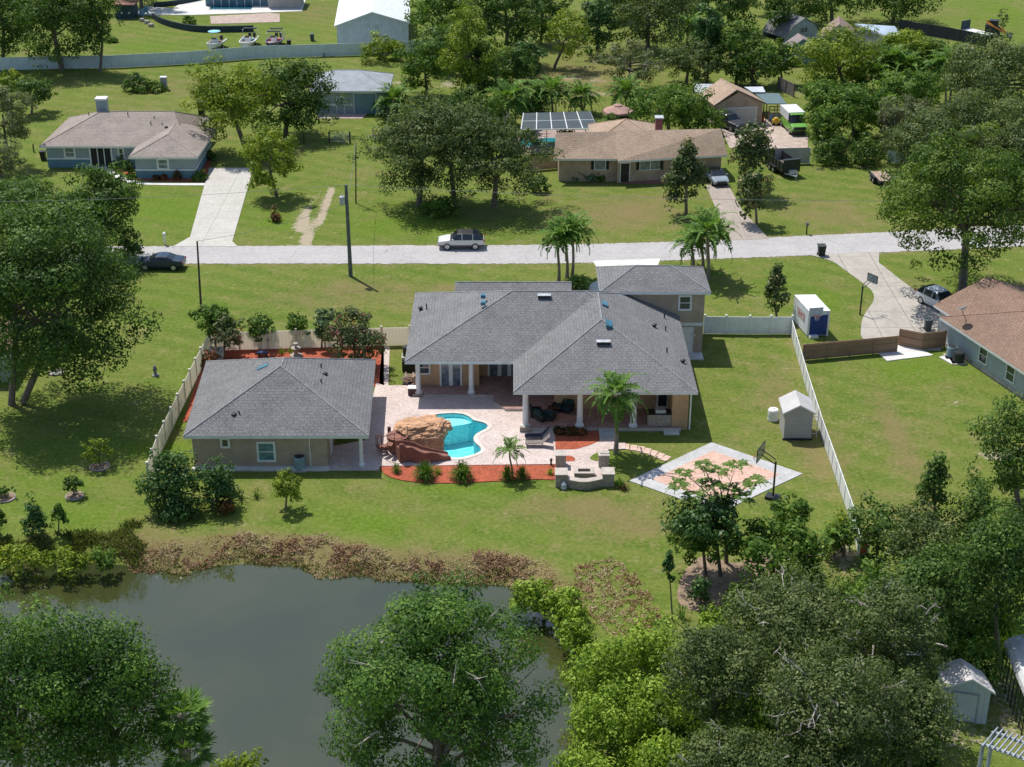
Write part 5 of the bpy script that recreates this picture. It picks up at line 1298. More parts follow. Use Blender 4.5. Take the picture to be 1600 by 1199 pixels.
# ------------------------------------------------------------------ storage container
z_ = 2.5
e = [P(1264, 486, z_), P(1297.5, 485.5, z_), P(1277.5, 459.5, z_), P(1241.5, 461, z_)]
uv_ = (e[1] - e[0]); dpt = (e[3] - e[0]); dpt.z = 0; e[2] = e[1] + dpt
CT = root('storage_container', 'white portable storage container with a blue roller door', 'storage container', lerp(e[0], e[1], .5) - Vector((0, 0, z_)))
MB().prism([v.xy.to_tuple() for v in e], .12, z_ - .1).build('box_body', pm('container white', (.66, .69, .73), .5, .06, 1), CT)
MB().prism([(v + (v - (e[0] + e[2]) / 2) * .012).xy.to_tuple() for v in e], z_ - .1, z_, bottom=True).build('roof', white, CT)
anc = math.atan2(uv_.y, uv_.x); fc = lerp(e[0], e[1], .5)
nrmF = Vector((math.sin(anc), -math.cos(anc), 0))
q = fc + nrmF * .02; MB().box((q.x, q.y, 1.15), (uv_.length * .80, .05, 1.9), anc).build('roller_door', ribbed('blue roller door', (.012, .045, .22), 1, .3, .5, 0, .8), CT)
for s in (-1, 1): q = fc + uv_.normalized() * (s * uv_.length * .45) + nrmF * .03; MB().box((q.x, q.y, 1.2), (.14, .07, 2.3), anc).build('corner_post', trim, CT)
sdv = dpt.normalized(); nl = Vector((-sdv.y, sdv.x, 0)); nl = nl if nl.x < 0 else -nl
mid = lerp(e[0], e[3], .47); mid = Vector((mid.x, mid.y, 1.45))
ansg = math.atan2(-sdv.y, -sdv.x)
sg = MB().box(mid + nl * .012, (1.9, .02, .75), ansg).build('sign', pm('sign brown', (.16, .09, .08), .6), CT)
MB().box(mid + nl * .02, (1.78, .022, .63), ansg).build('sign_face', pm('sign face', (.55, .47, .46), .6), sg)
cu = bpy.data.curves.new('lettering', 'FONT'); cu.body = 'UNITS'; cu.size = .58; cu.align_x = 'CENTER'; cu.align_y = 'CENTER'; cu.extrude = .004
to_ = bpy.data.objects.new('lettering_source', cu); COL.objects.link(to_)
bpy.context.view_layer.update()
tm = bpy.data.meshes.new_from_object(to_.evaluated_get(bpy.context.evaluated_depsgraph_get()))
bpy.data.objects.remove(to_)
tm.materials.clear(); tm.materials.append(pm('sign red', (.30, .03, .035), .6))
lo = bpy.data.objects.new('lettering', tm); COL.objects.link(lo); lo.parent = sg; ORG[lo.name] = ORG[sg.name]
xa_ = -sdv; za_ = Vector((0, 0, 1)); ya_ = nl
Mx = Matrix((xa_, za_, ya_)).transposed().to_4x4(); Mx.translation = mid + nl * .036 - ORG[sg.name]
lo.matrix_local = Mx

# ------------------------------------------------------------------ small sheds
z_ = 2.35
e0, e1 = P(1224, 646, z_), P(1275.5, 646.5, z_)
bk = P(1216.5, 622, z_)
sh, q0, q1, u = gable_shed('garden_shed', 'weathered grey gable shed standing against the white picket fence', e0, e1, bk.xy, z_, .7, ribbed('grey shingled shed roof', (.50, .49, .48), 0, .35, .8, 0, .85), siding)
MB().bb(e0.x + .1, e1.x - .1, e0.y + .02, e0.y + .12, 0, .15).build('skid', dark, sh)
lx = P(1271, 683); LD = root('step_ladder', 'pale step ladder leaning between the garden shed and the fence', 'ladder', lx)
mb = MB()
for s in (-.22, .22): mb.tube([(lx.x + s, lx.y, 0), (lx.x + s + .2, lx.y + .8, 2.0)], .03, 6)
for k in range(6): z = .25 + k * .3; mb.tube([(lx.x - .22 + .1 * z, lx.y + .4 * z, z), (lx.x + .22 + .1 * z, lx.y + .4 * z, z)], .022, 6)
mb.build('ladder_frame', steel, LD)
p = P(1207.5, 656); r = root('water_tank', 'white plastic drum standing left of the weathered garden shed', 'drum', p)
MB().lathe((p.x, p.y, 0), [(.42, 0), (.45, .05), (.43, .3), (.45, .5), (.43, .85), (.36, .95), (.12, .98), (.1, 1.04)], 16).build('drum', white, r, smooth=False)
z_ = 2.3
e0, e1 = P(1479, 1073, z_), P(1556, 1084, z_); bk = P(1461, 1040, z_)
sh2, q0, q1, u = gable_shed('utility_shed', 'pale ribbed metal shed under the branches at the lower right', e0, e1, bk.xy, z_, .75, ribbed('pale shed roof', (.55, .53, .52), 1, .28, .7, 0, .75), ribbed('pale blue shed panels', (.46, .53, .56), 0, .4, .6, 0, .85))
an_ = math.atan2(u.y, u.x); cdoor = lerp(q0, q1, .43); door(sh2, (cdoor.x, cdoor.y, 0.05), 1.3, 1.85, an_, mat=pm('pale blue door', (.48, .54, .57), .6, .08, 1), fr=pm('grey door frame', (.3, .33, .34), .6))
# carport frame and pergola at the right edge
q = [P(1571, 1003, 2.8), P(1605, 1090, 2.6)]
CP = root('metal_canopy', 'curved white metal canopy on slim dark posts at the lower right edge', 'canopy', (P(1590, 1100).x, P(1590, 1100).y, 0))
ua = (q[1] - q[0]); ua.z = 0; ul_ = ua.length; ua.normalize(); ur = Vector((-ua.y, ua.x, 0)); ur = ur if ur.x > 0 else -ur
prof = [(0, 2.35), (.05, 2.6), (.25, 2.85), (.7, 3.05), (1.6, 3.3), (3.0, 3.45)]
mb = MB(); L_ = ul_ + .5
for k in range(len(prof) - 1):
    (a0, h0), (a1, h1) = prof[k], prof[k + 1]; b0 = Vector((q[0].x, q[0].y, 0)) - ua * .3
    vs = [b0 + ur * a0 + Vector((0, 0, h0)), b0 + ur * a1 + Vector((0, 0, h1)), b0 + ur * a1 + ua * L_ + Vector((0, 0, h1)), b0 + ur * a0 + ua * L_ + Vector((0, 0, h0))]
    mb.add(vs, [(0, 1, 2, 3)]); mb.add([v - Vector((0, 0, .04)) for v in vs], [(3, 2, 1, 0)])
mb.build('roof', ribbed('white canopy metal', (.66, .67, .68), 0, .4, .4, 0, .85), CP)
for k in range(9):
    b0 = Vector((q[0].x, q[0].y, 0)) + ua * (ul_ * k / 8) + ur * .03; MB().tube([b0, b0 + Vector((0, 0, 2.45))], .04, 6).build('post', dark, CP)
mb = MB()
for z in (.3, .9): b0 = Vector((q[0].x, q[0].y, z)) + ur * .03; mb.tube([b0, b0 + ua * ul_], .03, 6)
mb.build('rail', dark, CP)
pz = 2.4
PG = root('pergola', 'pale grey slatted pergola in the bottom right corner', 'pergola', (P(1580, 1199).x, P(1580, 1199).y, 0))
pg = [P(1536, 1163, pz), P(1552, 1144, pz), P(1660, 1182, pz), P(1644, 1201, pz)]
wg = pm('weathered pale wood', (.34, .38, .42), .8, .2, 2)
for i, v in enumerate(pg): MB().box((v.x, v.y, pz / 2), (.16, .16, pz), .2).build('post', wg, PG)
for a, b in ((pg[0], pg[3]), (pg[1], pg[2])): MB().tube([a, b], .09, 6).build('beam', wg, PG)
for k in range(14):
    a, b = lerp(pg[0], pg[3], (k + .3) / 13.5), lerp(pg[1], pg[2], (k + .3) / 13.5); dv = (b - a).normalized() * .35
    MB().tube([a - dv + Vector((0, 0, .12)), b + dv + Vector((0, 0, .12))], .05, 6).build('slat', wg, PG)

# ------------------------------------------------------------------ porch and terrace furniture
grn = pm('dark green cushions', (.012, .045, .05), .85, .25, 3)
def armchair(label, px, py, rz, w_=1.0, n=1):
    p = P(px, py, .3); r = root('sofa' if n > 1 else 'armchair', label, 'sofa' if n > 1 else 'armchair', p, world=False)
    W_ = w_ * n
    MB().box((0, 0, .2), (W_, .85, .3)).build('frame', dark, r)
    for k in range(n): MB().box(((k - (n - 1) / 2) * w_, -.05, .42), (w_ * .86, .7, .16)).build('seat_cushion', grn, r)
    for k in range(n): MB().box(((k - (n - 1) / 2) * w_, .36, .66), (w_ * .86, .18, .5), rx=-.2).build('back_cushion', grn, r)
    for s in (-1, 1): MB().box((s * W_ / 2, 0, .45), (.14, .85, .34)).build('arm', dark, r)
    r.rotation_euler.z = rz; ORG[r.name] = Vector(p); r.location = p
armchair('dark green cushioned loveseat at the back of the porch', 880, 642, -.5, .75, 2)
armchair('dark green armchair at the front left of the porch', 847, 656, 2.2)
armchair('dark green armchair nearer the porch table', 859, 655, 2.8, .8)
armchair('dark green armchair against the left porch column', 837, 650, 1.6, .8)
p = P(866, 644, .3); r = root('coffee_table', 'low dark coffee table between the green porch chairs', 'table', p)
MB().box((p.x, p.y, .72), (1.0, .6, .06)).build('table_top', pm('brown table', (.07, .045, .03), .5), r)
for sx in (-.42, .42):
    for sy in (-.22, .22): MB().box((p.x + sx, p.y + sy, .5), (.06, .06, .39)).build('leg', dark, r)
sheet('porch_rug', W2([(840, 662), (880, 645), (905, 652), (868, 664)], .3), .312, pm('salmon rug', (.46, .26, .19), .95, .1, 1), .301)
def lounger(label, px, py, frame, sling):
    p = P(px, py, DZ); r = root('sun_lounger', label, 'sun lounger', p, world=False, group='two sun loungers on the terrace')
    mb = MB()
    for s in (-.3, .3): mb.tube([(-.95, s, .32), (.35, s, .34)], .025, 6); mb.tube([(.35, s, .34), (.95, s, .95)], .025, 6)
    mb.build('frame', frame, r)
    for x in (-.85, .35):
        for s in (-.3, .3): MB().tube([(x, s, 0), (x, s, .33)], .025, 6).build('leg', frame, r)
    MB().box((-.3, 0, .345), (1.3, .56, .03)).build('seat', sling, r)
    MB().add([(.35, -.28, .36), (.92, -.28, .93), (.92, .28, .93), (.35, .28, .36), (.37, -.28, .34), (.94, -.28, .91), (.94, .28, .91), (.37, .28, .34)], [(0, 1, 2, 3), (7, 6, 5, 4), (0, 4, 5, 1), (2, 6, 7, 3), (1, 5, 6, 2), (0, 3, 7, 4)]).build('backrest', sling, r)
    ORG[r.name] = Vector(p)
lounger('dark sling sun lounger nearer the porch edge, back raised', 839, 686.5, dark, pm('navy sling', (.02, .025, .05), .8))
lounger('taupe sling sun lounger with pale frame, nearer the terrace middle', 840, 697, pm('bronze frame', (.22, .16, .13), .5), pm('taupe sling', (.20, .17, .16), .8))

# ------------------------------------------------------------------ garden pieces in the side yard
p = P(374, 558); r = root('potting_bench', 'pale square well surround with an open top in the garden bed corner', 'planter', P(338, 560))
p = P(338, 560)
MB().prism([(p.x - .6, p.y - .5), (p.x + .6, p.y - .5), (p.x + .6, p.y + .5), (p.x - .6, p.y + .5)], 0, .9, holes=[[(p.x - .4, p.y - .3), (p.x + .4, p.y - .3), (p.x + .4, p.y + .3), (p.x - .4, p.y + .3)]]).build('surround', trim, r); MB().bb(p.x - .4, p.x + .4, p.y - .3, p.y + .3, .02, .7).build('soil', soil, r)
p = P(463, 557); r = root('garden_fountain', 'small tiered stone fountain in the red mulch behind the guest house', 'fountain', p)
MB().lathe((p.x, p.y, 0), [(.5, 0), (.55, .15), (.2, .2), (.14, .6), (.4, .75), (.42, .82), (.1, .85), (.08, 1.15), (.22, 1.25), (.03, 1.3)], 14).build('basin', pm('fountain stone', (.36, .31, .27), .9), r)
p = P(411, 558); r = root('ornament_bench', 'small blue garden seat on the red mulch behind the guest house', 'bench', p)
MB().box((p.x, p.y, .45), (.9, .45, .06)).build('seat', pm('navy seat', (.03, .07, .18), .6), r)
for s in (-.35, .35): MB().box((p.x + s, p.y, .21), (.08, .4, .42)).build('leg', dark, r)
p = P(243, 587); r = root('garden_statue', 'small grey garden statue on the lawn left of the guest house fence', 'statue', p)
MB().lathe((p.x, p.y, 0), [(.32, 0), (.32, .08), (.14, .14), (.12, .4), (.2, .55), (.16, .7), (.1, .78), (.13, .9), (.02, 1.0)], 12).build('figure', pm('grey statue', (.22, .22, .22), .9), r)
def tree_ring(label, px, py, r_=.6, fillm=soil):
    p = P(px, py); r = root('tree_ring', label, 'tree ring', p, group='pale stone tree rings')
    MB().tube([(p.x + r_ * math.cos(k * math.pi / 12), p.y + r_ * math.sin(k * math.pi / 12), .05) for k in range(25)], .075, 6, cap=False).build('kerb', pm('pink kerb stone', (.36, .29, .27), .9, .15, 2), r)
    MB().lathe((p.x, p.y, 0), [(r_ - .05, .0), (r_ - .05, .07), (.02, .1)], 16).build('soil', fillm, r)
tree_ring('pale stone ring round a small sapling above the pond', 116.5, 776); tree_ring('pale stone ring cut by the left edge', 9, 779, .65)
tree_ring('pale stone ring at the foot of the thin yellowish tree in the oak shade', 156, 730, .7); tree_ring('pale stone ring of gravel in the lawn near the oak trunk', 88, 583, .6, pm('grey gravel', (.33, .32, .31), .9, .3, 8))
# far garden things
def retaining(label, px, h_, mat):
    pts = smooth_loop([P(a, b).xy.to_tuple() for a, b in px], 4, False); r = [(x, y + .35) for x, y in pts]
    o = MB().prism(pts + r[::-1], 0, h_).build('retaining_wall', mat); tag(o, label, 'wall')
retaining('dark curved block retaining wall in front of the far deck', [(238, 30), (252, 38), (275, 45), (305, 50), (340, 51), (396, 50)], 1.0, pm('dark block', (.035, .055, .06), .9, .3, 2, fine=.3))
retaining('low dark retaining wall at the top edge beyond the green shed', [(240, 12), (270, 9), (305, 3), (330, -3)], .8, pm('dark block', (.035, .055, .06), .9, .3, 2))
for i, (px, py, s) in enumerate([(221, 27, 1), (228, 23, 1)]):
    p = P(px, py); r = root('garden_chair', ['pale blue slatted garden chair beside the dark green shed', 'pale blue slatted garden chair farther from the dark green shed'][i], 'chair', p, group='pale blue garden chairs')
    bl_ = pm('pale blue paint', (.18, .36, .42), .7)
    MB().box((p.x, p.y, .4), (.65, .6, .06)).build('seat', bl_, r); MB().box((p.x, p.y + .35, .85), (.65, .06, .9), rx=-.25).build('backrest', bl_, r)
    for sx in (-.3, .3): MB().box((p.x + sx, p.y, .2), (.07, .55, .4)).build('leg', bl_, r); MB().box((p.x + sx, p.y, .62), (.12, .7, .05)).build('armrest', bl_, r)
for i, (px, py) in enumerate([(222, 34), (230, 37), (236, 42)]):
    p = P(px, py); o = MB(); rock(o, (p.x, p.y, .25), (.45, .35, .3), i + 11, nu=14, nv=8); o = o.build('stone_block', concrete)
    tag(o, ['pale stone block nearest the blue garden chairs', 'middle pale stone block by the curved wall', 'pale stone block farthest out on the far lawn'][i], 'stone', 'pale stone blocks')
p = P(257, 140); r = root('brick_kiosk', 'narrow tan block pillar beside the round shrub on the far lawn', 'pillar', p)
MB().box((p.x, p.y, .85), (.8, .7, 1.7)).build('shaft', siding, r); MB().box((p.x, p.y, 1.75), (.9, .8, .1)).build('cap', trim, r)
p = P(315, 180); r = root('well_pump', 'dark pump house cabinet behind the ranch house under the oak', 'cabinet', p)
MB().box((p.x, p.y, .9), (.7, .6, 1.8)).build('cabinet', blackp, r); MB().box((p.x, p.y, 1.84), (.85, .75, .08)).build('lid', steel, r)
p = P(388, 84); 
def fur(label, px, py):
    p = P(px, py); o = MB(); o.box((p.x, p.y, .3), (.9, .5, .1)); o.box((p.x, p.y, .15), (.6, .35, .28)); tag(o.build('stone_bench', pm('grey pink stone', (.45, .37, .36), .9)), label, 'bench')
fur('pale stone garden seat beside the dark board fence at the far right', 1509, 73); fur('round pale stone seat nearer the grey oaks at the far right', 1518, 79)
# ------------------------------------------------------------------ vehicles (front towards +x before turning)
redl = pm('red lamp', (.35, .015, .015), .3); headl = pm('lamp lens', (.55, .57, .6), .15, .1, 2, spec=.8)
def paint(name, col, rough=.28): return pm(name, col, rough, .04, .6, spec=.6)
def car(name, label, cat, loc, rot, L, W, prof, belt, body, cab, wheel_r=.36, wx=(.31, -.30), glassm=carglass, roofm=None, lower=None, pillar=(), scaled=1.0):
    """prof: list of (x/L, ztop) from rear to front; cab = indices (rear glass start, roof start, roof end, windscreen base)"""
    r = root(name, label, cat, loc, rot, world=False)
    rings = []; n = len(prof)
    for i, (k, zt) in enumerate(prof):
        x = k * L; e = abs(k) * 2; hw = W / 2 * (1 - .16 * max(0, e - .75) / .25 * max(0, e - .75) / .25)
        inc = cab[0] < i < cab[3]
        if inc: pts = [(hw * .92, .28), (hw, .55), (hw * .985, belt), (hw * .79, zt - .07), (hw * .68, zt)]
        else:
            zb = min(belt, zt - .07); pts = [(hw * .92, .30 if abs(k) < .46 else .42), (hw, .55), (hw * .985, max(.57, zb)), (hw * .93, zt - .03), (hw * .80, zt)]
        rings.append([(x, -y, z) for y, z in pts] + [(x, y, z) for y, z in pts[::-1]])
    B, Wn = MB(), MB()
    vs = [q for rg in rings for q in rg]; fb, fw_, fr = [], [], []
    lowf = []
    for i in range(n - 1):
        for k in range(9):
            f = (i * 10 + k, i * 10 + k + 1, (i + 1) * 10 + k + 1, (i + 1) * 10 + k)
            side = k in (2, 6); top = k in (3, 4, 5)
            if side and cab[0] <= i < cab[3]: fw_.append(f)
            elif top and (cab[0] <= i < cab[1] or cab[2] <= i < cab[3]): fw_.append(f)
            elif top and cab[1] <= i < cab[2] and roofm is not None: fr.append(f)
            elif k in (0, 8) and lower is not None: lowf.append(f)
            else: fb.append(f)
        fb.append((i * 10 + 9, i * 10, (i + 1) * 10, (i + 1) * 10 + 9))
    fb.append(tuple(range(10))[::-1]); fb.append(tuple((n - 1) * 10 + k for k in range(10)))
    B.add(vs, fb, 0); B.m = [0] * len(fb)
    if fr: B.f += fr; B.m += [1] * len(fr)
    if lowf: B.f += lowf; B.m += [2] * len(lowf)
    B.build('body', [body, roofm or body, lower or body], r, smooth=False)
    if fw_:
        us = sorted({q for f in fw_ for q in f}); ix = {q: i for i, q in enumerate(us)}; Wn.add([vs[q] for q in us], [tuple(ix[q] for q in f) for f in fw_])
        Wn.build('window', glassm, r)
        fr_ = MB()
        for i in pillar:
            for s in (0, 1):
                a, b = (rings[i][2], rings[i][3]) if s == 0 else (rings[i][7], rings[i][6]); fr_.tube([a, b], .045, 6)
        if pillar: fr_.build('door_pillar', body, r)
    for k in wx:
        for s in (-1, 1):
            wmb = MB().tube([(k * L, s * (W / 2 - .24), wheel_r), (k * L, s * (W / 2 + .0), wheel_r)], wheel_r, 18); o = wmb.build('wheel', rubber, r)
            rm_ = MB().tube([(k * L, s * (W / 2 - .02), wheel_r), (k * L, s * (W / 2 + .012), wheel_r)], wheel_r * .66, 14); rm_.build('rim', alloy, o)
    for s in (-1, 1):
        MB().box((L * .478, s * W * .34, prof[-3][1] - .16), (.16, W * .2, .13), s * -.35).build('headlight', headl, r)
        MB().box((-L * .482, s * W * .37, belt - .12), (.12, W * .16, .2), s * .3).build('taillight', redl, r)
        MB().box((prof[cab[3]][0] * L - .25, s * (W / 2 + .07), belt + .05), (.14, .2, .13)).build('mirror', body, r)
    MB().box((L * .496, 0, .52), (.06, W * .6, .22)).build('grille', blackp, r)
    MB().box((-L * .497, 0, .62), (.03, .45, .12)).build('plate', white, r)
    ORG[r.name] = Vector(loc)
    if scaled != 1.0: r.scale = (scaled,) * 3
    return r
SUVP = [(-.5, .72), (-.485, 1.02), (-.47, 1.10), (-.36, 1.62), (-.25, 1.70), (-.02, 1.73), (.08, 1.66), (.235, 1.10), (.30, 1.06), (.44, .95), (.485, .82), (.5, .60)]
SEDP = [(-.5, .66), (-.485, .96), (-.44, 1.02), (-.30, 1.10), (-.17, 1.40), (-.02, 1.45), (.08, 1.40), (.25, .98), (.32, .94), (.44, .84), (.485, .72), (.5, .55)]
def ang_px(a, b, z=0):
    p, q = P(*a, z), P(*b, z); return math.atan2(q.y - p.y, q.x - p.x)
p = P(721, 386.5)
car('suv', 'white SUV with a black roof driving on the pale road', 'car', (p.x, p.y, .03), math.pi + .01, 4.75, 1.95, SUVP, 1.06, paint('pearl white paint', (.66, .66, .64)), (2, 4, 6, 7), .37, (.30, -.30), roofm=blackp, lower=pm('sill grey', (.10, .10, .11), .5), pillar=(4, 5))
p = P(253, 419)
car('sedan', 'dark blue hatchback parked on the road verge beneath the big left oak', 'car', (p.x, p.y, .03), math.pi - .03, 4.6, 1.85, SEDP, .98, paint('midnight blue paint', (.012, .03, .06)), (3, 4, 6, 7), .34, pillar=(5,))
p = P(1466, 481)
car('suv', 'white SUV parked on the long driveway in the shade of the big oak', 'car', (p.x, p.y, .06), math.radians(-62), 4.7, 1.9, SUVP, 1.06, paint('cool white paint', (.60, .62, .63)), (2, 4, 6, 7), .37, pillar=(4, 5))
p = P(1118, 284)
car('sedan', 'silver blue sedan facing out on the brick house driveway', 'car', (p.x, p.y, .06), math.radians(-80), 4.7, 1.9, SEDP, 1.0, paint('silver blue paint', (.26, .31, .36)), (2, 4, 6, 7), .35, roofm=carglass, pillar=(5,))
p = P(1137, 200)
PKP = [(-.5, .70), (-.495, 1.15), (-.48, 1.18), (-.14, 1.18), (-.12, 1.22), (-.105, 1.85), (.05, 1.9), (.10, 1.86), (.21, 1.25), (.26, 1.22), (.46, 1.12), (.49, .95), (.5, .6)]
pk = car('pickup_truck', 'dark pickup truck in front of the gable fronted garage', 'pickup truck', (p.x, p.y, .06), math.radians(-58), 5.6, 2.0, PKP, 1.2, paint('gunmetal paint', (.05, .055, .065)), (4, 5, 7, 8), .4, pillar=(6,))
ORG[pk.name] = Vector((0, 0, 0)); MB().bb(-2.6, -.8, -.8, .8, 1.1, 1.19).build('truck_bed', blackp, pk)
p = P(1239, 204)
VANP = [(-.5, .6), (-.495, 2.3), (-.48, 2.5), (-.2, 2.55), (.18, 2.5), (.24, 2.35), (.365, 1.45), (.40, 1.36), (.48, 1.15), (.495, .9), (.5, .6)]
vn = car('delivery_van', 'tall white delivery van with a bright green front on the gravel yard', 'van', (p.x, p.y, .06), math.radians(-83), 5.6, 2.1, VANP, 1.35, paint('lime green paint', (.17, .42, .06)), (4, 4, 5, 6), .38, roofm=None)
ORG[vn.name] = Vector((0, 0, 0))
mb = MB(); mb.bb(-2.82, 1.02, -1.06, 1.06, 1.5, 2.56); mb.build('cargo_body', paint('van white', (.70, .71, .70)), vn)
mb = MB(); mb.box((2.78, 0, .95), (.1, 1.5, .35)); mb.build('grille', dark, vn); MB().box((2.72, 0, .5), (.3, 2.0, .3)).build('bumper', blackp, vn)

def wheels(r, xs, y, rr=.36):
    for x in xs:
        for s in (-1, 1):
            o = MB().tube([(x, s * (y - .11), rr), (x, s * (y + .11), rr)], rr, 14).build('wheel', rubber, r); MB().tube([(x, s * (y + .1), rr), (x, s * (y + .125), rr)], rr * .55, 10).build('rim', alloy, o)
p = P(1222, 268); r = root('dump_trailer', 'black open topped dump trailer on the lawn by the masonry wall', 'trailer', p, ang_px((1207, 257), (1240, 279)), world=False)
mb = MB(); mb.bb(-2.6, 2.3, -1.0, 1.0, .6, .72)
for s in (-1, 1): mb.bb(-2.6, 2.3, s * 1.0, s * 1.06, .6, 1.75)
mb.bb(-2.66, -2.6, -1.06, 1.06, .6, 1.75); mb.bb(2.3, 2.36, -1.06, 1.06, .6, 2.1); mb.bb(2.0, 2.5, -1.06, 1.06, 2.1, 2.16)
for k in range(6):
    for s in (-1, 1): mb.bb(-2.4 + k * .9, -2.3 + k * .9, s * 1.06, s * 1.13, .6, 1.75)
mb.build('dump_body', dark, r); wheels(r, (-.9, .1), 1.16, .38)
mb = MB()
for s in (-1, 1): mb.box((-.4, s * 1.18, .82), (2.1, .3, .05))
mb.build('mudguard', dark, r)
mb = MB(); mb.tube([(2.3, -.8, .5), (3.7, 0, .5)], .07, 6); mb.tube([(2.3, .8, .5), (3.7, 0, .5)], .07, 6); mb.box((2.7, 0, .75), (.5, .9, .45)); mb.tube([(3.6, 0, .0), (3.6, 0, .9)], .05, 6); mb.build('drawbar', steel, r)
for k in range(1): MB().bb(-2.3, 2.0, -.9, .9, .725, .74).build('bed', pm('bare bed', (.12, .1, .09), .8), r)
ORG[r.name] = Vector(p)
p = P(1379, 285); r = root('flatbed_trailer', 'low black flatbed trailer with a wooden deck beside the big right hand oak', 'trailer', p, ang_px((1366, 273), (1390, 297)), world=False)
MB().bb(-2.3, 2.0, -.95, .95, .5, .58).build('deck', pm('worn deck boards', (.36, .27, .22), .9, .2, 2), r)
mb = MB()
for s in (-1, 1): mb.bb(-2.3, 2.0, s * .95, s * 1.02, .42, .78); mb.box((-.2, s * 1.15, .78), (1.9, .3, .05))
mb.bb(1.95, 2.05, -1.0, 1.0, .5, .8); mb.tube([(2.0, -.7, .5), (3.2, 0, .5)], .06, 6); mb.tube([(2.0, .7, .5), (3.2, 0, .5)], .06, 6); mb.build('frame', dark, r)
wheels(r, (-.65, .25), 1.15, .34); MB().tube([(1.4, .5, .62), (1.4, .5, .82)], .34, 14).build('spare_wheel', rubber, r)
ORG[r.name] = Vector(p)
p = P(1527, 56); r = root('equipment_trailer', 'equipment trailer with a raised dark ramp gate beyond the board fence', 'trailer', p, ang_px((1510, 52), (1545, 60)), world=False)
MB().bb(-2.4, 2.6, -.95, .95, .55, .68).build('deck', trim, r); mb = MB(); mb.bb(-2.5, -2.4, -1.0, 1.0, .5, 2.0); 
for k in range(5): mb.bb(-2.56, -2.5, -1.0 + k * .48, -.92 + k * .48, .5, 2.0)
mb.build('ramp_gate', pm('teal black steel', (.03, .06, .075), .6), r); wheels(r, (-.4, .5), 1.1, .36); MB().tube([(2.6, 0, .6), (3.8, 0, .5)], .08, 6).build('drawbar', dark, r); ORG[r.name] = Vector(p)
p = P(1552, 56); r = root('skid_steer_loader', 'orange and black compact track loader with a raised arm beyond the board fence', 'loader', p, math.radians(-18), world=False)
MB().box((-.2, 0, 1.0), (2.2, 1.3, .8)).box((-1.1, 0, 1.3), (.6, 1.3, 1.0)).build('body', pm('loader black', (.03, .03, .03), .6), r)
mb = MB(); mb.box((-.1, 0, 1.85), (1.3, 1.2, 1.1)); mb.box((-.1, 0, 2.42), (1.5, 1.3, .1)); mb.build('cab', dark, r)
for s in (-1, 1):
    MB().tube([(-1.3, s * .82, .38), (1.0, s * .82, .38)], .38, 12).box((-.15, s * .82, .38), (2.3, .4, .72)).build('track', rubber, r)
    MB().tube([(-1.3, s * .75, 2.2), (-.6, s * .78, 1.9), (1.3, s * .75, .9), (1.8, s * .7, .5)], [.14, .15, .14, .12], 8).build('arm', pm('machine orange', (.62, .25, .04), .5, .1, 1), r)
mb = MB(); mb.box((2.1, 0, .35), (.12, 1.8, .6)); mb.box((2.4, 0, .1), (.7, 1.8, .08)); mb.build('bucket', dark, r); ORG[r.name] = Vector(p)

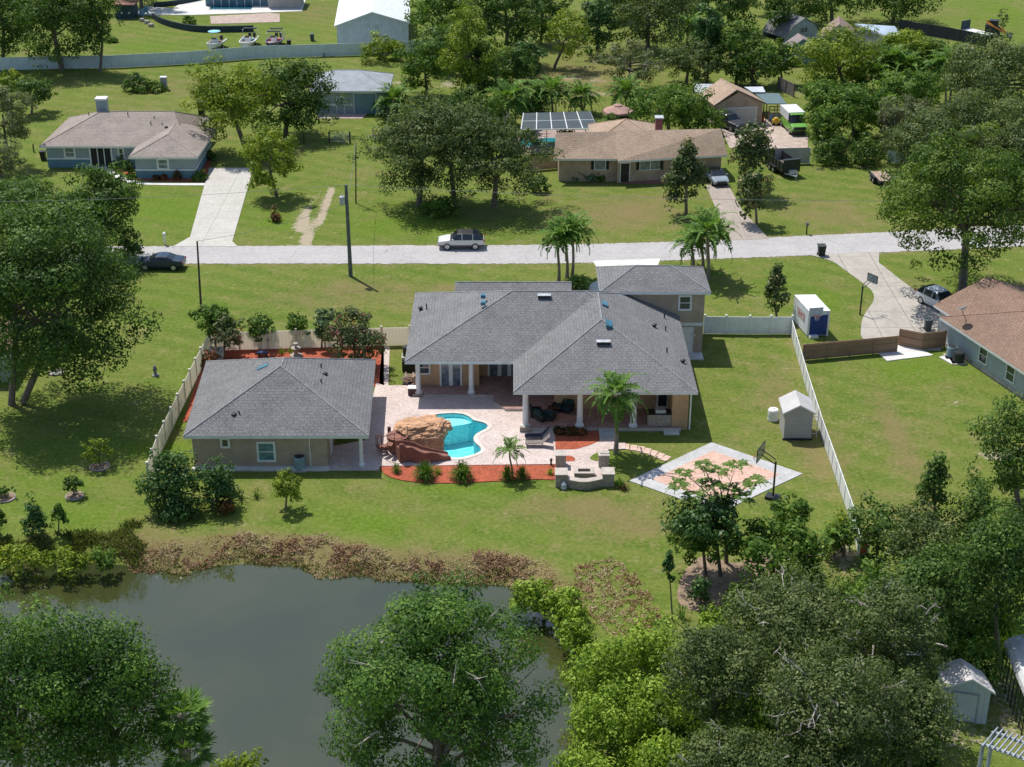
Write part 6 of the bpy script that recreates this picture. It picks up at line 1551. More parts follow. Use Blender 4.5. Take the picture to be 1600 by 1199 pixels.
# boats on the lawn behind the far fence (bow towards +x before turning)
def boat(label, px, py, rot, L, W, hull, inner, top):
    p = P(px, py); r = root('motor_boat', label, 'boat', p, rot, world=False, group='boats parked behind the far fence')
    st_ = [(-.5, .92), (-.2, 1.0), (.1, .98), (.3, .78), (.42, .5), (.5, .06)]
    rings = []
    for k, w_ in st_:
        hw = W / 2 * w_; x = k * L; sh_ = 1.15 + .35 * max(0, k) * 2
        rings.append([(x, 0, .45 + .35 * max(0, k)), (x, -hw * .75, .62 + .3 * max(0, k)), (x, -hw, sh_), (x, -hw * .86, sh_ + .04), (x, -hw * .80, .85 if k < .3 else sh_), (x, hw * .80, .85 if k < .3 else sh_), (x, hw * .86, sh_ + .04), (x, hw, sh_), (x, hw * .75, .62 + .3 * max(0, k))])
    mb = MB(); mb.add([q for g in rings for q in g], [(i * 9 + k, i * 9 + (k + 1) % 9, (i + 1) * 9 + (k + 1) % 9, (i + 1) * 9 + k) for i in range(5) for k in range(9) if k != 4] + [tuple(range(9))[::-1], tuple(45 + k for k in range(9))])
    mb.build('hull', hull, r)
    mb = MB(); mb.add([q for g in rings for q in (g[4], g[5])], [(2 * i, 2 * i + 2, 2 * i + 3, 2 * i + 1) for i in range(5)][::1]); mb.build('deck', inner, r)
    mb = MB(); mb.box((.0, 0, 1.25), (.7, .8, .8)); mb.build('console', white, r); MB().box((.32, 0, 1.75), (.05, .75, .35), rx=0).build('windscreen', carglass, r)
    for s in (-1, 1): MB().box((-.9, s * W * .22, 1.05), (.7, W * .28, .35)).build('seat', top[1], r)
    for y in ((0,) if L < 6 else (-.35, .35)): MB().box((-L / 2 - .25, y, 1.25), (.5, .38, .6)).box((-L / 2 - .25, y, .7), (.2, .2, .7)).build('outboard_motor', top[2], r)
    if top[0] == 'oval':
        MB().lathe((0, 0, 2.75), [(.02, 0), (.95, .02), (.95, .09), (.02, .12)], 16).build('canopy', top[3], r)
        mb = MB()
        for sx in (-.3, .3):
            for sy in (-.35, .35): mb.tube([(sx, sy, .85), (sx * 1.2, sy * 1.2, 2.76)], .03, 6)
        mb.build('canopy_frame', steel, r)
    else:
        for x0 in top[4]:
            mb = MB(); arc = [(x0, -W / 2 * .95, 1.2), (x0 + .1, -W / 2 * .95, 2.3), (x0 + .1, -W / 2 * .6, 2.5), (x0 + .1, W / 2 * .6, 2.5), (x0 + .1, W / 2 * .95, 2.3), (x0, W / 2 * .95, 1.2)]
            mb.tube(arc, .05, 6); mb.build('arch', white, r)
            MB().box((x0 + .1, 0, 2.5), (.55, W * .8, .12)).build('canopy', top[3], r)
    mb = MB(); mb.bb(-L * .4, L * .3, -.5, -.4, .35, .5); mb.bb(-L * .4, L * .3, .4, .5, .35, .5); mb.tube([(L * .3, 0, .4), (L * .62, 0, .4)], .06, 6); mb.build('trailer_frame', steel, r)
    wheels(r, (-.6,), W * .42, .32); ORG[r.name] = Vector(p)
whull = paint('boat white', (.74, .73, .71)); beige = pm('boat interior', (.40, .36, .34), .7, .3, 2)
boat('small white boat with a light blue oval canopy behind the far fence', 337, 78, math.radians(-100), 5.2, 2.2, whull, beige, ('oval', pm('boat seat', (.2, .1, .09), .7), dark, pm('light blue canvas', (.22, .52, .60), .7)))
boat('white boat with black motors and a black arch behind the far fence', 388, 75, math.radians(-92), 6.6, 2.5, whull, beige, ('arch', pm('boat blue', (.12, .22, .26), .6), blackp, blackp, (-2.4,)))
boat('boat with two black bimini tops and a red and white interior', 429, 75, math.radians(-94), 6.4, 2.5, paint('boat navy', (.10, .09, .16)), pm('boat pink interior', (.5, .38, .36), .7, .3, 2), ('arch', pm('boat red', (.3, .05, .05), .6), blackp, blackp, (-2.2, -.3)))
p = P(1212, 196); r = root('yard_machine', 'small yellow yard machine on the gravel in front of the carport', 'machine', p)
MB().box((p.x, p.y, .5), (.9, .6, .5)).ball((p.x, p.y, .85), (.35, .28, .22), 10, 6).build('body', pm('machine yellow', (.62, .38, .03), .5), r)
for sx in (-.35, .35):
    for sy in (-.32, .32): MB().tube([(p.x + sx, p.y + sy - .05, .2), (p.x + sx, p.y + sy + .05, .2)], .2, 10).build('wheel', rubber, r)
p = P(1209, 190); r = root('timber_frame', 'reddish timber window frame standing in the mouth of the carport', 'frame', p)
mb = MB()
for x in (-.7, 0, .7): mb.box((p.x + x, p.y, 1.0), (.12, .1, 2.0))
for z in (.05, 1.1, 1.5, 1.95): mb.box((p.x, p.y + .01, z), (1.5, .1, .12))
mb.build('frame', pm('reddish timber', (.34, .20, .14), .8), r); MB().box((p.x, p.y + .08, .55), (1.35, .05, 1.0)).build('board', pm('blue grey board', (.25, .35, .44), .7), r)
p = P(1190, 191); r = root('red_toolbox', 'red cabinet beside the right wall of the gable fronted garage', 'cabinet', p)
MB().box((p.x, p.y, .45), (.5, .5, .9)).build('cabinet', pm('red enamel', (.40, .03, .03), .5), r); MB().box((p.x, p.y, .93), (.56, .56, .06)).build('lid', blackp, r)
# ------------------------------------------------------------------ vegetation
SEED = [100]
def leaf_mesh(name, C, N, L, W, tone, mat, parent, quad=None):
    """C centres, N normals, L length, W width (arrays) -> diamond leaf clusters"""
    n = len(C); rng = np.random.default_rng(SEED[0]); SEED[0] += 1
    R = rng.normal(size=(n, 3)) if quad is None else quad
    T = R - (R * N).sum(1, keepdims=True) * N; T /= np.linalg.norm(T, axis=1, keepdims=True) + 1e-9
    B = np.cross(N, T)
    L = L[:, None]; W = W[:, None]
    v = np.stack([C - T * L / 2, C - B * W / 2 + N * W * .1, C + T * L / 2, C + B * W / 2 + N * W * .1], 1).reshape(-1, 3)
    off = np.array(ORG[parent.name]) if parent is not None else np.zeros(3)
    me = bpy.data.meshes.new(name)
    me.vertices.add(4 * n); me.vertices.foreach_set('co', (v - off).ravel())
    me.loops.add(4 * n); me.loops.foreach_set('vertex_index', np.arange(4 * n))
    me.polygons.add(n); me.polygons.foreach_set('loop_start', np.arange(0, 4 * n, 4))
    a = me.attributes.new('tone', 'FLOAT', 'FACE'); a.data.foreach_set('value', np.clip(tone, 0, 1).astype(np.float32))
    me.update(calc_edges=True)
    me.materials.append(mat)
    o = bpy.data.objects.new(name, me); COL.objects.link(o)
    if parent is not None: o.parent = parent; ORG[o.name] = ORG[parent.name]
    return o
SP_ = dict(  # material, leaf px, clump radius, clumps, flatness, density
    oak=(OAK, 3.6, .20, 90, .75, 1.0), laurel=(LAUREL, 3.6, .19, 100, .75, 1.0), grey=(GREY, 3.2, .17, 120, .7, 1.0), bright=(BRIGHT, 3.8, .22, 70, .75, 1.0),
    spread=(SPREAD, 3.8, .19, 90, .75, 1.0), willow=(WILLOW, 3.6, .20, 80, .8, 1.1), gold=(GOLD, 3.6, .20, 70, .75, .9), dark=(DKGREEN, 3.8, .21, 70, .75, 1.0), bare=(BAREOAK, 2.8, .16, 80, .7, .55),
    silver=(SILVER, 3.2, .2, 60, .8, .9), myrtle=(MYRTLE, 3.2, .19, 80, .8, .9), magn=(MAGN, 4.4, .22, 70, .8, .9), croton=(CROTON, 4.2, .3, 30, .9, .9))
def crown_pts(rng, c, r, n, nclump, rcl, shape, flat, lumps=.18, droop=0.0):
    r = np.array(r)
    d = rng.normal(size=(nclump, 3)); d /= np.linalg.norm(d, axis=1, keepdims=True)
    d[:, 2] = np.where((d[:, 2] < -.3) & (rng.uniform(size=nclump) < .45), -d[:, 2], d[:, 2])
    d[:, 2] = np.maximum(d[:, 2], -.85)
    ph = rng.uniform(0, 6.3, (3, 2)); k1 = rng.integers(2, 5, 3)
    az = np.arctan2(d[:, 1], d[:, 0])
    m = 1 + lumps * (np.sin(k1[0] * az + ph[0, 0]) * .6 + np.sin(k1[1] * az + 3 * d[:, 2] + ph[1, 0]) * .5 + np.sin(5 * d[:, 2] + ph[2, 0]) * .4)
    rad_ = rng.uniform(.14, 1, nclump) ** .42 * rng.uniform(.86, 1.13, nclump)
    if shape == 'dome': d[:, 2] = np.abs(d[:, 2])
    pc_ = d * (rad_ * m)[:, None] * (1.02 - rcl * .55)
    if shape == 'cone':
        hz = (pc_[:, 2] + 1) / 2; k = np.clip(1.15 - hz, .1, 1) * 1.15; pc_[:, 0] *= k; pc_[:, 1] *= k
    elif shape == 'flat':
        pc_[:, 2] = np.where(pc_[:, 2] > 0, pc_[:, 2], pc_[:, 2] * .35)
    cl = c + pc_ * r
    rm = float(np.mean(r)); crad = rcl * rm * rng.uniform(.65, 1.4, nclump)
    wgt = crad ** 2; idx = rng.choice(nclump, n, p=wgt / wgt.sum())
    e = rng.normal(size=(n, 3)); e /= np.linalg.norm(e, axis=1, keepdims=True)
    q = e * (rng.uniform(.25, 1, n) ** .4)[:, None] * crad[idx][:, None]
    q[:, 2] *= flat
    if droop: q[:, 2] -= droop * rng.uniform(0, 1, n) ** 2 * crad[idx] * (np.hypot(e[:, 0], e[:, 1]))
    ctone = rng.normal(.0, .2, nclump)
    outw = (cl - c) / r; outw /= np.linalg.norm(outw, axis=1, keepdims=True) + 1e-6
    N = 1.0 * e + .35 * outw[idx] + np.array((0, 0, .35)) + .32 * rng.normal(size=(n, 3)); N /= np.linalg.norm(N, axis=1, keepdims=True) + 1e-9
    tone = np.clip(.5 + ctone[idx] + rng.normal(0, .21, n), 0, 1)
    return cl + 0, cl[idx] + q, N, tone
def limbs(mb, rng, base, top, r0, targets, bend=.25):
    base, top = Vector(base), Vector(top)
    mid = lerp(base, top, .55) + Vector((rng.normal(0, .04), rng.normal(0, .04), 0)) * (top - base).length
    mb.tube([base + Vector((0, 0, -.3)), base + Vector((0, 0, .25)), mid, top], [r0 * 1.6, r0 * 1.1, r0 * .85, r0 * .5], 8)
    for tq in targets:
        tq = Vector(tq); s = lerp(mid, top, rng.uniform(0, .8)); k = lerp(s, tq, .5) + Vector((0, 0, bend * (tq - s).length * .3))
        mb.tube([s, k, tq], [r0 * .5, r0 * .3, r0 * .07], 6)
FULL = 1.0
def tree(name, b, box, sp, label, cat='tree', shape='round', group=None, seed=None, dens=1.0, trunk=True, dr=.95, nlimb=9, moss=0, twigs=0, leaf=1.0, clumps=None, base_z=0.0, multi=0, trunkmat=None, lumps=.18, rcl=None, grow=None):
    mat, lpx, rc, nc, flat, dn = SP_[sp]
    if rcl: rc = rcl
    SEED[0] += 1; rng = np.random.default_rng(seed or SEED[0])
    bp = P(b[0], b[1], base_z)
    bw_ = (box[2] - box[0]) * (grow if grow is not None else .09 if bp.y > 165 and cat == 'tree' else .03)
    gap = max(0, b[1] - box[3]); box = (box[0] - bw_, box[1] - bw_ * .4, box[2] + bw_, box[3] + (gap * .6 if bp.y > 165 and cat == 'tree' else gap * .15))
    cx, cy = (box[0] + box[2]) / 2, (box[1] + box[3]) / 2
    c = PY(cx, cy, bp.y); s = scl(c)
    rx = (box[2] - box[0]) / 2 / s; ry = rx * dr
    e = math.atan2(CH - c.z, bp.y); hh = (box[3] - box[1]) / 2 / s
    rz2 = hh * hh - (ry * math.sin(e)) ** 2
    rz = math.sqrt(max(rz2, (.42 * hh) ** 2)) / math.cos(e)
    if rz2 < (.42 * hh) ** 2: ry = math.sqrt(max(.05, hh * hh - (rz * math.cos(e)) ** 2)) / math.sin(e)
    if c.z - rz < .1 + base_z: c.z = max(c.z, .45 * rz + base_z)
    if (cat == 'shrub' and shape == 'round') or shape == 'bush':
        shape = 'dome'; tp_ = c.z + rz; c.z = base_z + .14 * (tp_ - base_z); rz = tp_ - c.z
    area = math.pi / 4 * (box[2] - box[0]) * (box[3] - box[1])
    lp = lpx * 1.15 * leaf * (1.28 if s > 24 else 1.15 if s > 18 else 1.0 if s > 14 else .9)
    lm = lp / s
    n = int(FULL * dens * dn * area / (lp * lp * .33) * 4.0)
    n = max(300, min(n, 110000))
    nc_ = clumps or max(22, int(nc * 1.8 * min(1.6, (area / 20000) ** .4)))
    r = root(name, label, cat, (bp.x, bp.y, base_z), group=group)
    cl, C, N, tone = crown_pts(rng, np.array(c), (rx, ry, rz), n, nc_, rc * (1.0 if nc_ > 30 else 1.35), shape, flat, lumps=lumps)
    keep = C[:, 2] > .06 + base_z; C, N, tone = C[keep], N[keep], tone[keep]
    L = lm * rng.uniform(.7, 1.5, len(C)); W = L * rng.uniform(.45, .7, len(C))
    leaf_mesh('crown', C, N, L, W, tone, mat, r)
    tm_ = MB()
    if trunk:
        mb = tm_; r0 = max(.05, .034 * (rx + ry) * .5 + .03 * rz * .6)
        order = np.argsort(np.abs(cl[:, 2] - c.z) + rng.uniform(0, rz, len(cl)))[:nlimb]
        top = Vector((c.x, c.y, c.z + rz * .15))
        stems = [(0, 0)] if not multi else [(math.cos(k * 6.28 / multi) * r0 * 1.2, math.sin(k * 6.28 / multi) * r0) for k in range(multi)]
        for k, (ox, oy) in enumerate(stems):
            limbs(mb, rng, (bp.x + ox, bp.y + oy, base_z), top + Vector((ox * 4, oy * 4, 0)), r0 * (1 if not multi else .65), [tuple(cl[i]) for i in order[k::max(1, len(stems))]])
    if moss:
        k = rng.integers(0, len(C), moss); mc = C[k] - np.array((0, 0, .5)) * rng.uniform(.3, 1.6, (moss, 1)); nn_ = rng.normal(size=(moss, 3)); nn_[:, 2] *= .1; nn_ /= np.linalg.norm(nn_, axis=1, keepdims=True)
        up = np.tile(np.array((0, 0, 1.0)), (moss, 1)) + rng.normal(0, .1, (moss, 3))
        leaf_mesh('hanging_moss', mc, nn_, rng.uniform(.6, 1.7, moss), rng.uniform(.10, .22, moss), rng.uniform(0, 1, moss), MOSSY, r, quad=up)['kind'] = 'stuff'
    if twigs:
        mb = tm_
        for k in range(twigs):
            d = rng.normal(size=3); d[2] = abs(d[2]) * .6 + .1; d /= np.linalg.norm(d)
            st_ = np.array(c) + d * np.array((rx, ry, rz)) * rng.uniform(.45, .75); d2 = d + rng.normal(0, .5, 3); d2 /= np.linalg.norm(d2); ln = rng.uniform(.18, .42) * rx
            en = st_ + d2 * ln; md = (st_ + en) / 2 + rng.normal(0, .06, 3) * ln
            mb.tube([st_, md, en], [.055, .04, .012], 5, 1)
            for j in range(3):
                s2 = md + (en - md) * rng.uniform(0, .8); d3 = d2 + rng.normal(0, .7, 3); d3 /= np.linalg.norm(d3); mb.tube([s2, s2 + d3 * ln * .4], [.025, .008], 4, 1)
    if trunk or twigs: tm_.build('trunk', [trunkmat or bark, deadwood], r)
    return r

def frond(C_, N_, L_, W_, T_, Q_, rng, base, az, el, ln, droop, nl=22, leafl=.5, width=.06, tone=0.0, plume=.35):
    """one feather frond: leaflets along an arching midrib"""
    h = np.array((math.cos(az), math.sin(az), 0.0)); side = np.array((-h[1], h[0], 0.0))
    p = np.array(base, float); ang = el; step = ln / nl
    for i in range(nl):
        t_ = (i + 1) / nl
        dv = h * math.cos(ang) + np.array((0, 0, math.sin(ang))); p = p + dv * step; ang -= droop / nl * (.5 + t_)
        if t_ < .12: continue
        ll = leafl * (math.sin(min(1, t_ * 1.25 + .12) * math.pi) ** .6 * .9 + .12)
        up = np.cross(side, dv)
        for s in (-1, 1):
            q = side * s + dv * .55 - up * plume * rng.uniform(.2, 1.2) + rng.normal(0, .1, 3); q /= np.linalg.norm(q)
            C_.append(p + q * ll * .5); nn_ = np.cross(q, dv) * s + rng.normal(0, .15, 3); N_.append(nn_ / np.linalg.norm(nn_)); L_.append(ll); W_.append(width * rng.uniform(.8, 1.4)); T_.append(np.clip(.5 + tone + rng.normal(0, .2), 0, 1)); Q_.append(q)
        C_.append(p); N_.append(np.cross(side, dv)); L_.append(step * 1.6); W_.append(.05); T_.append(.8); Q_.append(dv)
def palm(b, cc, rpx, label, nf=18, name='palm_tree', group=None, trunk=.15, fan=False, tone=0.0, base_z=0.0, arch=1.0, leafk=.26, low=-.5, cat='palm', wk=.05, mat=None):
    SEED[0] += 1; rng = np.random.default_rng(SEED[0])
    bp = P(b[0], b[1], base_z); c = PY(cc[0], cc[1], bp.y); s = scl(c); R = rpx * 1.1 / s; nf = int(nf * 1.3)
    r = root(name, label, cat, (bp.x, bp.y, base_z), group=group)
    C_, N_, L_, W_, T_, Q_ = [], [], [], [], [], []
    for k in range(nf):
        az = k * 2.399 + rng.uniform(-.25, .25); el = rng.uniform(low, 1.25) if k > 3 else 1.3
        el = 1.25 - (k / nf) * (1.25 - low) + rng.normal(0, .12)
        ln = R * rng.uniform(1.0, 1.25)
        if not fan: frond(C_, N_, L_, W_, T_, Q_, rng, c, az, el, ln, 1.5 * arch, nl=30, leafl=R * leafk, width=R * wk, tone=tone + .25 * (el > .4) - .1)
        else:
            h = np.array((math.cos(az) * math.cos(el), math.sin(az) * math.cos(el), math.sin(el))); tip = np.array(c) + h * R * .55
            sd = np.cross(h, (0, 0, 1.0)); sd /= np.linalg.norm(sd) + 1e-6
            for j in range(26):
                a = (j / 25 - .5) * 3.6; q = h * math.cos(a) + sd * math.sin(a) - np.array((0, 0, .32)) * rng.uniform(.5, 1.5); q /= np.linalg.norm(q); ll = R * .62 * (.75 + .25 * math.cos(a))
                C_.append(tip + q * ll * .5); nn_ = np.cross(q, np.cross(h, sd)) ; nn_ = np.cross(h, sd) + rng.normal(0, .25, 3); N_.append(nn_ / np.linalg.norm(nn_)); L_.append(ll); W_.append(R * .075); T_.append(np.clip(.45 + tone + rng.normal(0, .2), 0, 1)); Q_.append(q)
            C_.append(np.array(c) + h * R * .28); N_.append(sd); L_.append(R * .6); W_.append(.05); T_.append(.8); Q_.append(h)
    leaf_mesh('crown', np.array(C_), np.array(N_), np.array(L_), np.array(W_), np.array(T_), mat or PALM, r, quad=np.array(Q_))
    if trunk and c.z - base_z > .4:
        pts = [lerp(bp, c, k / 6) + Vector((.06 * math.sin(k), 0, 0)) for k in range(7)]; pts[0] = bp + Vector((0, 0, -.15))
        MB().tube(pts, [trunk * 1.5, trunk * 1.15, trunk, trunk * .95, trunk * .95, trunk, trunk * 1.1], 10).build('trunk', palmbark, r)
    return r
def tuft(name, b, rpx, hpx, mat, label, n=160, cat='shrub', wk=.05, group=None, spread=1.0, lean=.8):
    """clump of strap leaves"""
    SEED[0] += 1; rng = np.random.default_rng(SEED[0]); bp = P(*b); s = scl(bp); R = rpx / s; Hh = hpx / s / .89
    r = root(name, label, cat, bp, group=group)
    az = rng.uniform(0, 6.283, n); el = rng.uniform(.25, 1.45, n); ln = rng.uniform(.7, 1.15, n)
    h = np.stack([np.cos(az) * np.cos(el) * R * spread, np.sin(az) * np.cos(el) * R * spread, np.sin(el) * Hh], 1) * ln[:, None]
    st_ = np.array(bp) + np.stack([np.cos(az), np.sin(az), np.zeros(n)], 1) * R * .18 * rng.uniform(0, 1, (n, 1))
    C, N, L, W, T, Q = [], [], [], [], [], []
    for i in range(n):
        a = st_[i]; pts = [a, a + h[i] * .45 + np.array((0, 0, .12 * Hh)), a + h[i] * .8 + np.array((0, 0, .06 * Hh)), a + h[i] - np.array((0, 0, .22 * Hh * np.cos(el[i])))]
        t0 = np.clip(.5 + rng.normal(0, .22), 0, 1); sd = np.array((-np.sin(az[i]), np.cos(az[i]), 0))
        for u, v in zip(pts[:-1], pts[1:]):
            dv = v - u; l = np.linalg.norm(dv) + 1e-6; q = dv / l; nn_ = np.cross(sd, q) + rng.normal(0, .2, 3); C.append((u + v) / 2); N.append(nn_ / np.linalg.norm(nn_)); L.append(l * 1.25); W.append(wk * (R + Hh) / 2 * 1.4); T.append(t0); Q.append(q)
    leaf_mesh('leaves', np.array(C), np.array(N), np.array(L), np.array(W), np.array(T), mat, r, quad=np.array(Q))
    MB().lathe(tuple(bp), [(R * .2, -.05), (R * .18, .06), (.02, .12)], 8).build('root_clump', soil, r)
    return r
# ------------------------------------------------------------------ the plants, one row each
YT = 'trees in the yards'
# foreground
tree('laurel_oak', (40, 1330), (-120, 932, 165, 1250), 'laurel', 'huge dark laurel oak filling the lower left corner of the picture', seed=11, nlimb=14, twigs=6, lumps=.10)
tree('laurel_oak', (190, 1300), (80, 955, 272, 1240), 'laurel', 'dark laurel oak between the lower left corner oak and the fan palm', seed=12, nlimb=12, twigs=8, lumps=.10)
palm((292, 1310), (284, 1118), 44, 'fan palm with drooping fronds leaning over the pond edge at the lower left', nf=17, name='fan_palm', fan=True, trunk=.2, tone=.3, low=-.9)
palm((300, 1330), (292, 1170), 42, 'second lower fan palm hanging under the taller fan palm by the pond', nf=14, name='fan_palm', fan=True, trunk=.2, tone=.12, low=-.9)
tree('pond_shrub', (372, 1235), (325, 1163, 420, 1245), 'gold', 'pale yellowish shrub at the bottom edge of the pond', cat='shrub', seed=13)
tree('water_oak', (700, 1345), (508, 908, 862, 1310), 'laurel', 'large round water oak standing in front of the pond at the bottom centre', seed=14, nlimb=22, twigs=26, lumps=.07, dens=1.0, rcl=.15, clumps=190)
for bx in [((935, 1100), (885, 985, 990, 1105), 'upper yellow green willow shrub on the right bank of the pond'),
           ((950, 1190), (893, 1065, 1015, 1195), 'middle yellow green willow shrub beside the narrow end of the pond'),
           ((1005, 1075), (955, 950, 1062, 1070), 'yellow green willow shrub next to the bare tan bank'),
           ((1030, 1160), (968, 1040, 1085, 1160), 'yellow green willow shrub pressed against the grey oaks'),
           ((915, 1260), (842, 1155, 995, 1262), 'yellow green willow shrub at the bottom edge right of the water oak'),
           ((1040, 1255), (980, 1130, 1105, 1260), 'greener willow shrub at the bottom edge under the grey oaks'),
           ((850, 955), (797, 893, 868, 958), 'small yellow green shrub on the reedy bank tip'),
           ((892, 975), (850, 905, 922, 972), 'yellow green shrub hanging over the pond right of the bank tip'),
           ((895, 1012), (868, 952, 925, 1015), 'olive shrub at the narrow waist of the right bank')]:
    tree('willow_shrub', bx[0], bx[1], 'willow', bx[2], cat='shrub', group='yellow green willow shrubs', trunk=True, nlimb=6, base_z=-.3)
GA = 'grey live oaks at the lower right'
for b, bx, lb, tw, dd in [((1120, 1200), (1035, 965, 1195, 1160), 'grey green live oak behind the willow shrubs', 8, 1), ((1230, 1130), (1128, 885, 1345, 1095), 'live oak with bleached bare twigs, topmost of the lower right oaks', 26, .9),
        ((1290, 1260), (1180, 1000, 1410, 1215), 'broad live oak with pale crossing limbs at the lower right', 30, .9), ((1390, 1140), (1300, 905, 1480, 1095), 'sparse live oak with long silver branches left of the pale metal shed', 30, .8),
        ((1150, 1340), (1045, 1130, 1265, 1280), 'dark live oak at the bottom edge beneath the crossing limbs', 8, 1), ((1420, 1240), (1340, 1050, 1500, 1200), 'live oak reaching over the roof of the pale metal shed', 14, .9), ((1290, 1345), (1220, 1170, 1390, 1290), 'low live oak on the bottom edge left of the pergola', 8, .9)]:
    tree('live_oak', b, bx, 'grey', lb, group=GA, twigs=tw, dens=dd, nlimb=12, lumps=.14)
tree('woodland_oak', (1470, 1060), (1395, 845, 1540, 1025), 'oak', 'dark oak in the wood above the pale metal shed', nlimb=10)
tree('woodland_oak', (1560, 1040), (1500, 790, 1640, 1010), 'oak', 'dark oak in the wood at the right edge above the white canopy', nlimb=10)
tree('woodland_shrub', (1520, 1075), (1465, 968, 1580, 1062), 'bright', 'bright green shrubs between the dark wood and the pale metal shed', cat='shrub')
tree('lawn_oak', (1590, 790), (1518, 618, 1665, 800), 'oak', 'spreading dark oak at the right edge of the far side lawn', nlimb=14, lumps=.3, dens=.8)
tree('young_oak', (1468, 850), (1425, 702, 1492, 835), 'oak', 'thin upright young oak on the lawn behind the picket fence', shape='cone', dens=.7, lumps=.3)
tree('young_oak', (1370, 900), (1322, 778, 1425, 880), 'oak', 'low dark oak against the lower picket fence', dens=.75, lumps=.3)
tree('young_oak', (1440, 940), (1385, 790, 1500, 915), 'grey', 'grey leaved oak between the picket fence and the dark wood', dens=.8, lumps=.25)
tree('woodland_shrub', (1520, 870), (1490, 735, 1560, 860), 'oak', 'mid green bush beside the lawn oak at the right edge', cat='shrub', dens=.8)
tree('understory_shrub', (1400, 1010), (1330, 868, 1425, 990), 'bright', 'leafy green bush at the end of the red fence panel', cat='shrub')
# near the court
def rosette_tree(name, b, cents, rpx, label):
    SEED[0] += 1; rng = np.random.default_rng(SEED[0]); bp = P(*b); r = root(name, label, 'tree', bp)
    C_, N_, L_, W_, T_, Q_ = [], [], [], [], [], []; tm_ = MB(); top = PY(b[0] - 5, b[1] - 95, bp.y)
    tm_.tube([bp + Vector((0, 0, -.2)), lerp(bp, top, .5) + Vector((.1, 0, 0)), top], [.16, .12, .08], 8)
    for q, (px, py) in enumerate(cents):
        yy = bp.y + rng.uniform(-1.3, 1.6); c = PY(px, py, yy); R = rpx / scl(c) * rng.uniform(.85, 1.2)
        k = lerp(top, c, .5) - Vector((0, 0, .15)); tm_.tube([lerp(bp, top, rng.uniform(.75, .98)), k, c], [.06, .04, .02], 6)
        for f_ in range(11): frond(C_, N_, L_, W_, T_, Q_, rng, c, f_ * 2.399 + q, rng.uniform(-.05, .5), R * rng.uniform(.8, 1.2), .9, nl=12, leafl=R * .3, width=R * .12, tone=.12, plume=.05)
    leaf_mesh('crown', np.array(C_), np.array(N_), np.array(L_), np.array(W_), np.array(T_), BRIGHT, r, quad=np.array(Q_)); tm_.build('trunk', bark, r)
rosette_tree('poinciana_tree', (1135, 880), [(1068, 738), (1060, 758), (1098, 727), (1122, 736), (1150, 727), (1178, 752), (1108, 757), (1140, 764), (1085, 775), (1160, 778), (1125, 782)], 25, 'feathery spreading tree whose fronds hang over the paver court')
tree('avocado_tree', (1125, 900), (1040, 770, 1165, 850), 'dark', 'dark leaved tree directly below the feathery tree by the court', dens=.9, lumps=.3)
tree('mango_tree', (1102, 898), (1045, 795, 1150, 882), 'bright', 'bright green round tree with a bare trunk below the court', nlimb=8, lumps=.25)
tree('mango_tree', (1205, 915), (1140, 800, 1288, 920), 'bright', 'broad bright green fruit tree under the basketball pole', leaf=1.15, nlimb=8, seed=31)
tree('mango_tree', (1235, 850), (1205, 770, 1268, 835), 'bright', 'small round green tree between the basketball pole and the picket fence', leaf=1.1)
tree('citrus_bush', (1315, 862), (1288, 782, 1338, 840), 'gold', 'upright green bush leaning on the picket fence above the banana plants', cat='shrub')
palm((1302, 872), (1302, 838), 26, 'banana plant with broad leaves beside the lower picket fence', nf=9, name='banana_plant', trunk=.08, leafk=.34, wk=.09, cat='banana plant', tone=.2, arch=.8)
palm((1318, 870), (1319, 832), 27, 'taller banana plant nearest the picket fence', nf=9, name='banana_plant', trunk=.08, leafk=.34, wk=.09, cat='banana plant', tone=.2, arch=.8)
tree('cypress_sapling', (1050, 968), (1034, 857, 1054, 905), 'dark', 'slim dark cypress on a thin bare stem at the bank', shape='cone', nlimb=3, cat='tree')
tree('citrus_bush', (1095, 945), (1077, 893, 1112, 930), 'dark', 'small dark green bush beside the slim cypress', cat='shrub')
tuft('agave_plant', (1065, 965), 20, 24, PALM, 'spiky pale plant at the foot of the slim cypress', n=40)
# left yard
tree('citrus_tree', (270, 795), (224, 688, 318, 800), 'dark', 'glossy citrus tree at the front end of the cream fence', shape='bush', leaf=1.0, nlimb=7)
tree('citrus_tree', (332, 795), (308, 705, 368, 790), 'dark', 'narrow citrus tree left of the orange flowered shrub', nlimb=7, shape='bush')
tree('croton_shrub', (348, 802), (334, 768, 368, 800), 'croton', 'reddish croton shrub in front of the narrow citrus tree', cat='shrub', trunk=True, nlimb=4)
tree('flowering_shrub', (357, 770), (350, 748, 363, 768), 'croton', 'small orange flowered shrub beside the citrus trees', cat='shrub', nlimb=3)
tuft('agave_plant', (377, 780), 15, 15, DKGREEN, 'dark spiky agave on the lawn in front of the guest house', n=26, wk=.09)
tuft('yucca_plant', (401, 778), 13, 16, BRIGHT, 'small light green yucca right of the dark agave', n=40)
tree('willow_sapling', (447, 795), (424, 732, 472, 792), 'gold', 'wispy yellow green sapling in front of the guest house window', leaf=.85, nlimb=6)
tree('young_magnolia', (50, 838), (29, 776, 71, 836), 'dark', 'small dark round tree above the bank shrubs at the left', shape='bush', leaf=.9)
tree('citrus_sapling', (92, 834), (74, 784, 108, 824), 'bright', 'small bright sapling right of the dark round tree', shape='cone')
tree('ring_sapling', (116, 775), (98, 742, 130, 774), 'oak', 'sapling planted in the pale stone ring above the pond', nlimb=4, leaf=.9)
tree('ring_sapling', (8, 778), (-8, 758, 20, 778), 'oak', 'sapling in the stone ring at the left edge', nlimb=4, leaf=.9)
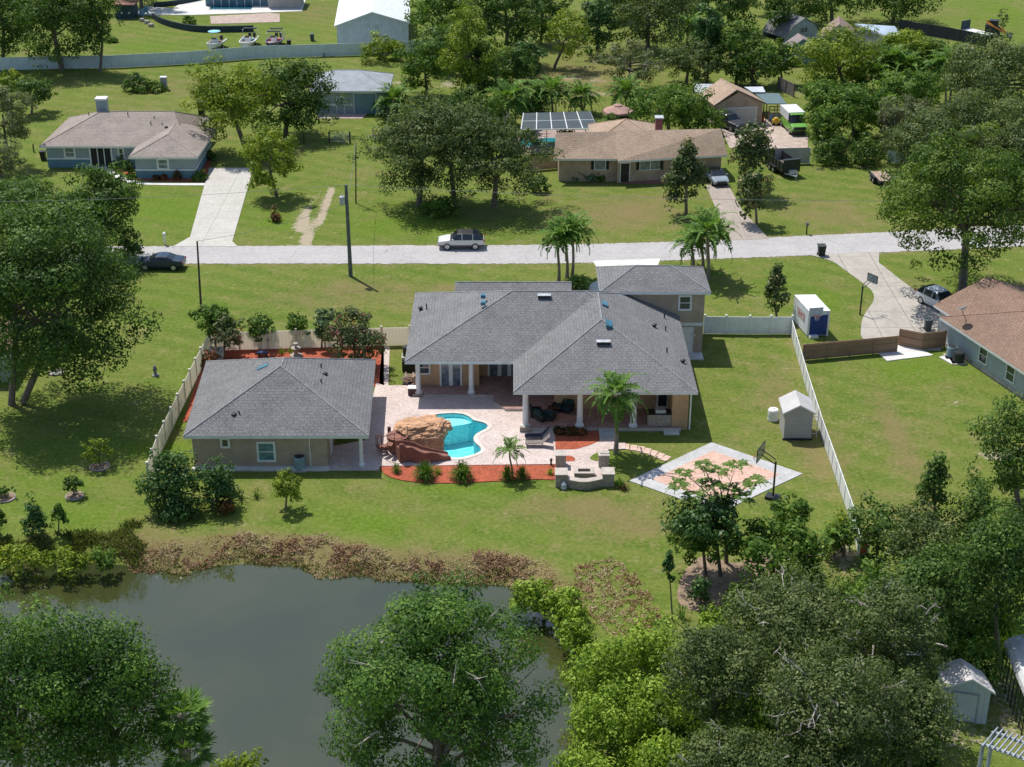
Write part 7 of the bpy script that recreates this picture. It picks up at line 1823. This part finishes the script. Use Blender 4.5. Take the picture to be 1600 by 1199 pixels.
tree('citrus_sapling', (0, 835), (-18, 796, 11, 826), 'oak', 'dark sapling cut by the left edge above the bank', nlimb=4)
tree('peach_tree', (156, 729), (130, 682, 178, 724), 'gold', 'thin yellowish tree in the shade of the big left oak', dens=.6, leaf=.8, nlimb=6)
for b, bx, lb, sp in [((35, 889), (-15, 842, 78, 889), 'large pale bank shrub at the left end of the pond', 'gold'), ((95, 887), (60, 847, 130, 887), 'pale olive bank shrub right of the leftmost bank shrub', 'gold'), ((158, 888), (140, 852, 182, 886), 'dark green bank shrub near the dead reeds', 'bright'), ((125, 889), (112, 858, 148, 886), 'low olive bank shrub between the pale and the dark one', 'gold')]:
    tree('bank_shrub', b, bx, sp, lb, cat='shrub', group='shrubs along the far pond bank', base_z=-.2, nlimb=5)
# big oaks
tree('big_oak', (28, 632), (-90, 308, 222, 622), 'oak', 'huge spreading dark oak covering the left side above the pond lawn', seed=41, nlimb=22, lumps=.08, multi=2, rcl=.16, clumps=330, dens=1.35, grow=0)
tree('rear_oak', (165, 405), (98, 262, 220, 392), 'oak', 'dark oak behind the huge left oak, in front of the ranch house', nlimb=8)
tree('rear_oak', (40, 410), (-40, 272, 112, 372), 'oak', 'dark oak at the left edge below the ranch house', nlimb=8)
tree('spreading_oak', (1503, 455), (1376, 212, 1640, 424), 'spread', 'massive olive green oak on a thick trunk beside the long driveway', seed=42, nlimb=22, lumps=.13, rcl=.15, clumps=200)
tree('live_oak', (655, 322), (572, 160, 745, 308), 'grey', 'grey green live oak on the roadside lawn, left one of the joined pair', nlimb=12, twigs=8, lumps=.2)
tree('live_oak', (772, 325), (680, 184, 856, 314), 'grey', 'grey green live oak next to the screen enclosure, right one of the joined pair', nlimb=12, twigs=6, lumps=.2)
tree('shade_oak', (386, 240), (294, 96, 425, 214), 'gold', 'olive tinged oak between the ranch house and the blue grey garage', nlimb=14, seed=44, lumps=.2)
tree('shade_oak', (446, 213), (392, 92, 518, 215), 'oak', 'dark drooping oak in front of the blue grey garage', nlimb=14, seed=45, lumps=.2)
tree('golden_tree', (432, 308), (375, 196, 468, 298), 'gold', 'golden leaved round tree beside the pale driveway', nlimb=8)
tree('dry_bush', (431, 346), (420, 324, 442, 345), 'croton', 'small brown dried bush on the lawn below the golden tree', cat='shrub', nlimb=4, leaf=.8)
# garden bed behind the guest house
tree('garden_tree', (338, 552), (300, 470, 362, 532), 'bright', 'bright round tree at the fence corner behind the guest house', nlimb=7)
tree('garden_tree', (350, 556), (320, 485, 384, 548), 'myrtle', 'twiggy brownish tree in front of the bright corner tree', nlimb=10, dens=.8)
tree('garden_tree', (406, 546), (384, 488, 431, 536), 'oak', 'dense vase shaped dark tree against the cream fence', nlimb=8, shape='round')
tree('garden_tree', (467, 541), (445, 487, 484, 524), 'bright', 'small lollipop tree in front of the cream fence', nlimb=6)
tree('garden_tree', (503, 545), (484, 480, 528, 538), 'silver', 'silvery feathery tree right of the small lollipop tree', nlimb=8)
tree('crape_myrtle', (555, 574), (510, 482, 604, 578), 'myrtle', 'wide crape myrtle with a few pink blossoms by the side walk', nlimb=12, multi=3)
tree('garden_shrub', (325, 572), (306, 540, 346, 574), 'croton', 'loose reddish shrub beside the square well surround', cat='shrub', dens=.6, nlimb=4)
tuft('grass_clump', (440, 553), 8, 11, WILLOW, 'yellow green grass clump in the mulch, nearer the dark vase shaped tree', n=60, group='yellow grass clumps in the garden bed')
tuft('grass_clump', (455, 552), 8, 11, WILLOW, 'yellow green grass clump in the mulch beside the stone fountain', n=60, group='yellow grass clumps in the garden bed')
# pool bed
GR = 'grass clumps in the red mulch bed'
tuft('grass_clump', (664, 748), 21, 26, BRIGHT, 'full green grass clump in the mulch right below the slide', n=420, group=GR, wk=.032)
tuft('grass_clump', (722, 749), 21, 27, BRIGHT, 'full green grass clump in the middle of the red mulch bed', n=420, group=GR, wk=.032)
tuft('grass_clump', (619, 739), 11, 15, BRIGHT, 'small green grass clump below the slide stair', n=120, group=GR, wk=.05)
tuft('grass_clump', (684, 741), 9, 12, WILLOW, 'small pale grass clump right of the first full clump', n=90, group=GR, wk=.05)
tuft('grass_clump', (860, 742), 8, 11, WILLOW, 'small pale grass clump at the right end of the red mulch bed', n=90, group=GR, wk=.05)
palm((800, 746), (797, 705), 27, 'slender pale palm rising from the red mulch bed', nf=11, trunk=.07, tone=.1, leafk=.3, low=-.2)
tuft('grass_clump', (793, 750), 15, 22, BRIGHT, 'green grass clump at the foot of the slender pale palm', n=260, group=GR, wk=.035)
tuft('grass_clump', (816, 748), 14, 20, BRIGHT, 'green grass clump right of the slender pale palm', n=240, group=GR, wk=.035)
for i, (px, py) in enumerate([(874, 680), (886, 680), (897, 680), (908, 681)]):
    tree('croton_shrub', (px, py), (px - 8, py - 15, px + 8, py + 1), 'croton', ['first reddish croton from the left below the porch', 'second reddish croton from the left below the porch', 'third reddish croton in front of the white porch column', 'last croton in the porch bed, tallest and reddest'][i], cat='shrub', nlimb=3, group='crotons in the porch bed')
for i, (px, py) in enumerate([(968, 762), (975, 765)]):
    tuft('garden_lily', (px, py), 10, 17 if i == 0 else 11, PALM if i == 0 else CROTON, ['leafy green plant right of the seat wall', 'brownish low plant right of the seat wall'][i], n=50, wk=.09)
palm((962, 708), (963, 617), 50, 'tall feather palm rising in front of the main house porch', nf=20, trunk=.15, low=-.75, leafk=.27)
# street palms
PS = 'feather palms along the road'
palm((873, 440), (872, 372), 36, 'front left feather palm of the trio beside the white SUV', nf=18, group=PS, trunk=.14); palm((886, 434), (885, 362), 36, 'middle feather palm of the trio beside the white SUV', nf=18, group=PS, trunk=.14); palm((894, 432), (897, 358), 39, 'tallest right feather palm of the trio beside the white SUV', nf=18, group=PS, trunk=.13)
palm((1083, 420), (1082, 380), 36, 'left feather palm of the group behind the tower', nf=18, group=PS, trunk=.14, tone=.15); palm((1098, 424), (1097, 372), 35, 'short middle feather palm of the group behind the tower', nf=16, group=PS, trunk=.15); palm((1106, 436), (1107, 362), 50, 'tallest feather palm behind the tower with a pale trunk', nf=22, group=PS, trunk=.16, tone=.05)
palm((904, 452), (904, 445), 22, 'low cycad like bush between the porch roof and the tower', nf=24, trunk=.05, name='cycad', cat='shrub', low=.0, leafk=.22)
tree('young_magnolia', (1213, 497), (1189, 412, 1236, 495), 'magn', 'narrow dark conical magnolia beside the storage container', shape='cone', nlimb=6)
# across the road, right
tree('magnolia', (1072, 338), (1032, 218, 1112, 332), 'magn', 'bronze tinged magnolia in front of the brick house', shape='cone', nlimb=8, dens=1.1)
tree('magnolia', (1168, 305), (1140, 186, 1212, 290), 'magn', 'tall loose magnolia beside the brick house driveway', nlimb=8)
tree('magnolia', (1182, 350), (1148, 255, 1206, 338), 'magn', 'shorter rounded magnolia at the roadside of the brick driveway', nlimb=8)
tree('house_shrub', (906, 281), (893, 258, 918, 281), 'bright', 'leafy shrub under the brick house wall left of the window', cat='shrub'); tree('house_shrub', (925, 284), (911, 270, 932, 284), 'silver', 'silvery low shrub beneath the brick house window', cat='shrub'); tree('house_shrub', (938, 283), (929, 266, 946, 283), 'bright', 'green shrub right of the silvery one at the brick house', cat='shrub')
for i, (px, py, w_, h_, sp) in enumerate([(178, 262, 9, 14, 'oak'), (187, 263, 8, 22, 'silver'), (201, 272, 9, 26, 'oak'), (205, 281, 7, 10, 'bright'), (243, 281, 5, 9, 'croton'), (255, 281, 5, 9, 'croton'), (277, 281, 6, 14, 'croton'), (311, 281, 14, 16, 'bright'), (329, 250, 8, 18, 'oak'), (137, 259, 8, 13, 'dark')]):
    tree('foundation_shrub', (px, py), (px - w_, py - h_, px + w_, py), sp, ['shrub left of the ranch house walkway', 'silvery shrub at the ranch house entrance post', 'tall dark shrub at the ranch house wing corner', 'low shrub at the bend of the ranch house walk', 'first reddish shrub under the ranch house wing', 'second reddish shrub under the ranch house wing', 'tallest reddish shrub under the ranch house wing window', 'bright round shrub at the ranch house driveway corner', 'shrub along the right wall of the ranch house', 'dark shrub left of the ranch house screen door'][i], cat='shrub', group='shrubs around the ranch house', nlimb=3)
# left and top edge
tree('edge_tree', (18, 262), (-35, 130, 46, 225), 'bare', 'greyish brown scrubby tree at the left edge beside the ranch house', dens=1.4, nlimb=8)
tree('small_oak', (50, 178), (20, 122, 87, 168), 'oak', 'small flat topped oak on the far lawn left of the ranch house', shape='flat', nlimb=8)
tree('yellow_bush', (12, 138), (-8, 103, 36, 138), 'gold', 'yellowish bush at the left edge below the long far fence', cat='shrub')
tree('island_shrub', (213, 142), (188, 110, 236, 143), 'oak', 'dark round shrub island on the far lawn', cat='shrub', nlimb=4); tree('island_shrub', (241, 143), (222, 122, 258, 143), 'bright', 'low bright shrub between the round shrub island and the block pillar', cat='shrub', nlimb=4)
tree('tall_oak', (97, 110), (15, -45, 145, 100), 'oak', 'tall dark oak standing before the long far fence at the upper left', nlimb=12, lumps=.25); tree('slim_oak', (157, 113), (122, -35, 176, 72), 'oak', 'slim tall oak with a bare trunk at the long far fence', nlimb=9, dens=.8, lumps=.3); tree('tall_oak', (5, 98), (-40, -40, 50, 88), 'oak', 'dark oak in the upper left corner', nlimb=8)
tree('tall_oak', (222, 14), (160, -70, 270, 8), 'oak', 'dark oak crown behind the dark green shed', nlimb=8)
tree('low_shrub', (176, 66), (160, 55, 190, 67), 'bright', 'low shrub on the far lawn beside the slim oak', cat='shrub', nlimb=3); tree('low_shrub', (296, 38), (283, 22, 306, 39), 'bright', 'small palm like shrub by the curved retaining wall', cat='shrub', nlimb=3)
tree('barn_bush', (600, 96), (566, 50, 636, 95), 'gold', 'rounded olive bush in front of the white barn', cat='shrub', nlimb=7); tree('barn_bush', (515, 86), (495, 74, 530, 88), 'bright', 'low creeper bush on the long far fence', cat='shrub', nlimb=3)
palm((565, 69), (565, 55), 14, 'tall dark cactus like plant against the barn wall', nf=7, trunk=.15, name='cactus', cat='cactus', low=.9, arch=.1, leafk=.08, tone=-.4)
tree('laurel_tree', (668, 152), (626, 62, 702, 150), 'bright', 'full green tree right of the blue grey garage', nlimb=8); tree('yellow_poplar', (735, 180), (692, 2, 768, 130), 'gold', 'tall yellow green poplar like tree behind the live oaks', nlimb=10, lumps=.3, leaf=.9); tree('yellow_poplar', (748, 178), (718, 65, 782, 168), 'oak', 'darker tree below the tall yellow green one', nlimb=8)
tree('back_oak', (805, 160), (778, 62, 834, 155), 'oak', 'dark oak left of the thin light tree in the rear yard', nlimb=7); tree('back_oak', (790, 100), (738, -40, 842, 72), 'oak', 'wide dark oak at the top edge behind the tall yellow tree', nlimb=9); tree('back_oak', (690, 70), (640, -30, 725, 58), 'bright', 'green tree behind the right end of the white barn', nlimb=8)
tree('thin_tree', (866, 108), (850, 15, 920, 95), 'gold', 'thin light tree in the open rear yard', nlimb=9, dens=.6, leaf=.9); tree('bamboo_clump', (935, 88), (902, -5, 962, 84), 'dark', 'dark upright bamboo clump in the rear yard', nlimb=5); tree('grey_oak', (1012, 82), (948, -25, 1080, 74), 'grey', 'round grey green oak at the top centre right', nlimb=10, lumps=.12)
tree('bare_tree', (982, 138), (934, 66, 1034, 134), 'bare', 'pale half bare tree in the rear yard before the grey oak', nlimb=14, twigs=14); tree('grey_oak', (1072, 132), (1038, 62, 1126, 130), 'grey', 'small grey oak left of the dark column cypress', nlimb=8)
tree('column_cypress', (1105, 130), (1084, 4, 1126, 128), 'dark', 'tall dark column shaped cypress', shape='round', nlimb=5, lumps=.06)
tree('green_tree', (1150, 132), (1110, 36, 1190, 100), 'bright', 'bright green tree right of the dark column cypress', nlimb=8); tree('green_tree', (1178, 137), (1130, 72, 1212, 136), 'oak', 'darker green tree above the carport', nlimb=8); tree('back_oak', (1140, 50), (1098, -35, 1185, 42), 'oak', 'dark oak at the top edge behind the dark column cypress', nlimb=8)
tree('bamboo_grove', (1045, 215), (985, 130, 1102, 206), 'bright', 'bright bamboo grove behind the brick house chimney', nlimb=8, lumps=.2); tree('bamboo_grove', (1090, 208), (1055, 165, 1132, 205), 'bright', 'lower bamboo thicket beside the pickup truck', nlimb=5)
PT = 'palms in the rear yards'
for b, c, rr, lb in [((793, 200), (795, 155), 36, 'wide queen palm left of the screen enclosure'), ((863, 180), (862, 143), 30, 'queen palm behind the screen enclosure'), ((910, 178), (908, 150), 27, 'queen palm right behind the screen enclosure'), ((838, 178), (838, 150), 24, 'queen palm above the left end of the screen enclosure'), ((978, 172), (978, 145), 28, 'queen palm behind the gazebo'), ((1072, 70), (1075, 42), 26, 'drooping palm before the round grey oak'), ((620, 180), (615, 158), 30, 'bushy palm beside the right end of the blue grey garage'),
                ((1478, 162), (1475, 102), 28, 'left one of two tall slim palms at the right'), ((1484, 160), (1490, 96), 30, 'right one of two tall slim palms at the right'), ((1365, 146), (1362, 118), 30, 'drooping palm between the yellow oak and the moss hung oak'), ((1412, 142), (1412, 105), 32, 'drooping palm near the two tall slim palms'), ((1390, 140), (1392, 95), 30, 'darker drooping palm behind the moss hung oak'), ((1345, 222), (1346, 208), 18, 'small yellowish palm above the hedge')]:
    palm(b, c, rr * 1.25, lb, nf=22, group=PT, trunk=.14, leafk=.26)
tree('yellow_oak', (1322, 142), (1240, 48, 1374, 140), 'gold', 'olive yellow broad oak in front of the brown roofed cottage', nlimb=10); tree('yellow_oak', (1412, 130), (1376, 44, 1460, 128), 'gold', 'rounded olive oak right of the slant roofed shed', nlimb=8)
tree('far_oak', (1300, 40), (1236, -45, 1350, 36), 'oak', 'dark oak at the top edge behind the gambrel barn', nlimb=8); tree('far_oak', (1395, 36), (1340, -45, 1462, 32), 'oak', 'dark oak at the top edge behind the slant roofed shed', nlimb=8); tree('far_oak', (1220, 22), (1180, -50, 1250, 16), 'oak', 'dark oak at the top edge left of the gambrel barn', nlimb=6)
for b, bx, lb in [((1285, 215), (1258, 122, 1310, 210), 'bamboo clump directly right of the green fronted van'), ((1335, 222), (1282, 132, 1382, 215), 'wide bamboo clump behind the hedge'), ((1300, 165), (1250, 125, 1340, 165), 'bamboo clump below the olive yellow oak')]: tree('bamboo_grove', b, bx, 'bright', lb, nlimb=6, group='bamboo clumps at the right')
for b, bx, lb in [((1300, 255), (1264, 210, 1330, 252), 'dark hedge bush right of the masonry wall'), ((1355, 256), (1318, 212, 1392, 255), 'dark hedge bush left of the pale blue fence section')]: tree('hedge_bush', b, bx, 'oak', lb, cat='shrub', nlimb=4, group='hedge bushes by the gravel yard')
tree('moss_oak', (1422, 246), (1372, 150, 1468, 236), 'bare', 'oak hung with pale grey moss beside the pale blue fence section', nlimb=12, moss=500, dens=1.3); tree('light_tree', (1425, 182), (1368, 112, 1478, 172), 'bright', 'light green tree above the moss hung oak', nlimb=6)
tree('grey_oak', (1560, 215), (1478, 60, 1650, 195), 'grey', 'large grey oak at the right edge above the massive olive green oak', nlimb=14, lumps=.15); tree('grey_oak', (1520, 285), (1440, 148, 1625, 262), 'grey', 'grey oak directly behind the massive olive green oak', nlimb=14, moss=150, lumps=.15)
tree('skeleton_tree', (1566, 50), (1558, 14, 1576, 46), 'bare', 'tiny thin tree behind the orange loader', nlimb=8, dens=.4)
tree('lone_sapling', (571, 7), (560, -12, 582, 6), 'bright', 'small sapling at the top edge left of the white barn roof', nlimb=3)

for b, bx, sp, lb in [((710, 320), (625, 158, 780, 250), 'grey', 'grey green live oak behind the joined roadside pair'), ((1460, 300), (1395, 178, 1525, 292), 'grey', 'grey oak between the moss hung oak and the massive olive green oak'), ((1600, 320), (1545, 185, 1680, 305), 'grey', 'grey oak cut by the right edge behind the massive olive green oak'),
        ((10, 330), (-45, 205, 42, 305), 'bare', 'scrubby grey tree at the left edge below the thin wooden posts'), ((115, 415), (62, 300, 175, 405), 'oak', 'dark oak filling the gap behind the huge left oak'), ((1285, 240), (1262, 168, 1318, 232), 'bright', 'bright bushy tree hugging the right side of the gravel yard'),
        ((775, 130), (742, 60, 800, 128), 'gold', 'olive tree between the tall yellow tree and the dark rear oak'), ((720, 215), (690, 140, 765, 205), 'oak', 'dark bushy tree behind the joined live oaks, below the yellow tree'), ((1400, 215), (1340, 150, 1420, 212), 'bright', 'light bushy tree between the bamboo and the moss hung oak')]:
    tree('filler_oak' if sp != 'bright' else 'bushy_tree', b, bx, sp, lb, nlimb=8)
for b, bx, sp, lb in [((1335, 965), (1298, 888, 1372, 955), 'bright', 'leafy bush on the bare soil below the banana plants'), ((1405, 1010), (1368, 928, 1445, 1005), 'oak', 'dark bush right of the topmost lower right oak'), ((1520, 970), (1478, 862, 1565, 962), 'oak', 'dark bush beneath the thin upright young oak'), ((1475, 985), (1438, 880, 1512, 980), 'grey', 'grey bush at the middle of the lower right wood'),
        ((1215, 960), (1180, 900, 1268, 955), 'grey', 'grey bush between the broad fruit tree and the topmost lower right oak'), ((765, 220), (740, 190, 800, 218), 'bright', 'bright bush left of the screen enclosure'), ((690, 335), (655, 300, 720, 335), 'bright', 'bright low growth under the joined roadside oaks'), ((845, 300), (825, 270, 862, 300), 'oak', 'dark bush at the foot of the low tan wall'),
        ((1440, 985), (1405, 905, 1470, 975), 'bright', 'bright bush between the grey bush and the dark bush in the wood'), ((200, 405), (175, 360, 225, 403), 'oak', 'dark bush at the road edge beside the dark hatchback'), ((640, 222), (612, 196, 662, 222), 'bright', 'leafy bush right of the garage apron'), ((270, 810), (232, 770, 310, 806), 'dark', 'low dark undergrowth beneath the glossy citrus tree')]:
    tree('understory_shrub', b, bx, sp, lb, cat='shrub', nlimb=4)

tree('bushy_tree', (1222, 132), (1190, 64, 1248, 128), 'bright', 'bright leafy tree in front of the small grey brown roofed outbuilding', nlimb=7)

for b, bx, sp, lb in [((700, 110), (655, 40, 735, 108), 'oak', 'dark tree between the white barn and the tall yellow tree'), ((845, 70), (815, -20, 880, 62), 'oak', 'dark tree at the top edge left of the thin light tree'), ((1000, 30), (930, -60, 1000, 24), 'oak', 'dark tree at the top edge above the bamboo clump'), ((1085, 40), (1060, -40, 1110, 34), 'bright', 'light green tree at the top edge left of the dark column cypress'),
        ((755, 215), (728, 150, 790, 205), 'bright', 'light green tree between the joined live oaks and the queen palms'), ((830, 125), (800, 60, 850, 122), 'dark', 'dark upright tree beside the thin light tree'), ((1450, 130), (1425, 60, 1490, 125), 'oak', 'dark oak between the rounded olive oak and the tall slim palms'), ((1440, 175), (1400, 120, 1450, 170), 'bright', 'light bushy tree in front of the tall slim palms'),
        ((1230, 60), (1196, -10, 1240, 30), 'oak', 'dark oak at the top edge behind the gambrel barn ridge'), ((660, 215), (625, 160, 690, 210), 'oak', 'dark tree between the blue grey garage and the joined live oaks')]:
    tree('filler_oak' if sp != 'bright' else 'bushy_tree', b, bx, sp, lb, nlimb=7)

for b, bx, sp, lb in [((1165, 945), (1128, 905, 1190, 948), 'bright', 'leafy bush at the edge of the bare soil under the fruit trees'), ((1255, 905), (1235, 862, 1292, 906), 'bright', 'green bush between the broad fruit tree and the banana plants'), ((1350, 930), (1325, 880, 1385, 930), 'oak', 'dark bush directly below the red fence panel'), ((1500, 905), (1462, 835, 1535, 900), 'bright', 'bright bush between the thin upright young oak and the lawn oak'),
        ((1130, 985), (1090, 940, 1150, 990), 'willow', 'yellow green bush between the slim cypress and the grey oaks'), ((880, 225), (868, 196, 900, 222), 'bright', 'bright shrub between the screen enclosure and the gazebo'), ((950, 205), (925, 178, 985, 204), 'bright', 'bright shrubs in front of the gazebo'), ((850, 178), (800, 140, 850, 178), 'oak', 'dark bush behind the left end of the screen enclosure')]:
    tree('understory_shrub', b, bx, sp, lb, cat='shrub', nlimb=4)

# ------------------------------------------------------------------ uncounted ground cover
def scatter(name, n, fn, mat, hmin, hmax, wmin, wmax, seed, lean=.5, flat=False):
    rng = np.random.default_rng(seed); pts = fn(rng, n)
    k = len(pts); up = np.stack([rng.normal(0, lean, k), rng.normal(0, lean, k), np.ones(k) * (.25 if flat else 1)], 1); up /= np.linalg.norm(up, axis=1, keepdims=True)
    Nn = rng.normal(size=(k, 3)) + np.array((0, 0, 2.2 if lean > 1 else 0)); Nn -= (Nn * up).sum(1, keepdims=True) * up; Nn /= np.linalg.norm(Nn, axis=1, keepdims=True)
    h_ = rng.uniform(hmin, hmax, k)
    o = leaf_mesh(name, pts + up * h_[:, None] * .45, Nn, h_, rng.uniform(wmin, wmax, k), np.clip(rng.normal(.5, .25, k) + .25 * np.sin(pts[:, 0] * 1.3 + np.sin(pts[:, 1] * 2)), 0, 1), mat, None, quad=up)
    o['kind'] = 'stuff'; return o
pond_a = np.array(pond)
def bank(lo, hi, x0, x1, y0=80, y1=110, clump=.0):
    def fn(rng, n):
        x = rng.uniform(x0, x1, n * 8); y = rng.uniform(y0, y1, n * 8); d_ = sdist(x, y, pond_a)
        nz = np.array([mn.noise(Vector((a * .35, b * .35, 2.0))) for a, b in zip(x, y)]); k = (d_ > lo + nz * clump) & (d_ < hi + nz * clump * 2)
        x, y, d_ = x[k][:n], y[k][:n], d_[k][:n]; tq = np.clip((2.6 - d_) / 2.6, 0, 1); z = WL * tq * tq * (3 - 2 * tq)
        return np.stack([x, y, z], 1)
    return fn
def masked(fn, sc_, th):
    def f2(rng, n):
        p = fn(rng, n * 3); k = np.array([mn.noise(Vector((a * sc_, b * sc_, 5.0))) > th for a, b, c in p]); return p[k][:n]
    return f2
xa, xb = P(195, 860).x, P(985, 900).x
scatter('dead_reeds', 14000, masked(bank(.1, 2.0, xa - 1, xb, 84, 97, 1.5), 1.9, -.12), REED, .12, .40, .035, .085, 1, 2.2)
scatter('bank_straw', 4000, masked(bank(.0, 3.0, xa - 2, xb + 2, 84, 98, .7), 1.1, -.05), REED, .08, .28, .03, .07, 8, 2.6)
scatter('bank_weeds', 7000, bank(-.15, .9, P(-40, 880).x, xb, 80, 97, .6), WEED, .12, .38, .05, .11, 2, 1.1)
scatter('tall_bank_grass', 4500, masked(bank(.2, 2.6, P(-60, 860).x, xa + 1.2, 84, 97, 1.4), .7, -.15), WEED, .25, .6, .05, .11, 3, .9)
def px_area(poly):
    w_ = np.array(W2(poly))
    def fn(rng, n):
        x = rng.uniform(w_[:, 0].min(), w_[:, 0].max(), n * 3); y = rng.uniform(w_[:, 1].min(), w_[:, 1].max(), n * 3); k = sdist(x, y, w_) < 0
        return np.stack([x[k][:n], y[k][:n], np.zeros(k.sum())[:n]], 1)
    return fn
scatter('tan_bank_grass', 3200, masked(px_area([(900, 885), (955, 872), (1000, 900), (1035, 965), (1010, 995), (950, 990), (920, 960), (890, 930)]), 1.7, -.1), REED, .12, .38, .04, .09, 4, 1.5)
scatter('undergrowth', 14000, px_area([(1000, 1120), (1180, 980), (1330, 1000), (1420, 960), (1560, 950), (1640, 1040), (1500, 1020), (1450, 1140), (1470, 1230), (1300, 1300), (1000, 1300)]), BRIGHT, .3, 1.1, .15, .35, 5, .7)
